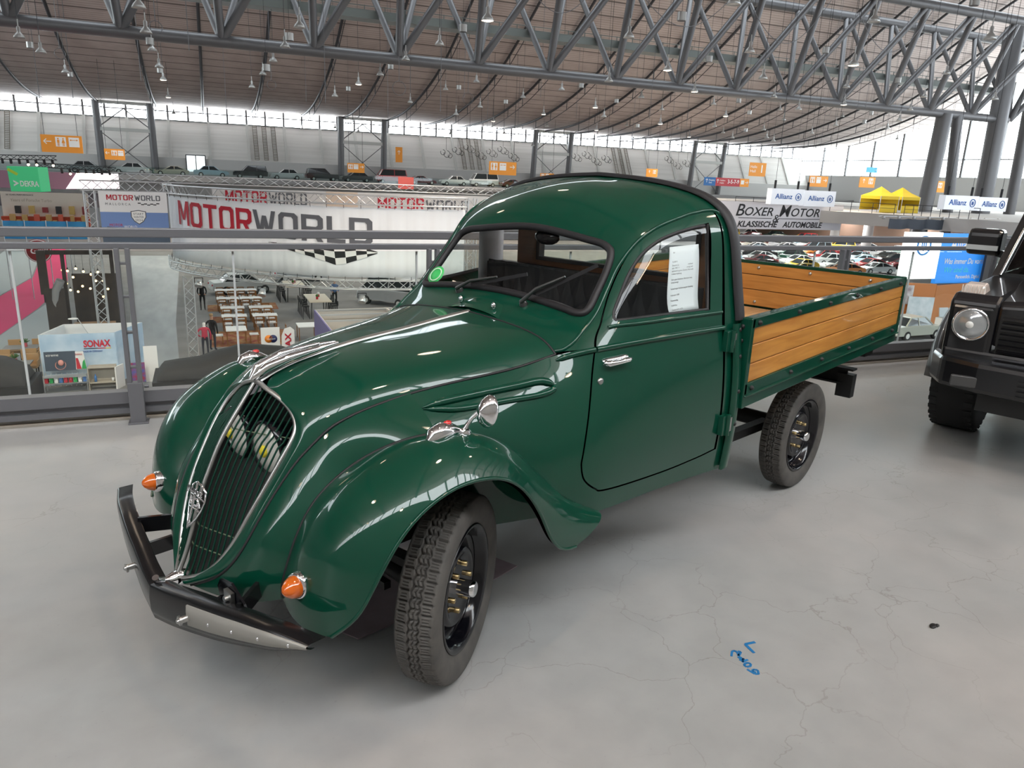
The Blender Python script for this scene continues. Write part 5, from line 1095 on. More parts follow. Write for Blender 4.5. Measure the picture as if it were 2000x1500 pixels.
# --- stand with light blue counter walls
bo = hempty('exhibition_stand', -6.25, 27.6, -7, 'light blue open-topped SONAX stand on the lower floor seen through the railing', 'stand')
SKYB = noise_mat('pale blue print', (.30, .45, .62), (.62, .72, .82), .9, .6)
mb = MB(); panel(mb, 1.32, 1.02, 2.64, 2.04, .0, .05); panel(mb, 3.05, 1.02, .1, 2.04, 0, .001)
mb = MB(); mb.box((1.30, 0, 1.02), (2.6, .06, 2.04)); mb.build('front_wall', SKYB, bo)
mb = MB(); mb.bar((2.6, 0, 1.02), (3.45, 2.0, 1.02), .06, 2.04); mb.build('side_wall', SKYB, bo); mb = MB(); mb.bar((0, 0, 1.02), (.55, 2.1, 1.02), .06, 2.04); mb.build('side_wall', WHITEP, bo); mb = MB(); mb.bar((.55, 2.1, 1.02), (3.45, 2.0, 1.02), .06, 2.04); mb.build('back_wall', WHITEP, bo)
face_text('SONAX', 1.95, 1.62, .38, mat('sonax red', (.55, .01, .03), .6), bo, width=.95, bold=.012, y=-.05); face_text('MADE IN GERMANY', 1.78, 1.32, .11, BLUEA, bo, width=.70, y=-.05)
mb = MB(); mb.box((1.72, -.04, 1.44), (.48, .01, .03), 0); mb.box((2.10, -.04, 1.435), (.28, .01, .03), 1); mb.box((2.33, -.04, 1.43), (.20, .01, .03), 2); mb.build('stripe', [BLK, RED, mat('yellow', (.8, .55, .02), .6)], bo)
lp = hempty('arm_lamp', -5.1, 28.9, -4.96, 'thin white arm lamp clipped on the rim of the light blue stand', 'lamp'); mb = MB(); mb.tube([(.35, 0, -.25), (.05, 0, .35)], .015, 5); mb.build('arm', ALU, lp); mb = MB(); mb.ball((-.12, 0, .37), .16, 0, 12, (1.2, 1, .22)); mb.build('shade', WHITEP, lp)
dr = hempty('display_rack', -5.95, 26.6, -7, 'wire display rack with red and green product packs before the light blue stand', 'rack')
mb = MB(); panel(mb, .45, 1.15, 1.05, .75, .25); mb.build('picture_panel', mat('dark picture', (.05, .07, .10), .5), dr); mb = MB(); mb.prism([(.95, .8), (1.32, .8), (1.25, 1.5), (.98, 1.5)], .2, .24, 'xz'); mb.build('side_panel', mat('rack white', (.7, .7, .7), .6), dr)
mb = MB(); mb.prism([(.98, .82), (1.14, .82), (1.05, 1.25), (.98, 1.25)], .18, .2, 'xz'); mb.build('red_patch', RED, dr); mb = MB(); mb.prism([(1.15, .82), (1.31, .82), (1.27, 1.2), (1.2, 1.1)], .18, .2, 'xz'); mb.build('green_patch', mat('pack green', (.02, .32, .08), .5), dr)
mb = MB(); mb.lathe([(.16, 0), (.19, .02), (.17, .03)], 18, 0, (.45, .2, 1.0), (0, -1, .5)); mb.ball((.47, .17, 1.1), .10, 0, 10, (1, .5, 1.2)); mb.build('picture_figure', mat('picture pink', (.65, .30, .26), .6), dr)
face_text('xtreme', .20, 1.40, .14, SIGNW, dr, width=.42, y=.2); face_text('SONAX', 1.10, 1.40, .1, RED, dr, width=.24, y=.16)
mb = MB()
for z in (.62, .38): 
    mb.box((.62, 0, z), (1.45, .5, .02))
    for x in np.linspace(-.08, 1.32, 9): mb.cyl((x, -.25, z-.1), (x, .25, z+.05), .012, 5)
for x in (-.1, 1.34):
    for y in (-.25, .25): mb.cyl((x, y, 0), (x, y, .72), .015, 5)
mb.build('wire_shelf', ALU, dr)
for k in range(9):
    mb = MB(); mb.box((-.02+.16*k, -.1, .50), (.12, .2, .20)); mb.build('pack', (RED, mat('pack green', (.02, .32, .08), .5), WHITEP, mat('pack blue', (.05, .15, .4), .5), RED)[k % 5], dr, .01)
sh_ = hempty('shelf_unit', -4.45, 26.7, -7, 'beige shelf unit with slanted side in front of the light blue stand', 'shelf'); BEI = mat('beige board', (.42, .38, .32), .7)
mb = MB(); mb.box((.35, .25, .45), (.95, .03, .9)); mb.box((.35, 0, .9), (.95, .5, .03)); mb.box((.35, 0, .3), (.95, .5, .03)); mb.box((-.12, 0, .45), (.03, .5, .9)); mb.build('carcass', BEI, sh_); mb = MB(); mb.bar((.82, -.25, .45), (1.05, .3, .45), .05, .9); mb.build('slanted_side', WHITEP, sh_)
o = hbuild(MB().lathe([(0, 0), (.05, 0), (.05, .2), (.02, .24), (.02, .30), (0, .3)], 12), 'spray_bottle', mat('bottle blue', (.04, .16, .42), .3)); o.location = H(-4.35, 26.6, -6.68); tag(o, 'blue bottle standing on the beige shelf unit', 'bottle')
o = hbuild(MB().lathe([(0, 0), (.035, 0), (.05, .13), (0, .13)], 12), 'paper_cup', WHITEP); o.location = H(-3.75, 26.6, -6.68); tag(o, 'white paper cup on the beige shelf unit beside the bottle', 'cup')
pc = hempty('poster_case', -3.25, 27.0, -7, 'dark poster case with colourful pictures behind the railing post', 'poster'); mb = MB(); panel(mb, .35, .5, .55, .8); mb.build('picture', noise_mat('colour picture', (.35, .03, .03), (.05, .12, .4), 5, .6), pc); mb = MB(); panel(mb, .85, .75, .5, 1.5, .3); mb.build('white_board', WHITEP, pc)
for a, b_, w_, lb in ((-8.6, 25.6, 4.6, 'black cloth-covered car at the far left below the railing'), (.75, 25.2, 5.6, 'black cloth-covered car on a dark base beside the light blue stand')):
    cv = hempty('covered_car', a, b_, -7, lb, 'car'); mb = MB(); P = []
    for i in range(49):
        t = i/48*2-1; h_ = .80+float(np.interp(t, [-1, -.93, -.75, -.45, -.25, .05, .35, .65, .85, .97, 1], [.10, .42, .52, .58, .82, 1.02, 1.0, .86, .62, .45, .1]))+.015*math.sin(t*11); P.append([(t*w_/2, y, z) for y, z in ((-.9, .80), (-.88, .80+(h_-.8)*.55), (-.62, .80+(h_-.8)*.92), (0, h_), (.62, .80+(h_-.8)*.92), (.88, .80+(h_-.8)*.55), (.9, .80))])
    mb.grid(P); mb.build('cloth_cover', mat('black cover cloth', (.022, .022, .023), .75), cv); mb = MB(); mb.box((0, 0, .40), (w_+.3, 2.3, .80)); mb.build('base', mat('dark base', (.012, .012, .013), .5), cv)
# floor coverings
def sheet_floor(name, pts, m_, lb, z=-7.0, h_=.004):
    mb = MB(); mb.prism(pts, z, z+h_); return tag(hbuild(mb, name, m_), lb, 'carpet')
sheet_floor('carpet_runner', [(-12.7, 45), (-9.95, 38), (-9.6, 46), (-9.75, 58), (-13.6, 84), (-15.4, 84), (-12.3, 60)], mat('pink carpet', (.62, .03, .13), .9), 'bright pink carpet runner along the aisle at the left')
sheet_floor('floor_lane', [(-14.5, 40), (-12.8, 44.9), (-12.4, 60), (-15.6, 84.5), (-18.5, 84.5)], mat('pale lane', (.36, .38, .38), .7), 'pale grey floor lane left of the pink runner')
sheet_floor('floor_lane', [(-9.9, 37.9), (-8.2, 30), (-6.6, 30), (-9.2, 52), (-9.5, 46)], mat('pale lane', (.36, .38, .38), .7), 'pale grey floor lane right of the pink runner')
sheet_floor('floor_lane', [(-3.2, 26), (-1.3, 26), (-1.9, 40), (-2.5, 75), (-6.9, 75), (-4.2, 40)], noise_mat('lit carpet lane', (.20, .215, .225), (.30, .315, .325), 1.5, .4, 0, 3, 0, (1, .2, 1)), 'lighter painted strip of lit carpet aisle beside the dark bar stand')  # same hall carpet, the light on this aisle put into a paler colour
RUG = noise_mat('red patterned rug', (.22, .035, .025), (.34, .20, .08), 3.2, .95, 0, 2)
for a0, b0, a1, b1, lb in ((-.2, 43.2, .9, 45.6, 'far left'), (-.1, 39.5, 1.0, 41.4, 'middle left'), (-.1, 33.2, 3.9, 37.0, 'under the near dining tables'), (0, 28.5, 3.6, 32, 'nearest the railing'), (2.6, 43.5, 4.0, 46, 'far right')):
    sheet_floor('rug', [(a0, b0), (a1, b0), (a1, b1), (a0, b1)], RUG, 'red patterned oriental rug in the food court, %s' % lb)
# food court furniture
CHW = mat('brown chair wood', (.26, .11, .03), .5); CHT = mat('tan chair shell', (.42, .25, .11), .6)
def make_table(w, d, h_, label, top=WHITEP):
    t = empty('dining_table', (0, 0, 0), HROT, label, 'table'); mb = MB(); mb.box((0, 0, h_-.02), (w, d, .04)); mb.build('table_top', top, t)
    for x in (-1, 1):
        for y in (-1, 1): mb = MB(); mb.box((x*(w/2-.06), y*(d/2-.06), (h_-.04)/2), (.05, .05, h_-.04)); mb.build('leg', CHW, t)
    return t
def make_chair(label, seatm, wood):
    c = empty('dining_chair', (0, 0, 0), HROT, label, 'chair', 'wooden chairs of the food court'); mb = MB(); mb.box((0, 0, .45), (.44, .44, .045)); mb.build('seat', seatm, c)
    mb = MB(); mb.box((0, .21, .64), (.42, .03, .06)); mb.box((0, .21, .80), (.44, .03, .06)); mb.box((-.19, .21, .64), (.04, .03, .38)); mb.box((.19, .21, .64), (.04, .03, .38)); mb.build('backrest', wood, c)
    for x in (-.19, .19):
        for y in (-.19, .19): mb = MB(); mb.box((x, y, .215), (.045, .045, .43)); mb.build('leg', wood, c)
    return c
def make_stool(label):
    c = empty('bar_stool', (0, 0, 0), HROT, label, 'stool', 'black bar stools at the high tables'); mb = MB(); mb.box((0, 0, .78), (.36, .36, .05)); mb.box((0, .17, .92), (.36, .03, .24)); mb.build('seat', BLK, c)
    for x in (-.16, .16):
        for y in (-.16, .16): mb = MB(); mb.bar((x*.8, y*.8, .76), (x*1.2, y*1.2, 0), .03, .03); mb.build('leg', BLK, c)
    mb = MB(); mb.box((0, -.17, .3), (.36, .02, .02)); mb.build('foot_rest', BLK, c); return c
t0 = make_table(1.30, .80, .77, ''); c0 = make_chair('', WHITEP, CHW); s0_ = make_stool('')
first = {'t': t0, 'c': c0, 's': s0_}
def put(kind, a, b_, z, label, rz=0, scale=None):
    o = first[kind]; z += .005
    if o.get('used'): o = copy_tree(o, H(a, b_, z), HROT+rz, label, None, scale)
    else: o['used'] = 1; o.location = H(a, b_, z); o.rotation_euler = (0, 0, HROT+rz); o['label'] = label
    if scale is not None: o.scale = scale
    return o
rown = ['farthest', 'second farthest', 'third', 'fourth']
for i, (b_, aa) in enumerate(((46.9, (.95, 2.25)), (43.5, (1.0, 2.35)), (40.1, (1.15, 2.7)), (37.5, (1.15, 2.75)))):
    for j, a in enumerate(aa):
        sd_ = ('left', 'right')[j]
        put('t', a, b_, -7, 'white-topped dining table, %s row of the food court, %s one' % (rown[i], sd_))
        for k, (dx, dy, rz) in enumerate(((-.33, -.62, PI), (.33, -.62, PI), (-.33, .62, 0), (.33, .62, 0))):
            put('c', a+dx, b_+dy, -7, 'brown wooden chair at the %s white table of the %s row, %s %s' % (sd_, rown[i], ('near', 'near', 'far', 'far')[k], ('left', 'right')[k % 2]), rz)
for a, b_, lb in ((1.1, 33.9, 'square white dining table on the rug nearest the railing, left one'), (4.6, 34.2, 'square white dining table near the roll-up display, right one')):
    put('t', a, b_, -7, lb, 0, (.75, 1.5, 1))
    for dx, rz, n_ in ((-.85, PI/2, 'left'), (.85, -PI/2, 'right')): put('c', a+dx, b_, -7, 'light wooden chair on the %s side of the %s' % (n_, ('left square table' if a < 2 else 'right square table near the roll-up')), rz)
HTW = mat('pale wood top', (.62, .55, .44), .5)
for i, (a, b_) in enumerate(((5.35, 47.2), (6.1, 41.0))):
    t = hempty('high_table', a, b_, -7, 'high pale-topped bar table in the food court, %s one' % ('far', 'near')[i], 'table'); mb = MB(); mb.box((0, 0, 1.05), (1.3, 3.0, .06)); mb.build('table_top', HTW, t)
    for x in (-.5, .5):
        for y in (-1.2, 1.2): mb = MB(); mb.bar((x, y, 1.02), (x*1.1, y*1.05, 0), .05, .05); mb.build('leg', BLK, t)
    for j in range(4):
        for x, rz, sd_ in ((-.85, PI/2, 'left'), (.85, -PI/2, 'right')): put('s', a+x, b_-1.2+.8*j, -7, 'black bar stool on the %s of the %s high table, %s from the front' % (sd_, ('far', 'near')[i], ('first', 'second', 'third', 'fourth')[j]), rz)
    for j in range(2):
        p = hempty('condiment_pot', a-.1+.2*j, b_-.6+.9*j, -5.92, 'red-labelled pot on the %s high table, %s one' % (('far', 'near')[i], ('front', 'back')[j]), 'pot'); mb = MB(); mb.cyl((0, 0, 0), (0, 0, .16), .07, 10); mb.build('pot', RED, p); mb = MB(); mb.ball((0, 0, .22), .09, 0, 8); mb.build('contents', WHITEP if j else mat('herb green', (.05, .14, .03), .8), p)
for i, (a, b_, w_, lb) in enumerate(((-7.5, 28.6, 1.4, 'grey cafe table with a potted herb at the far left'), (-7.7, 31.6, 1.3, 'grey cafe table behind the light blue stand at the left'))):
    t = hempty('cafe_table', a, b_, -7, lb, 'table'); mb = MB(); mb.box((0, 0, .74), (w_, .8, .04)); mb.build('table_top', mat('grey table top', (.22, .21, .2), .5), t); mb = MB(); mb.cyl((0, 0, .02), (0, 0, .72), .05, 8); mb.box((0, 0, .02), (.5, .5, .03)); mb.build('pedestal', BLK, t)
    p = hempty('potted_herb', a+.15, b_, -6.24, 'small herb in a pink tin on the %s grey cafe table' % ('near', 'far')[i], 'plant'); mb = MB(); mb.cyl((0, 0, 0), (0, 0, .17), .08, 10); mb.build('tin', mat('pink tin', (.55, .10, .12), .5), p); mb = MB()
    for k in range(26): d = Vector((random.uniform(-1, 1), random.uniform(-1, 1), random.uniform(.2, 1))).normalized(); q = Vector((0, 0, .18)); mb.bar(q, q+d*.2, .035, .012)
    mb.build('leaves', mat('herb green', (.05, .14, .03), .8), p)
    for dx, dy, rz, n_ in ((-.5, -.75, PI, 'front left'), (.45, -.75, PI, 'front right'), (-.4, .75, 0, 'back left'), (.5, .75, 0, 'back right')):
        c = hempty('armchair', a+dx, b_+dy, -7, 'tan leather armchair at the %s of the %s cafe table' % (n_, ('near', 'far')[i]), 'chair', None, rz)
        mb = MB(); mb.box((0, 0, .42), (.55, .52, .10)); mb.build('seat', CHT, c, .02); mb = MB(); mb.box((0, .26, .66), (.58, .06, .46)); mb.box((-.28, 0, .56), (.05, .5, .22)); mb.box((.28, 0, .56), (.05, .5, .22)); mb.build('backrest', CHT, c, .02)
        for x in (-.22, .22):
            for y in (-.2, .2): mb = MB(); mb.box((x, y, .18), (.04, .04, .37)); mb.build('leg', BLK, c)
# open white booth and roll-up displays
ob = hempty('open_booth', 4.35, 26.9, -7, 'open-topped beige booth with a purple outer wall right of the roll-up displays', 'stand')
CRE = mat('cream booth wall', (.62, .56, .50), .7); PUR = mat('purple booth wall', (.16, .14, .32), .7)
for nm_, p_, q_, m_ in (('back_wall', (0, 2.0), (7, 2.0), CRE), ('side_wall', (0, -3.5), (0, 2.0), PUR), ('partition', (3.3, -3.4), (3.3, 2.0), CRE), ('side_wall', (7, -3.5), (7, 2), CRE)):
    mb = MB(); mb.bar((p_[0], p_[1], 1.25), (q_[0], q_[1], 1.25), .06, 2.5); mb.build(nm_, m_, ob)
mb = MB(); mb.bar((.05, -3.5, 1.3), (.05, 1.9, 1.3), .05, 2.35); mb.build('inner_lining', CRE, ob)
mb = MB(); mb.box((3.5, -.6, 2.46), (7, .06, .06)); mb.box((3.5, .8, 2.46), (7, .06, .06)); mb.box((3.5, 1.95, 2.46), (7, .1, .06)); mb.build('ceiling_rail', ALU, ob)
mb = MB(); mb.prism([(-2.6, .9), (-2.0, .6), (-1.6, 1.2), (-2.3, 1.5)], -.05, -.035, 'yz'); mb.build('pink_mark', mat('pink print', (.6, .08, .3), .6), ob)
ru = hempty('rollup_display', 1.95, 27.6, -7, 'white roll-up display with an orange and blue round emblem', 'display'); mb = MB(); panel(mb, .34, 1.02, .78, 2.0, 0, .02); mb.build('sheet', WHITEP, ru); mb = MB(); panel(mb, .34, .02, .9, .08, 0, .2); mb.build('base', ALU, ru)
for x, m_ in ((.27, mat('emblem orange', (.75, .22, .02), .6)), (.45, mat('emblem navy', (.02, .03, .12), .6))): mb = MB(); mb.lathe([(0, .012), (.17, .012), (.17, 0)], 22, 0, (x, -.012, 1.52), (0, -1, 0)); mb.build('emblem_disc', m_, ru)
face_text('mastercard', .36, 1.52, .09, SIGNW, ru, width=.34, y=-.03)
mb = MB(); mb.prism([(-.05, .1), (.73, .1), (.73, .45), (.55, .85), (.3, 1.05), (-.05, 1.1)], -.02, -.012, 'xz'); mb.build('car_picture', noise_mat('blue car picture', (.06, .07, .25), (.14, .15, .38), 4, .5), ru); face_text('Classic cars', .2, .92, .07, SIGNW, ru, width=.4)
fl = hempty('beach_flag', 2.95, 27.3, -7, 'white SONAX feather flag right of the roll-up display', 'flag'); mb = MB(); mb.prism([(-.25, .3), (.25, .3), (.33, 1.7), (.30, 1.95), (.15, 2.08), (-.10, 2.0), (-.22, 1.7)], 0, .015, 'xz'); mb.build('cloth', WHITEP, fl); mb = MB(); mb.cyl((.3, 0, 0), (.33, 0, 1.9), .015, 6); mb.build('pole', ALU, fl)
t = text_mb('SONAX', .48, 0, 1, 0, .004, 'CENTER', 1, .015); xs = [q[0] for q in t.v]; k = 1.45/(max(xs)-min(xs)); t.v = [(-q[2]*.72+.06, q[1]-.02, q[0]*k+1.08) for q in t.v]; t.build('lettering', RED, fl)
# bar stand with bulbs, round sign
bs_ = hempty('bar_stand', -7.2, 34.0, -7, 'dark timber bar stand with shelves and strings of glowing bulbs behind the light blue stand', 'stand'); TIM = noise_mat('black brown timber', (.018, .014, .012), (.04, .03, .024), 3, .7)
for x0, x1, z0, z1, y in ((.2, 1.0, 0, 2.9, .0), (1.2, 2.9, 0, 1.05, .2), (0, .35, 2.6, 4.6, .3), (.95, 1.1, 0, 4.6, .2), (2.9, 3.05, 0, 4.6, .6), (0, 3.0, 4.4, 4.6, .5)): mb = MB(); panel(mb, (x0+x1)/2, (z0+z1)/2, x1-x0, z1-z0, y, .12); mb.build('timber_frame', TIM, bs_)
mb = MB(); panel(mb, 2.0, 1.6, 2.2, 3.2, 3.0); mb.build('back_wall', TIM, bs_); mb = MB(); mb.box((2.0, 1.0, 1.05), (1.9, .7, .05)); mb.build('bar_top', mat('bar wood', (.28, .16, .08), .5), bs_)
mb = MB(); mb.tube([(.75, .2, 1.5), (.55, .1, 2.2), (.65, 0, 2.8), (.9, -.1, 3.3)], .18, 8); mb.build('steel_pipe', ALU, bs_)
BULB = mat('glowing bulb', (1, .7, .35), .3, emit=(1.0, .62, .25), es=7)
for i, (a, z) in enumerate(((-6.45, -3.45), (-6.25, -3.5), (-5.9, -3.4), (-5.6, -3.55), (-5.3, -3.7), (-5.0, -3.6), (-6.4, -4.15), (-6.1, -3.85), (-5.75, -4.3), (-4.85, -4.05), (-6.3, -4.5), (-5.45, -4.45), (-6.0, -4.6), (-4.7, -4.5), (-5.2, -4.1), (-4.95, -4.9))):
    p = hempty('string_bulb', a, 35.6+.06*i, z, 'glowing round bulb hanging in the dark bar stand', 'bulb', 'glowing bulbs of the dark bar stand'); mb = MB(); mb.ball((0, 0, 0), .055, 0, 10); mb.build('globe', BULB, p); mb = MB(); mb.cyl((0, 0, .07), (0, 0, .16), .03, 6); mb.cyl((0, 0, .16), (0, 0, .8), .006, 4); mb.build('socket', BLK, p)
gs = hempty('round_sign', -9.55, 48, -3.8, 'round dark red Grill sign with a pale rim at the left', 'sign'); mb = MB(); mb.lathe([(0, .05), (.70, .05), (.72, 0)], 32, 0, (0, 0, 0), (0, -1, 0)); mb.build('disc', mat('sign dark red', (.28, .015, .02), .5), gs); mb = MB(); mb.tube([(.66*math.cos(t), -.055, .66*math.sin(t)) for t in np.linspace(0, 2*PI, 33)[:-1]], .03, 6, 0, False, True); mb.build('rim', SIGNW, gs); face_text('Grill', 0, 0, .52, SIGNW, gs, width=.95, shear=.25, y=-.06, bold=.01); mb = MB(); mb.cyl((0, .05, -3.2), (0, .05, -.7), .05, 6); mb.build('pole', BLK, gs)
# left-hand stalls
dk = hempty('hanging_cube', -9.95, 45, -.19, 'green DEKRA cube hanging at the left', 'sign'); GRN = mat('sign green', (.03, .36, .14), .5, emit=(.03, .36, .14), es=.5)
mb = MB(); mb.hexa([(0, 0, 0), (1.45, 0, 0), (1.72, 1.4, 0), (.25, 1.4, 0), (-.06, 0, 1.36), (1.42, 0, 1.36), (1.70, 1.4, 1.36), (.22, 1.4, 1.36)]); mb.build('cube', GRN, dk, .02); face_text('DEKRA', .93, .42, .42, SIGNW, dk, width=.90, bold=.01, y=-.02); mb = MB(); mb.prism([(.18, .28), (.44, .45), (.18, .62), (.18, .52), (.30, .45), (.18, .38)], -.03, -.01, 'xz'); mb.build('triangle_mark', SIGNW, dk); mb = MB(); mb.bar((-.02, -.02, 1.2), (.42, -.02, .92), .01, .15); mb.build('lime_stripe', mat('lime', (.45, .62, .03), .5), dk)
pw = hempty('back_wall_panel', -11.9, 52, -2.6, 'cream stall wall lettered Years of Porsche Turbo above red shelves', 'stand'); mb = MB(); panel(mb, 2.4, 1.3, 4.9, 1.7); mb.build('wall', mat('cream lit wall', (.72, .66, .58), .7), pw); face_text('Years of Porsche Turbo', 1.6, 1.62, .26, mat('letter beige', (.45, .38, .3), .7), pw, width=2.3); face_text('50 YEARS PERFORMANCE', 1.0, 1.95, .13, BLK, pw, width=1.5)
mb = MB(); panel(mb, 2.4, .25, 4.9, .75, -.4, .5); mb.build('red_shelf', mat('shelf red', (.42, .06, .02), .7), pw)
for k in range(14):
    col = random.choice([(.5, .5, .48), (.08, .08, .09), (.5, .3, .1), (.1, .2, .4), (.6, .1, .05)]); o = hbuild(MB().box((0, 0, .16), (random.uniform(.2, .30), .3, random.uniform(.3, .5))), 'framed_picture', mat('stall goods %d' % (k % 5), col, .6)); o.location = H(-11.6+.33*k, 51.1, -2.55+.35*(k % 2)); tag(o, 'small boxed collectable on the red shelves of the cream stall', 'goods', 'boxed goods on the red stall shelves')
for k in range(6):
    o = hbuild(MB().box((0, 0, .18), (.30, .3, random.uniform(.3, .55))), 'model_toy', mat('stall toy %d' % (k % 3), ((.02, .02, .02), (.5, .35, .1), (.25, .03, .03))[k % 3], .6)); o.location = H(-11.0+.75*k, 51.5, -1.72); tag(o, 'dark toy figure standing on the ledge of the cream stall', 'toy', 'toys on the ledge of the cream stall')
bf = hempty('barrier', -11.5, 49.3, -3.2, 'light blue cloth barrier in front of the red stall shelves', 'barrier'); mb = MB()
P = [[(x, .05*math.sin(x*6), z) for z in (0, 1.1)] for x in np.linspace(0, 4.6, 60)]; mb.grid(P); mb.build('cloth', mat('barrier blue', (.04, .28, .55), .7), bf)
for x in (0, 1.15, 2.3, 3.45, 4.6): mb = MB(); mb.cyl((x, 0, -3.78), (x, 0, 1.15), .03, 6); mb.build('post', ALU, bf)
fa = hempty('fascia', -17, 75, -.9, 'purple and white lit fascia high above the left stalls', 'stand'); mb = MB(); panel(mb, 3, .7, 6.5, 1.5); mb.build('purple_panel', mat('fascia purple', (.20, .10, .14), .6), fa); mb = MB(); mb.prism([(5.4, 0), (9.8, .15), (9.8, 1.5), (6.4, 1.45)], -.08, -.05, 'xz'); mb.build('lit_panel', mat('fascia lit', (.8, .72, .76), .5, emit=(1, .85, .9), es=1.1), fa); mb = MB(); panel(mb, 5, -1.0, 11, 1.3, .5); mb.build('dark_shelf', mat('fascia dark', (.06, .055, .06), .7), fa)
lt_ = hempty('lighting_truss', -13.5, 60, 1.3, 'black lighting truss with glowing spotlights above the green cube', 'truss'); merge_ = truss_mb([(0, 0, .35), (3.7, 0, .45)], .3, .4, .03, .018); merge_.build('truss', BLK, lt_); truss_mb([(2.2, 1.5, -.1), (7.4, 1.5, -.25)], .3, .4, .03, .018).build('truss', BLK, lt_)
for k in range(14):
    mb = MB(); x = .3+.52*k; z = .1 if x < 3.6 else -.45; mb.cyl((x, -.1, z+.15), (x+.05, -.25, z-.15), .09, 8); sp_ = mb.build('spotlight', BLK, lt_)
    if k in (3, 4, 6, 8, 9, 10, 11): mb = MB(); mb.ball((x+.06, -.28, z-.2), .085, 0, 8); mb.build('lamp_lens', mat('spot glow', (1, .8, .6), .3, emit=(1, .72, .45), es=14), sp_)
# people
SKIN = mat('skin', (.45, .26, .18), .6)
def person(a, b_, z, rz, label, top, trousers, hair, mann=False, pose=0):
    p = hempty('person', a, b_, z, label, 'person', None, rz)
    vs = [(0, 0, .95), (0, 0, 1.15), (0, 0, 1.40), (0, 0, 1.52), (0, .0, 1.62), (0, 0, 1.74), (-.10, 0, .90), (-.11, 0, .50), (-.11, 0, .07), (-.12, -.12, .03), (.10, 0, .90), (.11, .02, .50), (.11, .05, .07), (.12, -.07, .03), (-.20, 0, 1.40), (-.26, .02, 1.14), (-.20, -.14, .98), (-.10, -.20, .98), (.20, 0, 1.40), (.26, .02, 1.14), (.20, -.14, .98), (.10, -.20, 1.0)]
    if pose: vs[15], vs[16], vs[17] = (-.28, .03, 1.14), (-.27, -.02, .92), (-.26, -.05, .82); vs[19], vs[20], vs[21] = (.38, .03, 1.18), (.24, -.05, 1.02), (.18, -.06, 1.0)
    ed = [(0, 1), (1, 2), (2, 3), (3, 4), (4, 5), (0, 6), (6, 7), (7, 8), (8, 9), (0, 10), (10, 11), (11, 12), (12, 13), (2, 14), (14, 15), (15, 16), (16, 17), (2, 18), (18, 19), (19, 20), (20, 21)]
    rad = [.15, .14, .15, .06, .085, .085, .09, .065, .045, .045, .09, .065, .045, .045, .065, .05, .04, .038, .065, .05, .04, .038]
    me = bpy.data.meshes.new('body'); me.from_pydata(vs, ed, []); o = bpy.data.objects.new('body', me); COL.objects.link(o); o.parent = p
    for m_ in (top, trousers, SKIN if not mann else WHITEP): me.materials.append(m_)
    sk = o.modifiers.new('skin', 'SKIN'); sk.use_smooth_shade = True
    for v, r_ in zip(me.skin_vertices[0].data, rad): v.radius = (r_, r_*.85)
    me.skin_vertices[0].data[0].use_root = True; o.modifiers.new('sub', 'SUBSURF').levels = 1; o.modifiers['sub'].render_levels = 1
    dg = bpy.context.evaluated_depsgraph_get(); m2 = bpy.data.meshes.new_from_object(o.evaluated_get(dg)); bpy.data.objects.remove(o)
    for pl_ in m2.polygons:
        z_ = pl_.center.z; x_ = abs(pl_.center.x); pl_.material_index = 2 if z_ > 1.50 or (pl_.center.y < -.15 and z_ > .9) else (0 if z_ > .98 or x_ > .19 else 1); pl_.use_smooth = True
    o = bpy.data.objects.new('body', m2); COL.objects.link(o); o.parent = p
    if hair: mb = MB(); mb.ball((0, .015, 1.735), .098, 0, 12, (.95, 1.05, .85)); mb.build('hair', hair, p)
    return p
BLKC = mat('black clothes', (.012, .012, .014), .85); HAIRD = mat('dark hair', (.03, .02, .015), .6)
person(-.46, 43.9, -7, 0, 'person in black clothes walking with folded hands past the dining tables', BLKC, BLKC, HAIRD)
p = person(-.36, 31.4, -7, PI, 'white mannequin in a red T-shirt and dark jeans at the foot of the truss tower', mat('red shirt', (.48, .05, .09), .8), mat('dark jeans', (.04, .045, .06), .9), None, True, 1); p.name = 'mannequin'; p['category'] = 'mannequin'; p.scale = (.93,)*3
person(-.02, 32.6, -7, PI*.8, 'person in a dark jacket with a shoulder bag behind the mannequin', BLKC, mat('dark jeans', (.04, .045, .06), .9), mat('fair hair', (.3, .2, .1), .6), False, 1)
person(7.6, 43.9, -7, 0, 'person in a blue shirt standing at the high tables', mat('blue shirt', (.08, .14, .28), .8), BLKC, HAIRD)
person(48.0, 31.2, -7, PI, 'person in a dark suit standing at the orange counter behind the off-road car', BLKC, BLKC, mat('fair hair', (.3, .2, .1), .6), False, 1)

for i, (a, lb) in enumerate(((-.35, 'silver stage lamp hanging under the left end of the curved banner truss'), (2.15, 'silver stage lamp hanging under the middle of the curved banner truss'), (5.9, 'silver stage lamp hanging under the right part of the curved banner truss'))):
    x, y = on_curve(s_at(a), .1); o = hempty('stage_lamp', x, y, -3.52, lb, 'lamp'); o.scale = (.72,)*3; mb = MB(); mb.lathe([(.0, .22), (.16, .20), (.20, .0), (.24, -.20), (.20, -.22), (0, -.1)], 14, 0, (0, 0, 0), (.2, .5, .8)); mb.build('lamp_head', ALU, o); mb = MB(); mb.bar((-.24, 0, .05), (-.24, 0, .35), .04, .04); mb.bar((.24, 0, .05), (.24, 0, .35), .04, .04); mb.bar((-.26, 0, .35), (.26, 0, .35), .04, .04); mb.build('yoke', BLK, o)

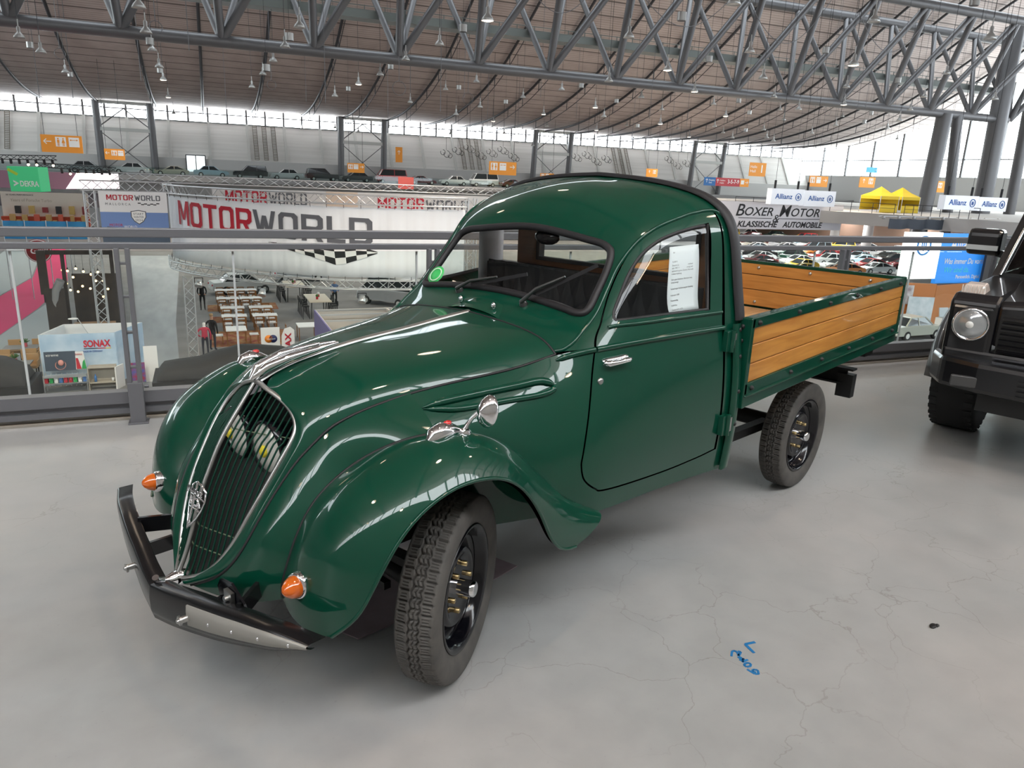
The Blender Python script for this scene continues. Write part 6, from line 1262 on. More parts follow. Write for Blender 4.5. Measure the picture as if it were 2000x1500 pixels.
# ================================================================== overhead: pendant lamps, small speaker boxes, cables, signs
LAMPS = [(-9.2, 48.6, 8.3, 0), (-8.5, 50.5, 7.8, 0), (-9.6, 67.8, 8.4, 0), (-14.6, 115.3, 11.7, 0), (-2.1, 35.0, 8.3, 0), (-2.2, 41.4, 8.2, 0), (-2.5, 53.8, 8.9, 0), (-2.3, 57.6, 8.3, 0), (-2.5, 69.6, 8.6, 1), (-2.8, 89.3, 8.7, 1), (-2.9, 109.4, 8.2, 0), (5.3, 38.5, 8.8, 0), (5.2, 45.0, 8.7, 0), (5.6, 57.5, 9.4, 0), (5.5, 66.5, 9.4, 0), (4.9, 72.1, 8.8, 0), (6.4, 106.2, 10.8, 0), (12.8, 30.2, 8.6, 1), (14.6, 44.0, 9.6, 0), (14.0, 50.3, 9.4, 0), (13.9, 58.2, 9.2, 0), (13.1, 63.2, 8.9, 1), (12.0, 69.0, 8.3, 0), (15.7, 102.2, 10.2, 0), (16.2, 116.0, 10.6, 0), (25.5, 78.0, 10.7, 0), (21.8, 79.1, 9.2, 0), (27.4, 111.4, 11.0, 0), (24.3, 64.4, 10.1, 0), (26.4, 76.9, 8.1, 0), (28.9, 76.1, 9.0, 0), (36.8, 92.9, 8.9, 1), (25.1, 112.0, 9.7, 0), (21.8, 23.9, 9.2, 0), (22.3, 33.5, 9.3, 0), (31.9, 25.8, 9.9, 0), (37.3, 23.4, 9.3, 0), (56.2, 41.0, 11.1, 0), (31.2, 34.3, 9.5, 0), (29.5, 40.5, 9.0, 1), (33.6, 28.4, 8.3, 1), (27.3, 44.5, 8.5, 0), (35.4, 37.9, 8.7, 0), (37.3, 48.3, 8.9, 1), (31.6, 61.2, 9.7, 0), (33.3, 74.5, 10.2, 0), (38.8, 81.0, 9.2, 1), (37.2, 64.9, 8.8, 1), (38.4, 58.2, 9.3, 0), (52.1, 75.8, 10.3, 0), (47.1, 68.1, 8.0, 1), (41.4, 70.6, 8.5, 0), (49.6, 87.4, 8.3, 1), (52.6, 100.6, 10.3, 0), (48.9, 101.9, 9.4, 0), (60.1, 97.4, 10.0, 0), (67.1, 94.3, 9.8, 0), (68.7, 93.4, 8.7, 1), (52.7, 66.5, 10.3, 0), (53.8, 65.6, 9.1, 1), (64.3, 81.5, 9.4, 0), (73.5, 91.6, 9.5, 0), (66.4, 80.2, 8.0, 0), (49.8, 53.5, 9.8, 0), (73.0, 78.3, 10.6, 0), (72.6, 78.8, 11.9, 0), (70.4, 78.9, 9.2, 0), (70.7, 78.5, 8.2, 0), (71.5, 78.0, 7.8, 0), (51.9, 52.4, 8.8, 0), (76.3, 76.3, 9.0, 0), (55.8, 50.9, 9.4, 1), (52.1, 47.2, 10.3, 0), (71.5, 67.4, 9.3, 0), (90.4, 85.5, 12.6, 0), (65.5, 53.0, 8.7, 0), (85.8, 72.7, 10.1, 0), (66.6, 52.9, 9.8, 0), (62.8, 48.3, 10.4, 0), (86.7, 61.6, 11.4, 0), (63.9, 42.1, 9.8, 0), (93.8, 69.5, 10.6, 0), (103.1, 79.1, 9.3, 0), (97.8, 81.4, 9.6, 0), (-23.2, 118.0, 8.5, 0), (-21.7, 117.0, 7.3, 0), (-17.9, 129.7, 8.6, 0), (-20.3, 131.0, 9.6, 0), (2.9, 121.4, 10.2, 0), (5.0, 120.3, 9.4, 0), (12.4, 116.8, 8.0, 0), (14.6, 115.8, 7.6, 0), (19.2, 113.9, 7.9, 0), (22.4, 112.4, 7.5, 0), (42.8, 104.0, 8.1, 0), (46.7, 102.0, 6.5, 0), (35.3, 107.1, 7.7, 0)]
BOXES = [(-11.5, 65.7, 9.8), (-11.2, 82.8, 9.5), (-2.6, 53.9, 9.3), (-3.1, 79.6, 10.2), (4.5, 50.5, 7.9), (5.4, 44.3, 9.0), (15.2, 79.9, 10.0), (16.3, 64.8, 10.6), (15.9, 43.2, 10.4), (26.2, 75.5, 10.6), (34.2, 81.9, 10.2), (38.4, 70.6, 11.3), (46.4, 76.9, 10.8), (54.6, 85.2, 8.9), (24.4, 31.7, 10.1), (36.6, 45.8, 10.8), (53.9, 63.8, 10.4), (68.0, 79.6, 8.9), (44.9, 42.6, 11.8), (58.2, 47.4, 11.2), (74.4, 65.1, 10.6), (82.8, 73.9, 10.6), (61.0, 70.6, 10.1), (39.0, 26.0, 11.5)]
def roof_z(b_):
    bb = b_ if b_ > 54 else 108-b_
    return float(np.interp(bb, [x for x, z in BZ][::-1], [z for x, z in BZ][::-1]))-.03
BELL = mat('pale lamp bell', (.42, .42, .41), .35, .4); LAMPON = mat('lit lamp', (1, .85, .7), .3, emit=(1.0, .80, .60), es=14); LAMPOFF = mat('unlit lamp glass', (.45, .45, .44), .3)
def make_lamp(lit):
    p = empty('pendant_lamp', (0, 0, 0)); p['category'] = 'lamp'
    mb = MB(); mb.lathe([(.06, .62), (.10, .56), (.09, .34), (.13, .28), (.24, .16), (.31, 0), (.29, 0), (.22, .14), (.10, .25)], 16); mb.build('bell', BELL, p)
    mb = MB(); mb.lathe([(0, .03), (.285, .03)], 16) if not lit else mb.lathe([(0, -.02), (.20, .0), (.285, .03)], 16); mb.build('diffuser', LAMPON if lit else LAMPOFF, p)
    mb = MB(); mb.cyl((0, 0, .6), (0, 0, 1.0), .03, 6); mb.build('stem', BELL, p)
    mb = MB(); mb.cyl((0, 0, 0), (0, 0, 1), .018, 4); c = mb.build('cable', DARKST, p); c.location = (0, 0, 1); return p
protos = [make_lamp(0), make_lamp(1)]; used = [0, 0]
def side_of(a, b_): t = a/(b_+5); return 'left' if t < .12 else ('middle' if t < .62 else 'right')
for a, b_, z, lit in LAMPS+[(-4, -3.2, 7.2, 1), (1.5, -3.2, 7.2, 1), (7, -3.2, 7.2, 1), (-1.2, -8.3, 7.2, 1), (4.2, -8.3, 7.2, 1), (-7.5, -7, 7.2, 1), (-2.5, 6.5, 8.2, 1), (3.5, 6.5, 8.2, 1), (-7, 13, 8.6, 1), (2, 13, 8.6, 1), (11, 13, 8.6, 1), (-13, 20, 8.6, 1), (24, 16, 8.6, 1)]:  # the last of this list are unseen lamps, added to brighten the banner
    lb = ('lit, warm glowing' if lit else 'unlit grey')+' bell-shaped pendant lamp hanging high over the %s part of the hall' % side_of(a, b_)
    if not used[lit]: o = protos[lit]; used[lit] = 1
    else: o = copy_tree(protos[lit])
    o.location = H(a, b_, z); o['label'] = lb; o['group'] = '%s pendant lamps over the %s of the hall' % ('lit' if lit else 'unlit', side_of(a, b_))
    for ch in o.children:
        if ch.name.startswith('cable'): ch.scale = (1, 1, max(.3, roof_z(b_)-z-1))
    if b_ < 8:      # the hall lamps over our own gallery throw real light
        ld = bpy.data.lights.new('pendant light', 'SPOT'); ld.energy = 170 if b_ < 0 else 520; ld.color = (1, .80, .60); ld.spot_size = 1.9; ld.spot_blend = .6; ld.shadow_soft_size = .22
        lo = bpy.data.objects.new('pendant light', ld); COL.objects.link(lo); lo.location = H(a, b_, z-.05)
    elif lit:
        ld = bpy.data.lights.new('pendant light', 'SPOT'); ld.energy = 9000 if b_ > 21 else 6500; ld.color = (1, .86, .70); ld.spot_size = 2.3; ld.spot_blend = .5; ld.shadow_soft_size = .25
        lo = bpy.data.objects.new('pendant light', ld); COL.objects.link(lo); lo.location = H(a, b_, z-.05)
pb0 = None
for a, b_, z in BOXES:
    if pb0 is None:
        pb0 = o = empty('loudspeaker', (0, 0, 0)); mb = MB(); mb.cyl((0, 0, 0), (0, 0, .42), .25, 16); mb.build('housing', BELL, o); mb = MB(); mb.cyl((0, 0, -.01), (0, 0, .0), .22, 16); mb.build('front_grille', DARKST, o); mb = MB(); mb.cyl((0, 0, 0), (0, 0, 1), .012, 4); mb.build('cable', DARKST, o)
    else: o = copy_tree(pb0)
    o.location = H(a, b_, z); o['label'] = 'small grey drum-shaped loudspeaker hanging over the %s part of the hall' % side_of(a, b_); o['category'] = 'loudspeaker'; o['group'] = 'hanging loudspeakers over the %s of the hall' % side_of(a, b_)
    for ch in o.children:
        if ch.name.startswith('cable'): ch.location = (0, 0, .42); ch.scale = (1, 1, roof_z(b_)-z-.42)
# rigging cables: thin drops with loops at the end
for k in range(46):
    a = -10+2.6*k+random.uniform(-.8, .8); b_ = random.choice([44, 50, 58, 66, 74, 84]); zt = roof_z(b_); zb = random.uniform(6.0, 10.5); mb = MB(); mb.cyl((0, 0, zb), (0, 0, zt), .02, 4, 0)
    if k % 3 == 0:
        r_ = random.uniform(.3, .5); mb.tube([(r_*math.sin(t), 0, zb-r_+r_*math.cos(t)) for t in np.linspace(0, 2*PI, 17)[:-1]], .02, 4, 0, False, True)
    o = hbuild(mb, 'rigging_cable', GREYM); o.location = H(a, b_, 0); tag(o, 'thin %s hanging over the %s part of the hall' % ('looped rigging cable' if k % 3 == 0 else 'straight rigging cable', side_of(a, b_)), 'cable', ('looped' if k % 3 == 0 else 'straight')+' rigging cables over the %s of the hall' % side_of(a, b_))
for k, (x0, x1, bb) in enumerate(((22, 30, 50), (31, 42, 49), (9, 20, 48), (43, 52, 50), (53, 62, 48))):
    mb = MB(); mb.tube([(x0+(x1-x0)*t, bb, 16.5-3.5*math.sin(PI*t)+(1.5*t)) for t in np.linspace(0, 1, 18)], .03, 5); o = hbuild(mb, 'slack_cable', GREYM); tag(o, 'slack cable sagging between truss members, %s one' % ('first', 'second', 'third', 'fourth', 'fifth')[k], 'cable')
for k in range(14):
    a = 30+1.6*k+(8 if k > 6 else 0)+(9 if k > 10 else 0); b_ = 92; o = empty('cable_coil', H(a, b_, 4.6+.4*(k % 3)), HROT, 'curly hanging cable coil in front of the far wall', 'cable', 'curly cable coils before the far wall'); mb = MB()
    for j, (x, r_) in enumerate(((-.45, .32), (.1, .42), (.55, .28))): mb.tube([(x+r_*math.sin(t), 0, -.2*j+r_*math.cos(t)) for t in np.linspace(0, 5.2, 14)], .035, 4)
    mb.cyl((0, 0, .3), (0, 0, roof_z(b_)-4.6-.4*(k % 3)), .02, 4); mb.build('coil', BLK, o)
# ---- orange way-finding signs
def arrow_mb(x, z, s, d):
    """d: 'l', 'r', 'u'"""
    mb = MB(); q = {'l': PI, 'r': 0, 'u': PI/2}[d]; R_ = Matrix.Rotation(-q, 3, 'Y')
    for p_, c_ in (((-.45, 0), (.45, 0)), ((.45, 0), (.12, .33)), ((.45, 0), (.12, -.33))):
        A = R_ @ Vector((p_[0]*s, 0, p_[1]*s)); B = R_ @ Vector((c_[0]*s, 0, c_[1]*s)); mb.bar(A+Vector((x, -.035, z)), B+Vector((x, -.035, z)), .02, .11*s, 0, (0, 0, 1) if d != 'u' or c_ != (.45, 0) else (1, 0, 0))
    return mb
def wc_mb(x, z, s):
    w = MB(); w.box((x, -.03, z), (s, .02, s), 0); g_ = MB()
    for dx, dress in ((-.24, 0), (.24, 1)):
        X = x+dx*s; g_.lathe([(0, .012), (.085*s, .012), (.085*s, 0)], 10, 0, (X, -.045, z+.32*s), (0, -1, 0))
        if dress: g_.prism([(X-.07*s, z+.2*s), (X+.07*s, z+.2*s), (X+.17*s, z-.12*s), (X-.17*s, z-.12*s)], -.055, -.045, 'xz')
        else: g_.box((X, -.05, z+.05*s), (.22*s, .01, .30*s))
        for e in (-.05, .05): g_.box((X+e*s, -.05, z-.27*s), (.06*s, .01, .32*s))
    return w, g_
def card_mb(x, z, s):
    w = MB(); w.box((x, -.03, z), (s, .02, s)); g_ = MB(); g_.box((x, -.05, z+.22*s), (.7*s, .01, .05*s)); g_.prism([(x-.4*s, z+.22*s), (x-.25*s, z+.32*s), (x-.25*s, z+.12*s)], -.055, -.045, 'xz'); g_.prism([(x+.4*s, z+.22*s), (x+.25*s, z+.32*s), (x+.25*s, z+.12*s)], -.055, -.045, 'xz'); return w, g_
def way_sign(a0, b_, z0, a1, z1, arrow, label, items=('wc', 'card'), board=None):
    w_, h_ = a1-a0, z1-z0; o = hempty('hanging_sign', a0, b_, z0, label, 'sign'); mb = MB(); mb.box((w_/2, 0, h_/2), (w_, .05, h_)); mb.build('board', board or ORANGE, o); zc = h_*.62; s = min(h_*.55, w_*.27)
    xs = {'l': (.16, .48, .80), 'r': (.84, .18, .50), 'u': (.27, .72, .72)}[arrow]
    arrow_mb(w_*xs[0], zc, s*.8, arrow).build('arrow', SIGNW, o)
    for i, it in enumerate(items):
        w, g_ = (wc_mb if it == 'wc' else card_mb)(w_*xs[1+i], zc, s); w = w.build('pictogram', SIGNW, o); g_.build('figure', board or ORANGE, w)
    for x in (.1, .9): mb = MB(); mb.cyl((w_*x, 0, h_), (w_*x, 0, roof_z(b_)-z0), .02, 4); mb.build('cable', DARKST, o)
way_sign(-12.3, 70, 2.23, -9.25, 3.64, 'l', 'large orange sign with left arrow and toilet pictogram at the far left')
way_sign(-9.7, 90, 1.89, -7.7, 3.04, 'l', 'small orange sign with left arrow in front of the left wall columns')
way_sign(17.6, 95, 1.56, 19.8, 2.75, 'r', 'small orange sign with right arrow before the second pair of wall columns')
way_sign(31.6, 80, 1.98, 35.1, 3.5, 'r', 'large orange sign with right arrow above the pickup roof')
way_sign(47.3, 100, 1.62, 49.6, 2.6, 'r', 'tiny orange sign with right arrow just behind the pickup roof')
way_sign(62.7, 95, 2.7, 64.7, 3.9, 'u', 'orange sign with an up arrow above the cab of the pickup', ('wc',))
way_sign(80.5, 80, 2.2, 84.0, 3.7, 'r', 'orange sign with right arrow above the left white lit sign boxes')
way_sign(90.1, 80, 2.4, 93.2, 3.9, 'u', 'orange sign with up arrow left of the yellow tents', ('wc',))
way_sign(93.9, 70, 2.1, 96.5, 3.6, 'r', 'orange sign with right arrow right of the yellow tents', ('wc',))
o = hempty('hanging_sign', 19.2, 108, 4.2, 'narrow upright orange sign on the second pair of wall columns', 'sign'); o.location = H(26.6, 104, 3.3); mb = MB(); mb.box((0, 0, 1.0), (1.0, .05, 2.1)); mb.build('board', ORANGE, o); arrow_mb(0, 1.3, .6, 'u').build('arrow', SIGNW, o)
o = hempty('hall_sign', 73.8, 85, 3.4, 'orange square sign reading Halle Hall 1', 'sign'); mb = MB(); mb.box((1.5, 0, .9), (3.0, .05, 1.9)); mb.build('board', ORANGE, o); face_text('Halle', .75, 1.25, .55, SIGNW, o, width=1.15); face_text('Hall', .68, .65, .55, SIGNW, o, width=.95); face_text('1', 2.25, .95, 1.5, SIGNW, o, bold=.03)
o = hempty('direction_sign', 66.1, 85, 1.75, 'blue, red and orange direction sign reading 3-5-7-9', 'sign')
for x0, x1, m_ in ((0, 2.0, mat('sign blue', (.02, .13, .36), .6)), (2.0, 6.3, mat('sign red', (.45, .04, .05), .6)), (6.3, 7.9, ORANGE)): mb = MB(); mb.box(((x0+x1)/2, 0, .6), (x1-x0, .05, 1.15)); mb.build('board', m_, o)
arrow_mb(.45, .7, .55, 'u').build('arrow', SIGNW, o); face_text('Ausgang', 1.3, .80, .30, SIGNW, o, width=1.0); face_text('Exit', 1.1, .45, .30, SIGNW, o, width=.5); arrow_mb(2.35, .7, .55, 'u').build('arrow', SIGNW, o); face_text('Hallen', 3.2, .80, .30, SIGNW, o, width=.9); face_text('Halls', 3.1, .45, .30, SIGNW, o, width=.7); face_text('3-5-7-9', 5.1, .65, .75, SIGNW, o, width=2.0, bold=.01); arrow_mb(7.45, .65, .55, 'r').build('arrow', SIGNW, o); w, g_ = wc_mb(6.75, .65, .55); w.build('pictogram', SIGNW, o)
o = hempty('hanging_sign', 96.5, 85, 4.75, 'small light blue sign high on the right, left of the big columns', 'sign'); mb = MB(); mb.box((1.1, 0, .4), (2.3, .05, .8)); mb.build('board', mat('sign light blue', (.08, .42, .75), .6), o); arrow_mb(1.9, .4, .4, 'r').build('arrow', SIGNW, o)
o = hempty('hanging_cloth', 29.6, 62, 1.0, 'small red cloth banner hanging from black clamps behind the ring', 'banner'); mb = MB(); mb.box((0, 0, .55), (1.5, .05, 1.1)); mb.build('cloth', mat('pale red cloth', (.65, .12, .10), .7), o); o.location = H(18.0, 66, .25)
# ---- lit white sign boxes
LIT = mat('lit sign white', (.82, .84, .86), .5, emit=(.85, .9, 1), es=.25); ABL = mat('sign letter blue', (.01, .10, .38), .6)
def emblem(x, z, r_, m_, par, y=-.05):
    mb = MB(); mb.tube([(x+r_*math.cos(t), y, z+r_*math.sin(t)) for t in np.linspace(0, 2*PI, 29)[:-1]], r_*.10, 5, 0, False, True)
    for dx, h_ in ((-.30, .75), (0, 1.1), (.30, .75)): mb.box((x+dx*r_, y, z-.06*r_), (r_*.16, .02, r_*h_))
    mb.build('emblem', m_, par)
for (a0, a1, b_, z0, z1, lb) in ((46.2, 49.9, 48, .33, 1.68, 'left white lit Allianz sign box of the left pair'), (49.95, 53.6, 48, .25, 1.62, 'right white lit Allianz sign box of the left pair'), (55.0, 58.9, 38, .58, 1.70, 'left white lit Allianz sign box above the off-road car'), (58.95, 62.4, 38, .54, 1.66, 'right white lit Allianz sign box above the off-road car')):
    o = hempty('sign_box', a0, b_, z0, lb, 'sign'); w_, h_ = a1-a0, z1-z0; mb = MB(); mb.box((w_/2, .3, h_/2), (w_, .6, h_)); mb.build('box', LIT, o, .01); face_text('Allianz', w_*.38, h_*.5, .62, ABL, o, width=w_*.52, y=-.02, bold=.008); emblem(w_*.82, h_*.5, .30, ABL, o, -.03)
    for x in (.15, .85): mb = MB(); mb.cyl((w_*x, .3, h_), (w_*x, .3, h_+.7), .10, 6); mb.cyl((w_*x, .3, h_+.7), (w_*x, .3, roof_z(b_)-z0), .02, 4); mb.build('hoist', BLK, o)
o = hempty('hanging_banner', 42.4, 50, -1.97, 'wide grey-white banner reading Boxer Motor Klassische Automobile', 'banner'); mb = MB(); mb.box((7.2, 0, 1.2), (14.4, .06, 2.4)); mb.build('cloth', mat('banner grey white', (.62, .61, .64), .7), o)
for t_, x, z, w_, sz in (('B', 2.15, 1.62, .95, 1.5), ('OXER', 4.28, 1.53, 3.2, 1.05), ('M', 7.25, 1.62, 1.35, 1.5), ('OTOR', 9.72, 1.53, 3.4, 1.05)): face_text(t_, x, z, sz, BLK, o, width=w_, shear=.25, y=-.04, bold=.012)
face_text('&', 6.35, .95, 1.0, BLK, o, shear=.2, y=-.05, width=.75); face_text('KLASSISCHE', 4.3, .42, .72, BLK, o, width=4.6, shear=.25, y=-.04, bold=.02); face_text('AUTOMOBILE', 9.6, .42, .72, BLK, o, width=4.8, shear=.25, y=-.04, bold=.02); face_text('GmbH', 12.6, 1.0, .4, BLK, o, width=1.1, y=-.04); mb = MB(); mb.box((4.0, -.04, .98), (3.8, .01, .05)); mb.box((9.3, -.04, .98), (5.2, .01, .05)); mb.build('rules', BLK, o)
# ---- yellow tents on the right gallery
YEL = mat('tent yellow', (.72, .52, .02), .7)
for i, (a, b_) in enumerate(((60.4, 49.2), (63.2, 49.2))):
    o = hempty('pop_up_tent', a, b_, -.15, 'yellow pop-up tent on the right gallery, %s one' % ('left', 'right')[i], 'tent'); o.scale = (.88,)*3; mb = MB(); c4 = [(-1.35, -1.35), (1.35, -1.35), (1.35, 1.35), (-1.35, 1.35)]
    vs = [(x, y, 1.75) for x, y in c4]+[(x*.5, y*.5, 2.15) for x, y in c4]+[(0, 0, 2.75)]; mb.add(vs, [(k, (k+1) % 4, 4+(k+1) % 4, 4+k) for k in range(4)]+[(4+k, 4+(k+1) % 4, 8) for k in range(4)]); mb.add([(x, y, z) for z in (1.42, 1.75) for x, y in c4], [(k, (k+1) % 4, 4+(k+1) % 4, 4+k) for k in range(4)]); mb.build('canopy', YEL, o)
    mb = MB(); mb.box((0, 1.33, .85), (2.6, .03, 1.2)); mb.box((1.33, 0, .85), (.03, 2.6, 1.2)); mb.build('side_wall', YEL, o); mb = MB(); mb.box((0, -1.34, .42), (2.6, .03, .75)); mb.build('counter_front', YEL, o)
    for x, y in c4: mb = MB(); mb.cyl((x, y, 0), (x, y, 1.75), .035, 6); mb.build('leg', ALU, o)
for p_, q_, lb in (((50, 57.5), (57.3, 44.6), 'dark railing along the gallery edge before the yellow tents'), ((57.7, 43.9), (58.6, 37.5), 'dark railing along the gallery edge right of the yellow tents')):
    mb = MB(); mb.bar((*p_, .75), (*q_, .75), .05, .05); mb.bar((*p_, .35), (*q_, .35), .03, .03)
    for t in np.linspace(0, 1, 9): c_ = (p_[0]+(q_[0]-p_[0])*t, p_[1]+(q_[1]-p_[1])*t); mb.cyl((*c_, -.15), (*c_, .75), .03, 5)
    o = hbuild(mb, 'gallery_railing', DARKST); tag(o, lb, 'railing')
o = hempty('lamp_bar', 51.4, 40, -.15, 'lighting bar with a dark draped cloth under the right gallery edge', 'truss'); mb = MB(); mb.cyl((-1, 0, 0), (13.5, 0, 0), .05, 6); mb.build('bar', ALU, o); mb = MB(); P = [[(x, .12*math.sin(x*3), z-.06*abs(math.sin(x*1.3))) for z in (-.15, -.5, -.95)] for x in np.linspace(.3, 12, 90)]; mb.grid(P); mb.build('draped_cloth', mat('dark blue cloth', (.04, .05, .065), .6), o)
for x in np.linspace(-.6, 13, 9): mb = MB(); mb.lathe([(.05, .1), (.16, -.18), (.14, -.18), (0, -.05)], 10, 0, (x, -.1, -.02), (0, .2, 1)); mb.build('lamp_head', BELL, o)
# ---- big lit wall stand behind the off-road car
aw = hempty('lit_wall_stand', 42.6, 32, -7, 'orange-based stand with white and blue lit Allianz walls behind the off-road car', 'stand')
mb = MB(); mb.box((3.3, 0, 4.55), (3.4, .3, 3.2)); mb.build('white_lit_wall', mat('lit wall white', (.9, .9, .88), .5, emit=(1, .98, .95), es=1.3), aw); emblem(3.3, 5.25, .62, mat('emblem light blue', (.05, .25, .62), .6), aw, -.18)
mb = MB(); mb.box((8.2, 0, 4.35), (6.3, .3, 3.5)); mb.build('blue_lit_wall', mat('lit wall blue', (.02, .22, .68), .5, emit=(.02, .25, .85), es=.55), aw)
face_text('Allianz', 7.2, 5.35, 1.1, SIGNW, aw, width=2.5, y=-.17, bold=.02); emblem(9.8, 5.3, .52, SIGNW, aw, -.18); face_text('Was immer Du vorhast.', 7.9, 4.15, .55, SIGNW, aw, width=4.6, shear=.2, y=-.17, bold=.008); face_text('Wir sind da.', 7.0, 3.55, .55, mat('letter aqua', (.10, .75, .80), .6), aw, width=2.5, shear=.2, y=-.17); face_text('Persoenlich. Digital.', 8.3, 3.05, .36, SIGNW, aw, width=2.5, y=-.17, bold=.006)
ORW = mat('orange stand wall', (.48, .16, .035), .5)
mb = MB(); mb.bar((-.5, .2, 1.35), (3.4, -1.6, 1.35), .12, 2.9); mb.build('orange_wall', ORW, aw); mb = MB(); mb.bar((3.4, -1.6, 1.35), (12, 0, 1.35), .12, 2.7); mb.build('orange_wall', ORW, aw)
mb = MB(); mb.bar((.3, -.28, 2.0), (2.0, -1.07, 2.0), .03, 1.3); mb.build('photo_poster', noise_mat('showroom photo', (.62, .60, .62), (.25, .18, .2), 2.4, .5), aw); mb = MB(); mb.bar((1.7, -1.05, .95), (3.3, -1.75, .95), .03, 1.9); mb.build('photo_poster', noise_mat('pale car photos', (.70, .74, .78), (.42, .50, .56), 1.6, .5), aw)
mb = MB(); mb.box((10.6, -.6, 3.9), (2.6, .4, 4.2)); mb.build('dark_column', mat('dark stand column', (.03, .03, .035), .5), aw)
mb = MB(); mb.ball((11.2, -1.0, 4.4), .18, 0, 8); mb.build('warm_spot', LAMPON, aw)
o = hempty('laptop', 44.3, 28.2, -5.9, 'grey laptop screen standing left of the off-road car', 'laptop'); mb = MB(); mb.box((0, 0, .2), (.8, .05, .6), 0, Matrix.Rotation(-.2, 3, 'X')); mb.build('screen', mat('laptop grey', (.35, .38, .40), .4), o); mb = MB(); mb.box((0, -.2, -.12), (.8, .5, .04)); mb.build('keyboard', ALU, o); mb = MB(); mb.box((0, -.1, -.62), (.9, .5, .95)); mb.build('stand', WHITEP, o)
# ================================================================== cars of the show
CARP = objcol_mat('car paint', .3, .6); CARG = mat('car window', (.02, .025, .028), .08, 0, .6); TYRE = mat('small tyre', (.02, .02, .02), .8); LAMPW = mat('car lamp', (.65, .65, .62), .2)
PROF = {'saloon': ([(-2.15, .32), (-2.2, .62), (-2.1, .86), (-1.2, .92), (.75, .90), (1.95, .80), (2.15, .62), (2.15, .32)], [(-1.45, .90), (-.95, 1.36), (.35, 1.38), (1.0, .89)], 1.68),
        'coupe': ([(-2.0, .28), (-2.05, .60), (-1.85, .80), (-.9, .84), (.6, .80), (1.7, .66), (2.05, .5), (2.05, .26)], [(-1.65, .80), (-.75, 1.18), (.1, 1.20), (.85, .78)], 1.64),
        'estate': ([(-2.2, .36), (-2.25, .95), (-2.0, 1.0), (.9, .98), (1.95, .92), (2.15, .7), (2.15, .36)], [(-2.1, .98), (-1.95, 1.65), (.25, 1.68), (.95, .97)], 1.72),
        'van': ([(-2.2, .36), (-2.25, 1.1), (-2.1, 1.15), (1.8, 1.1), (2.1, .8), (2.15, .36)], [(-2.2, 1.12), (-2.05, 1.90), (1.2, 1.92), (1.75, 1.1)], 1.74)}
def car_mesh(kind):
    """root mesh = body; windows, wheels and lamps inside the same small mesh (too small in view for parts)"""
    low_, top_, w_ = PROF[kind]; mb = MB(); h = w_/2
    k = len(low_); secs = [(-h, .0, .93), (-h*.97, 0, 1), (h*.97, 0, 1), (h, 0, .93)]; vs = []
    for y, dz, s_ in secs: vs += [(x*(.985 if abs(y) == h else 1), y, .28+(z-.28)*s_) for x, z in low_]
    fs = [(i*k+j, i*k+(j+1) % k, (i+1)*k+(j+1) % k, (i+1)*k+j) for i in range(3) for j in range(k)]; mb.add(vs, fs+[tuple(range(k))[::-1], tuple(range(3*k, 4*k))], 0)
    a, b_, c, d = top_; hb_, ht = h*.92, h*.74
    V = [(a[0], -hb_, a[1]), (a[0], hb_, a[1]), (d[0], hb_, d[1]), (d[0], -hb_, d[1]), (b_[0], -ht, b_[1]), (b_[0], ht, b_[1]), (c[0], ht, c[1]), (c[0], -ht, c[1])]
    mb.add(V, [(0, 1, 5, 4), (1, 2, 6, 5), (2, 3, 7, 6), (3, 0, 4, 7)], 1)
    r_ = .035; mb.add([(b_[0]-.03, -ht-.02, b_[1]-.02), (b_[0]-.03, ht+.02, b_[1]-.02), (c[0]+.05, ht+.02, c[1]-.03), (c[0]+.05, -ht-.02, c[1]-.03), (b_[0]+.1, -ht+.1, b_[1]+r_), (b_[0]+.1, ht-.1, b_[1]+r_), (c[0]-.1, ht-.1, c[1]+r_), (c[0]-.1, -ht+.1, c[1]+r_)], [(0, 1, 5, 4), (1, 2, 6, 5), (2, 3, 7, 6), (3, 0, 4, 7), (4, 5, 6, 7)], 0)
    for s_ in (-1, 1):
        for p_, q_ in ((V[0], V[4]), (V[3], V[7])):
            mb.bar((p_[0], s_*abs(p_[1]), p_[2]), (q_[0], s_*abs(q_[1]), q_[2]), .07, .07, 0)
        xm = (b_[0]+c[0])/2; mb.bar((xm, s_*hb_, a[1]), (xm, s_*ht, b_[1]), .07, .05, 0)
        for x in (-1.3, 1.32): mb.lathe([(0, .02), (.18, .02), (.30, 0), (.31, -.1), (.30, -.2)], 12, 2, (x, s_*(h+.01), .31), (0, s_, 0)); mb.lathe([(0, .03), (.17, .025)], 10, 3, (x, s_*(h+.01), .31), (0, s_, 0))
        mb.box((low_[-1][0]+.0, s_*h*.72, .62), (.06, .25, .12), 3); mb.box((low_[0][0]-.02, s_*h*.72, .68), (.06, .2, .12), 4)
    mb.box((low_[-1][0]+.02, 0, .42), (.10, w_*.96, .10), 3); mb.box((low_[0][0], 0, .44), (.10, w_*.96, .10), 3)
    o = mb.build('car', [CARP, CARG, TYRE, LAMPW, RED]); return o
cars = {k: car_mesh(k) for k in PROF}; cused = {}
def put_car(kind, a, b_, z, rz, col, label, group=None, scale=1.0):
    o = cars[kind]
    if cused.get(kind): o = o.copy(); COL.objects.link(o)
    cused[kind] = 1; o.location = H(a, b_, z); o.rotation_euler = (0, 0, HROT+rz); o.color = (*col, 1); o['label'] = label; o['category'] = 'car'; o.scale = (scale,)*3
    if group: o['group'] = group
    return o
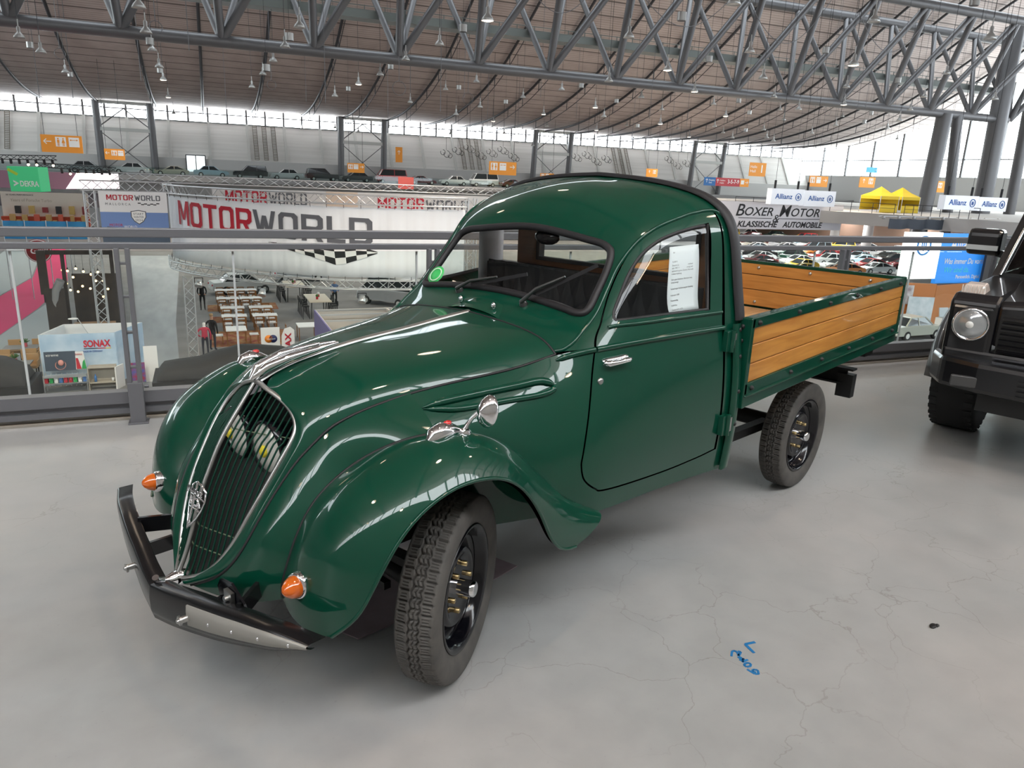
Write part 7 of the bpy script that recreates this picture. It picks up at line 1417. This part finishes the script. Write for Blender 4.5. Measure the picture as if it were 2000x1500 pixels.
COLS = {'white': (.62, .63, .62), 'black': (.012, .012, .014), 'red': (.38, .012, .015), 'silver': (.36, .37, .38), 'yellow': (.70, .46, .02), 'dark green': (.01, .06, .035), 'dark blue': (.015, .03, .10), 'pale green': (.35, .48, .42), 'orange': (.65, .20, .02), 'beige': (.45, .42, .34), 'maroon': (.12, .01, .015), 'pale blue': (.35, .48, .55)}
for i, (k, a, c) in enumerate((('saloon', -12.6, 'silver'), ('saloon', -7.2, 'white'), ('coupe', -2.6, 'beige'), ('saloon', 1.5, 'pale blue'), ('estate', 5.0, 'black'), ('saloon', 7.4, 'white'), ('estate', 10.2, 'black'), ('saloon', 13.0, 'black'), ('van', 17.6, 'red'), ('coupe', 21.6, 'maroon'), ('saloon', 25.8, 'white'), ('van', 30.6, 'white'), ('coupe', 35.4, 'maroon'), ('saloon', 39.6, 'silver'), ('coupe', 43.4, 'red'), ('saloon', 47.5, 'white'), ('estate', 51.8, 'dark green'), ('coupe', 56, 'silver'))):
    put_car(k, -13+4.75*i, 102.6+(i % 2)*.5, .25, PI if i % 3 else 0, COLS[c], '%s %s parked on the far gallery, number %s from the left' % (c, {'coupe': 'coupe', 'saloon': 'saloon', 'estate': 'estate car', 'van': 'boxy van'}[k], ('one', 'two', 'three', 'four', 'five', 'six', 'seven', 'eight', 'nine', 'ten', 'eleven', 'twelve', 'thirteen', 'fourteen', 'fifteen', 'sixteen', 'seventeen', 'eighteen')[i]), 'cars on the far gallery')
mb = MB(); mb.box((20, 101.2, 1.2), (100, .05, .05)); mb.box((20, 101.2, .7), (100, .03, .9)); o = hbuild(mb, 'far_gallery_railing', glass_mat('far railing glass', (.75, .8, .8), 1)); tag(o, 'low glazed railing along the edge of the far gallery', 'railing')
rnd = random.Random(11); rowi = 0
ordn = ['front', 'second', 'third', 'fourth', 'fifth', 'sixth', 'seventh', 'eighth', 'ninth', 'tenth', 'eleventh', 'twelfth', 'thirteenth', 'last']
for b_ in np.arange(55.5, 108, 4.2):
    a = .79*(b_+5); j = 0
    while a < 1.23*(b_+5) and a < 98:
        if not any(abs(a-x) < 2.9 and abs(b_-y) < 2.9 for x, y in ((88, 75), (84, 64), (78, 52), (70, 41), (92, 85), (73.4, 55), (78.3, 55), (83, 55), (88, 55))):
            c = rnd.choice(['white', 'white', 'silver', 'silver', 'red', 'red', 'dark green', 'pale green', 'black', 'black', 'yellow', 'dark blue', 'maroon', 'pale blue', 'orange', 'beige']); k = rnd.choice(['coupe', 'coupe', 'saloon', 'saloon', 'estate'])
            if rowi < 2: c = ['dark blue', 'red', 'yellow', 'orange', 'white', 'silver', 'red', 'white', 'white', 'pale green'][j % 10] if rowi == 0 else ['dark green', 'black', 'yellow', 'white', 'red', 'maroon', 'white', 'silver'][j % 8]; k = 'coupe'
            put_car(k, a, b_+rnd.uniform(-.4, .4), -7, PI+rnd.uniform(-.5, .1)+(.2 if rowi % 2 else -.2), COLS[c], '%s %s in the %s row of cars on the lower floor' % (c, {'coupe': 'coupe', 'saloon': 'saloon', 'estate': 'estate car'}[k], ordn[rowi]), '%s cars in the %s row on the lower floor' % (c, ordn[rowi]))
        a += 5.3; j += 1
    rowi += 1
o = put_car('saloon', 40.3, 27.2, -7, .05, (.34, .35, .30), 'beige-grey saloon car parked on the lower floor left of the off-road car')
o.name = 'saloon_car'
for i, (k, a, b_, c, lb) in enumerate((('estate', -15.8, 52, 'dark green', 'dark grey car at the far left edge behind the railing'), ('coupe', -14.2, 43, 'white', 'white car with chrome trim at the far left edge behind the railing'), ('saloon', 2.2, 50.6, 'white', 'white classic saloon behind the farthest dining tables'), ('coupe', 6.8, 56.5, 'silver', 'silver classic coupe behind the high tables'), ('van', 11.3, 44, 'silver', 'grey campervan standing behind the open booth'))): put_car(k, a, b_, -7, (.3, 1.2, .2, .1, 2.3)[i], COLS[c] if i else (.06, .06, .065), lb)

# unseen lamps added under the right-hand gallery to brighten the parked cars
for i, a in enumerate((62, 74, 86, 97)):
    for j, b_ in enumerate((62, 76, 90)):
        o = hempty('fill_lamp', a, b_, -1.36, 'long white fill lamp added under the right-hand gallery above the parked cars', 'lamp', 'fill lamps added under the right-hand gallery'); mb = MB(); mb.box((0, 0, .06), (5, .5, .1)); mb.build('housing', WHITEP, o)
        ld = bpy.data.lights.new('fill light', 'AREA'); ld.shape = 'RECTANGLE'; ld.size = 5; ld.size_y = .5; ld.energy = 1500; lo = bpy.data.objects.new('fill light', ld); COL.objects.link(lo); lo.location = H(a, b_, -1.45); lo.rotation_euler = (0, 0, HROT)
